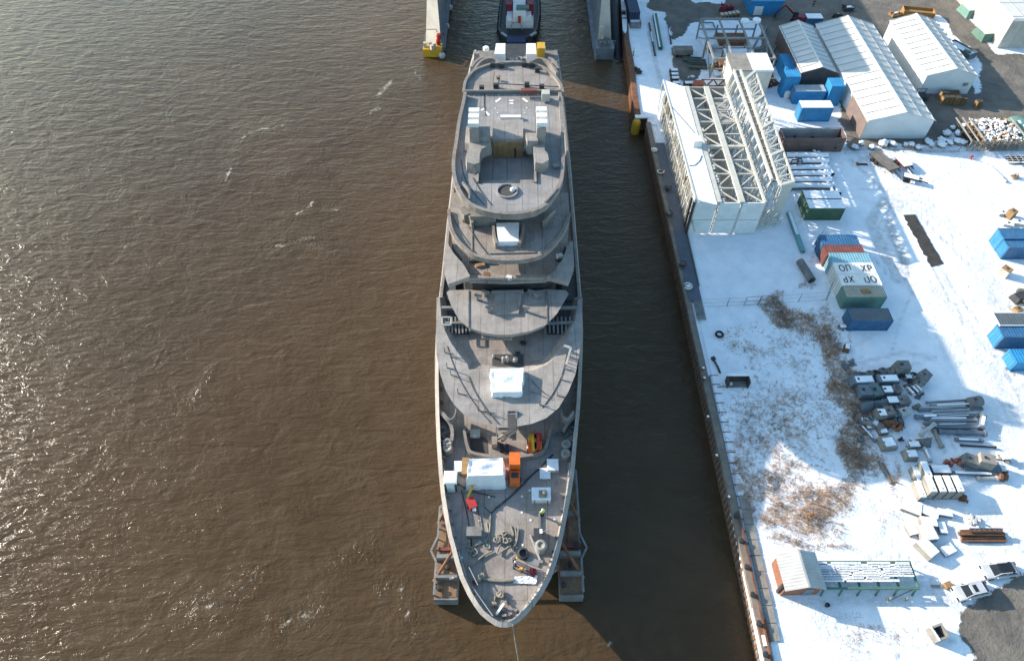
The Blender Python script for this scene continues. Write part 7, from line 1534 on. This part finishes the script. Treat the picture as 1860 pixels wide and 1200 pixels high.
colour('tan_orange', (.36, .19, .06)); t = thing('orange_skip', 'tan orange steel skip behind the right hall', 'skip', at(1669, 20, 1.2), R(-12)); m = MB(); [m.bx(*q, 0, 1.5) for q in ((-3.4, 3.4, -1.3, -1.2), (-3.4, 3.4, 1.2, 1.3), (-3.4, -3.3, -1.19, 1.19), (3.3, 3.4, -1.19, 1.19))]; m.build('side_wall', 'tan_orange', t); m = MB(); m.bx(-3.29, 3.29, -1.19, 1.19, .05, .9); m.build('load', 'wood', t); m = MB(); [m.bx(-3 + k, -2.9 + k, -1.4, -1.31, 0, 1.4) for k in range(7)]; m.build('rib_set', 'tan_orange', t)
junk('scrap_bench', 'low jumble of timber and snow left of the tan skip', 1630, 22, (3.5, 1.8, 1.2), 'wood', .2, seed=4); junk('brush_heap', 'dark heap of twisted bars behind the largest hall', 1543, 10, (3, 2, 1.5), 'dark', 0, seed=5); junk('steel_heap', 'dark steel heap behind the apex of the largest hall', 1522, 25, (2.5, 1.5, 1.2), 'dark', .3, seed=6)
t = thing('flat_hall', 'bright blue roofed long shed cut by the top edge of the picture', 'shed', at(1394, 0, 3)); p0, p1 = P(1366, 4, 6), P(1424, 4, 6); p = t.location; m = MB(); m.bx(p0.x, p1.x, p0.y, p0.y + 7, GZ, 6); m.build('wall', 'brightblue', t, True); m = MB(); m.prism([(p0.x - .2, p0.y - .2), (p1.x + .2, p0.y - .2), (p1.x + .2, p0.y + 7.2), (p0.x - .2, p0.y + 7.2)], 6.004, 6.3); m.build('roof', 'brightblue', t, True)
m = MB(); m.bx(p0.x + 1, p0.x + 3, p0.y - .05, p0.y - .004, GZ, 5); m.build('door', 'white', t, True)
junk('red_machine', 'dark red machine on the road at the top edge', 1322, 8, (4.5, 2.2, 2), 'maroon', .5, seed=7, top=None)
t0 = thing('timber_crate', 'x', 'crate', (0, 0, 0), 0, 'row of tan crates on the dark road'); m = MB(); m.box((0, 0, .45), (.9, 1.3, .9), 0, .9); m.build('crate_box', 'wood', t0); m = MB(); m.box((0, 0, .94), (.7, 1.1, .08)); m.build('tan_lid', 'cream', t0); m = MB(); m.box((.1, -.7, .35), (.5, .1, .5)); m.build('bracket', 'dark', t0)
for k, x in enumerate((1312, 1319, 1326, 1333, 1340)): place(t0, k == 0, at(x, 25 - k, 1), .05, 'tan topped crate in a row of five on the dark road, ' + ('leftmost', 'second from the left', 'middle', 'second from the right', 'rightmost')[k])
# trough like green boxes, flatbeds on the quay
cont('dark blue container on the upper quay next to the snowy boat', 1149, 5, 'tugblue', L=9, W_=2.4, rz=R(91), name='blue_container')
t = thing('open_tray', 'grey open tray full of snow below the dark blue container', 'tray', at(1153, 34, 1), R(1)); m = MB(); [m.bx(*q, 0, 1.1) for q in ((-1.2, -1.1, -2.6, 2.6), (1.1, 1.2, -2.6, 2.6), (-1.09, 1.09, -2.6, -2.5), (-1.09, 1.09, 2.5, 2.6))]; m.build('side_wall', 'steel', t); m = MB(); m.bx(-1.08, 1.08, -1.3, 2.49, .1, .9); m.build('snow_fill', 'snow', t); m = MB(); m.bx(-1.08, 1.08, -2.49, -1.3, .1, .8); m.build('concrete_fill', 'concrete', t)
t = thing('green_beam', 'long dark green beam lying on the snowy upper quay', 'beam', at(1195, 58, .6)); a, b = P(1189, 27, GZ + .5), P(1200, 88, GZ + .5); m = MB(); m.beam(a, b, .9, .7); m.build('beam', 'green', t, True); m = MB(); m.beam(a + Vector((-.25, 0, .38)), b + Vector((-.25, 0, .38)), .3, .06); m.build('snow_strip', 'snow', t, True)
for (x0, y0, x1, y1, l) in ((1179, 42, 1190, 101, 'thin dark rail left of the green beam on the snow'), (1214, 43, 1219, 80, 'short dark rail right of the green beam at the road edge')):
    t = thing('steel_rail', l, 'rail', at(x0, y0, .3)); m = MB(); a, b = P(x0, y0, GZ + .2), P(x1, y1, GZ + .2); m.beam(a, b, .3, .3); m.build('rail', 'dark', t, True); m = MB(); m.beam(a.lerp(b, .3) + Vector((0, 0, .17)), a.lerp(b, .6) + Vector((0, 0, .17)), .25, .04); m.build('snow_strip', 'snow', t, True)
junk('quay_bollard_gear', 'dark gear with coiled chain on the snow beside the brown quay', 1160, 125, (1.4, 2.2, 1.1), 'dark', .2, seed=9, top=None)
person(1150, 101, 'person in hi-vis yellow jacket standing on the brown quay edge', 'hivis', 'navy', 'white', R(90), 'stand', GZ)
t = thing('covered_trailer', 'grey trailer with a snowy roof edge on bare ground in the upper yard', 'trailer', at(1241, 88, 1.5)); m = MB(); m.bx(-2, 2, -1.1, 1.1, .5, 1.7); m.build('body', 'conc_dark', t); m = MB(); m.bx(-2.05, 2.05, .6, 1.2, 1.71, 1.85); m.build('snow_edge', 'snow', t); m = MB(); [m.tube((sx, -1.15, .35), (sx, 1.15, .35), .35, 12) for sx in (-1.2, 1.2)]; m.build('axle_wheels', 'tyre', t)
M['olive'] = pm('olive_paint', (.12, .14, .12), (.08, .09, .08), .9, .7, 0, (.2, .2, .18), .36)
for k, (x, y, l) in enumerate(((1258, 106, 'farthest olive grey steel tray of three'), (1266, 110, 'middle olive grey steel tray of three'), (1268, 119, 'nearest olive grey steel tray of three'))):
    t = thing('steel_tray', l, 'tray', at(x, y, .6), -.1, 'olive trays in the upper yard'); m = MB(); m.bx(-2, 2, -.6, .6, .05, .3); m.bx(-2, 2, -.65, -.55, .301, .6); m.bx(-2, 2, .55, .65, .301, .6); m.build('tray', 'olive', t); m = MB(); m.bx(-1.8, 1.4, -.5, -.1, .302, .35); m.build('snow_strip', 'snow', t)
for k, (x, y, l) in enumerate(((1224, 127, 'small dark pallet stack with snow, top of four'), (1225, 134, 'snow topped pallet, second of four'), (1226, 141, 'snow topped pallet, third of four'), (1228, 150, 'brown pallet stack, lowest of four'), (1250, 150, 'dark rack with white stripes beside the orange plates'))):
    t = thing('snowy_pallet', l, 'pallet', at(x, y, .8), .05, 'snowy pallets behind the dismantled hall'); m = MB(); [m.box((0, 0, .1 + q * .2), (1.6, 1.1, .08)) for q in range(4)]; [m.box((s, 0, .4), (.1, 1, .8)) for s in (-.7, 0, .7)]; m.build('pallet_pile', 'darkwood', t); m = MB(); m.box((.1, 0, .84), (1.4, .8, .1)); m.build('snow_cap', 'snow', t)
for k, (x, l) in enumerate(((1264, 'left orange rust plate behind the hall frame'), (1274, 'right orange rust plate behind the hall frame'))):
    t = thing('rusty_sheet', l, 'panel', at(x, 150, 1.4), 0, 'orange rust plates'); m = MB(); m.bx(-.55, .55, -.2, .2, 0, 1.8); m.build('panel', 'rustorange' if 'rustorange' in M else 'copper', t); m = MB(); m.bx(-.6, .6, -.26, -.201, .8, .95); m.build('stiffener', 'rust', t)
t = thing('truss_frame', 'dark zigzag truss lying behind the dismantled hall', 'truss', at(1305, 150, 1)); m = MB(); m.beam((-3.5, 0, .2), (3.5, 0, .2), .22); m.beam((-3.5, .2, 1.6), (3.5, .2, 1.6), .22); [m.beam((-3.5 + k * 1.2, 0 if k % 2 else .2, .2 if k % 2 else 1.6), (-2.3 + k * 1.2, .2 if k % 2 else 0, 1.6 if k % 2 else .2), .22) for k in range(6)]; m.build('lattice', 'rust', t); m = MB(); m.beam((-3.5, .2, 1.74), (2, .2, 1.74), .2, .06); m.build('snow_strip', 'snow', t)
# machine skeleton in the snow behind the hall
M['galv'] = pm('galvanised_steel', (.30, .30, .29), (.2, .2, .195), 1.2, .6, .2, (.14, .12, .1), .36)
t = thing('steel_skeleton', 'large grey steel machine skeleton standing in snow in the upper yard', 'steel frame', at(1335, 82, 3)); m = MB(); X, Y, Z = 6.2, 8.0, 4.5
for sx in (-1, -.35, .35, 1):
    for sy in (-1, 0, 1): m.beam((sx * X, sy * Y, 0), (sx * X, sy * Y, Z if abs(sx) == 1 else Z * .7), .3)
m.build('column_set', 'galv', t); m = MB()
for sy in (-1, 0, 1): m.beam((-X, sy * Y, Z), (X, sy * Y, Z), .35); m.beam((-X, sy * Y, Z * .5), (X, sy * Y, Z * .5), .25)
for sx in (-1, -.35, .35, 1): m.beam((sx * X, -Y, Z * .98), (sx * X, Y, Z * .98), .35); m.beam((sx * X, -Y, .4), (sx * X, 0, Z * .95), .2); m.beam((sx * X, Y, .4), (sx * X, 0, Z * .95), .2)
m.build('beam_set', 'galv', t); m = MB(); m.bx(-3, 3, 1, 5, 2.2, 3.0); m.bx(-4, -1, -6, -3, .5, 2); m.bx(1.5, 4.5, -5, -3.4, .4, 2.4); m.build('machine_core', 'rust', t); m = MB(); [m.lathe([(.9, 0), (.9, .6), (0, .65)], (x, y, Z), 12) for x, y in ((3, 6.5), (5.6, 6.8))]; m.build('round_lid_pair', 'snow', t); m = MB(); m.bx(-5.8, -3, 3, 7, 1.2, 1.4); m.bx(-2.5, 2.5, -2.6, -.6, 2.4, 2.55); m.bx(-5, 5, -7.4, -4.9, .3, .5); m.build('snow_cover_set', 'snow', t)
t = thing('skid_base', 'dark rectangular frame on the snow left of the machine skeleton', 'frame', at(1290, 52, .5)); m = MB(); [m.beam(a, b, .22) for a, b in (((-1.4, -3, .3), (1.4, -3, .3)), ((1.4, -3, .3), (1.2, 3, .3)), ((1.2, 3, .3), (-1.4, 3, .3)), ((-1.4, 3, .3), (-1.4, -3, .3)))]; m.build('frame_bar_set', 'slate', t); m = MB(); m.bx(-1.2, 1.1, -.1, .1, .2, .4); m.build('cross_bar', 'slate', t)
junk('scrap_pile', 'rusty red scrap beside the machine skeleton', 1290, 88, (1.5, 1.5, 1), 'rust', 0, seed=11); junk('scrap_pile', 'brown scrap pieces in front of the machine skeleton', 1300, 118, (2.5, 1.6, 1.3), 'wood', .3, seed=12); junk('scrap_pile', 'dark scrap with snow left behind the hall frame', 1255, 138, (2.5, 1.2, 1), 'slate', .3, seed=13); junk('scrap_pile', 'brown rusty scrap on bare ground right of the lattice wall', 1400, 150, (3, 2.5, .6), 'rust', .3, seed=14, n=16)
t = thing('hose_line', 'pale bent hose lying on the snow bank by the road', 'hose', P(1375, 75, GZ)); m = MB(); m.path([P(x, y, GZ + .2) for x, y in ((1393, 48), (1388, 58), (1380, 66), (1372, 80), (1368, 88))], .2); m.build('hose', 'concrete', t, True); m = MB(); m.path([P(x, y, GZ + .2) for x, y in ((1392, 110), (1402, 96), (1416, 74), (1420, 72))], .14); m.build('rail', 'concrete', t, True)
t = thing('road_barrier', 'dark low barrier bar lying across the snow strip by the blue containers', 'barrier', P(1408, 112, GZ)); m = MB(); m.beam(P(1394, 112, GZ + .3), P(1424, 113, GZ + .3), .3, .35); m.build('bar', 'dark', t, True); m = MB(); [m.box(tuple(P(x, 113, GZ + .15)), (.3, .6, .3)) for x in (1396, 1422)]; m.build('foot_pair', 'steel', t, True)
t = thing('white_tank', 'small white tank beside the grey roofed blue container', 'tank', at(1432, 166, 1.2)); m = MB(); m.lathe([(.7, 0), (.8, .2), (.8, 1.2), (.5, 1.5), (0, 1.55)], (0, 0, 0), 14); m.build('tank', 'white', t); m = MB(); m.lathe([(.2, 1.5), (.2, 1.7), (0, 1.72)], (0, 0, 0), 8); m.build('cap', 'dark', t)

# ------------------------------------------------------------------ withered shrubs and grass (uncountable)
g = np.random.default_rng(12); V = []; Fc = []
Xs = g.uniform(28.5, 75, 140000); Ys = g.uniform(14, 110, 140000); gf = grass_field(Xs, Ys) * (.35 + 1.1 * vnoise(Xs, Ys, 1.7, 31)) ; keep = (gf > .42) & (g.random(140000) < np.clip((gf - .36) * .75, 0, .6))
for x, y, s in zip(Xs[keep], Ys[keep], gf[keep]):
    n = 3
    for k in range(n):
        a = g.uniform(0, 6.28); h = g.uniform(.25, .85) * (.6 + .6 * s); dx, dy = g.normal(0, .28, 2) * h; wd = g.uniform(.015, .035); o = len(V)
        bx_, by_ = x + g.normal(0, .12), y + g.normal(0, .12); cx_, cy_ = math.cos(a) * wd, math.sin(a) * wd
        V += [(bx_ - cx_, by_ - cy_, GZ - .02), (bx_ + cx_, by_ + cy_, GZ - .02), (bx_ + dx, by_ + dy, GZ + h)]; Fc.append((o, o + 1, o + 2))
me = bpy.data.meshes.new('dry_grass'); me.from_pydata(V, [], Fc)
m_, nt_, b_, pos_ = newmat('dry_grass'); nt_.links.new(ramp(nt_, noise(nt_, pos_, .18, 5, .7), [(.36, (.17, .12, .08)), (.58, (.44, .24, .10))]), b_.inputs['Base Color']); b_.inputs['Roughness'].default_value = .9
me.materials.append(m_); o = bpy.data.objects.new('dry_grass', me); COL.objects.link(o); o['kind'] = 'stuff'
o['label'] = 'withered brown grass and low scrub poking through the snow'
print('grass tris', len(Fc), 'objects', len(bpy.data.objects))
# ------------------------------------------------------------------ one object per separate piece of a part
def split_pieces(o, cache={}):
    me = o.data; key = me.name
    if key not in cache:
        n = len(me.vertices); par = list(range(n))
        def find(a):
            while par[a] != a: par[a] = par[par[a]]; a = par[a]
            return a
        for e in me.edges:
            a, b = find(e.vertices[0]), find(e.vertices[1])
            if a != b: par[a] = b
        isl = {}
        for i in range(n): isl.setdefault(find(i), []).append(i)
        L = list(isl.values()); res = None
        if 1 < len(L) <= 400:
            co = np.array([v.co for v in me.vertices]); lo = np.array([co[x].min(0) for x in L]); hi = np.array([co[x].max(0) for x in L]); sz = (hi - lo).max(1)
            gap = np.maximum(0, np.maximum(lo[:, None] - hi[None], lo[None] - hi[:, None])); near = np.sqrt((gap ** 2).sum(2)) <= np.maximum(.02, .5 * np.maximum(sz[:, None], sz[None]))
            grp = list(range(len(L)))
            def f2(a):
                while grp[a] != a: a = grp[a]
                return a
            for a, b in zip(*np.nonzero(np.triu(near, 1))):
                x, y = f2(a), f2(b)
                if x != y: grp[x] = y
            ids = [f2(k) for k in range(len(L))]; groups = sorted(set(ids))
            if 1 < len(groups) <= 90:
                vg = {}
                for k, x in enumerate(L):
                    for v in x: vg[v] = ids[k]
                res = []
                for g in groups:
                    vi = [v for v in range(n) if vg[v] == g]; mp = {v: k for k, v in enumerate(vi)}
                    ps = [p for p in me.polygons if vg[p.vertices[0]] == g]
                    m2 = bpy.data.meshes.new('piece'); m2.from_pydata([me.vertices[v].co[:] for v in vi], [], [[mp[v] for v in p.vertices] for p in ps])
                    for mt in me.materials: m2.materials.append(mt)
                    if ps: m2.polygons.foreach_set('use_smooth', [p.use_smooth for p in ps])
                    m2.update(); res.append(m2)
        cache[key] = res
    res = cache[key]
    if not res: return 0
    nm = o.name.split('.')[0]
    for suf in ('_row', '_pair', '_set', '_scatter'):
        if nm.endswith(suf): nm = nm[:-len(suf)]
    for m2 in res[1:]:
        c = bpy.data.objects.new(nm, m2); COL.objects.link(c); c.parent = o.parent; c.matrix_parent_inverse = o.matrix_parent_inverse.copy(); c.location = o.location; c.rotation_euler = o.rotation_euler; c.scale = o.scale
    o.data = res[0]; o.name = nm; return len(res)
tot = 0
for o in [x for x in bpy.data.objects if x.type == 'MESH' and x.parent is not None and not x.modifiers and x.get('kind') != 'stuff']:
    if not o.children: tot += split_pieces(o)
print('split into', tot, 'pieces;', len(bpy.data.objects), 'objects')
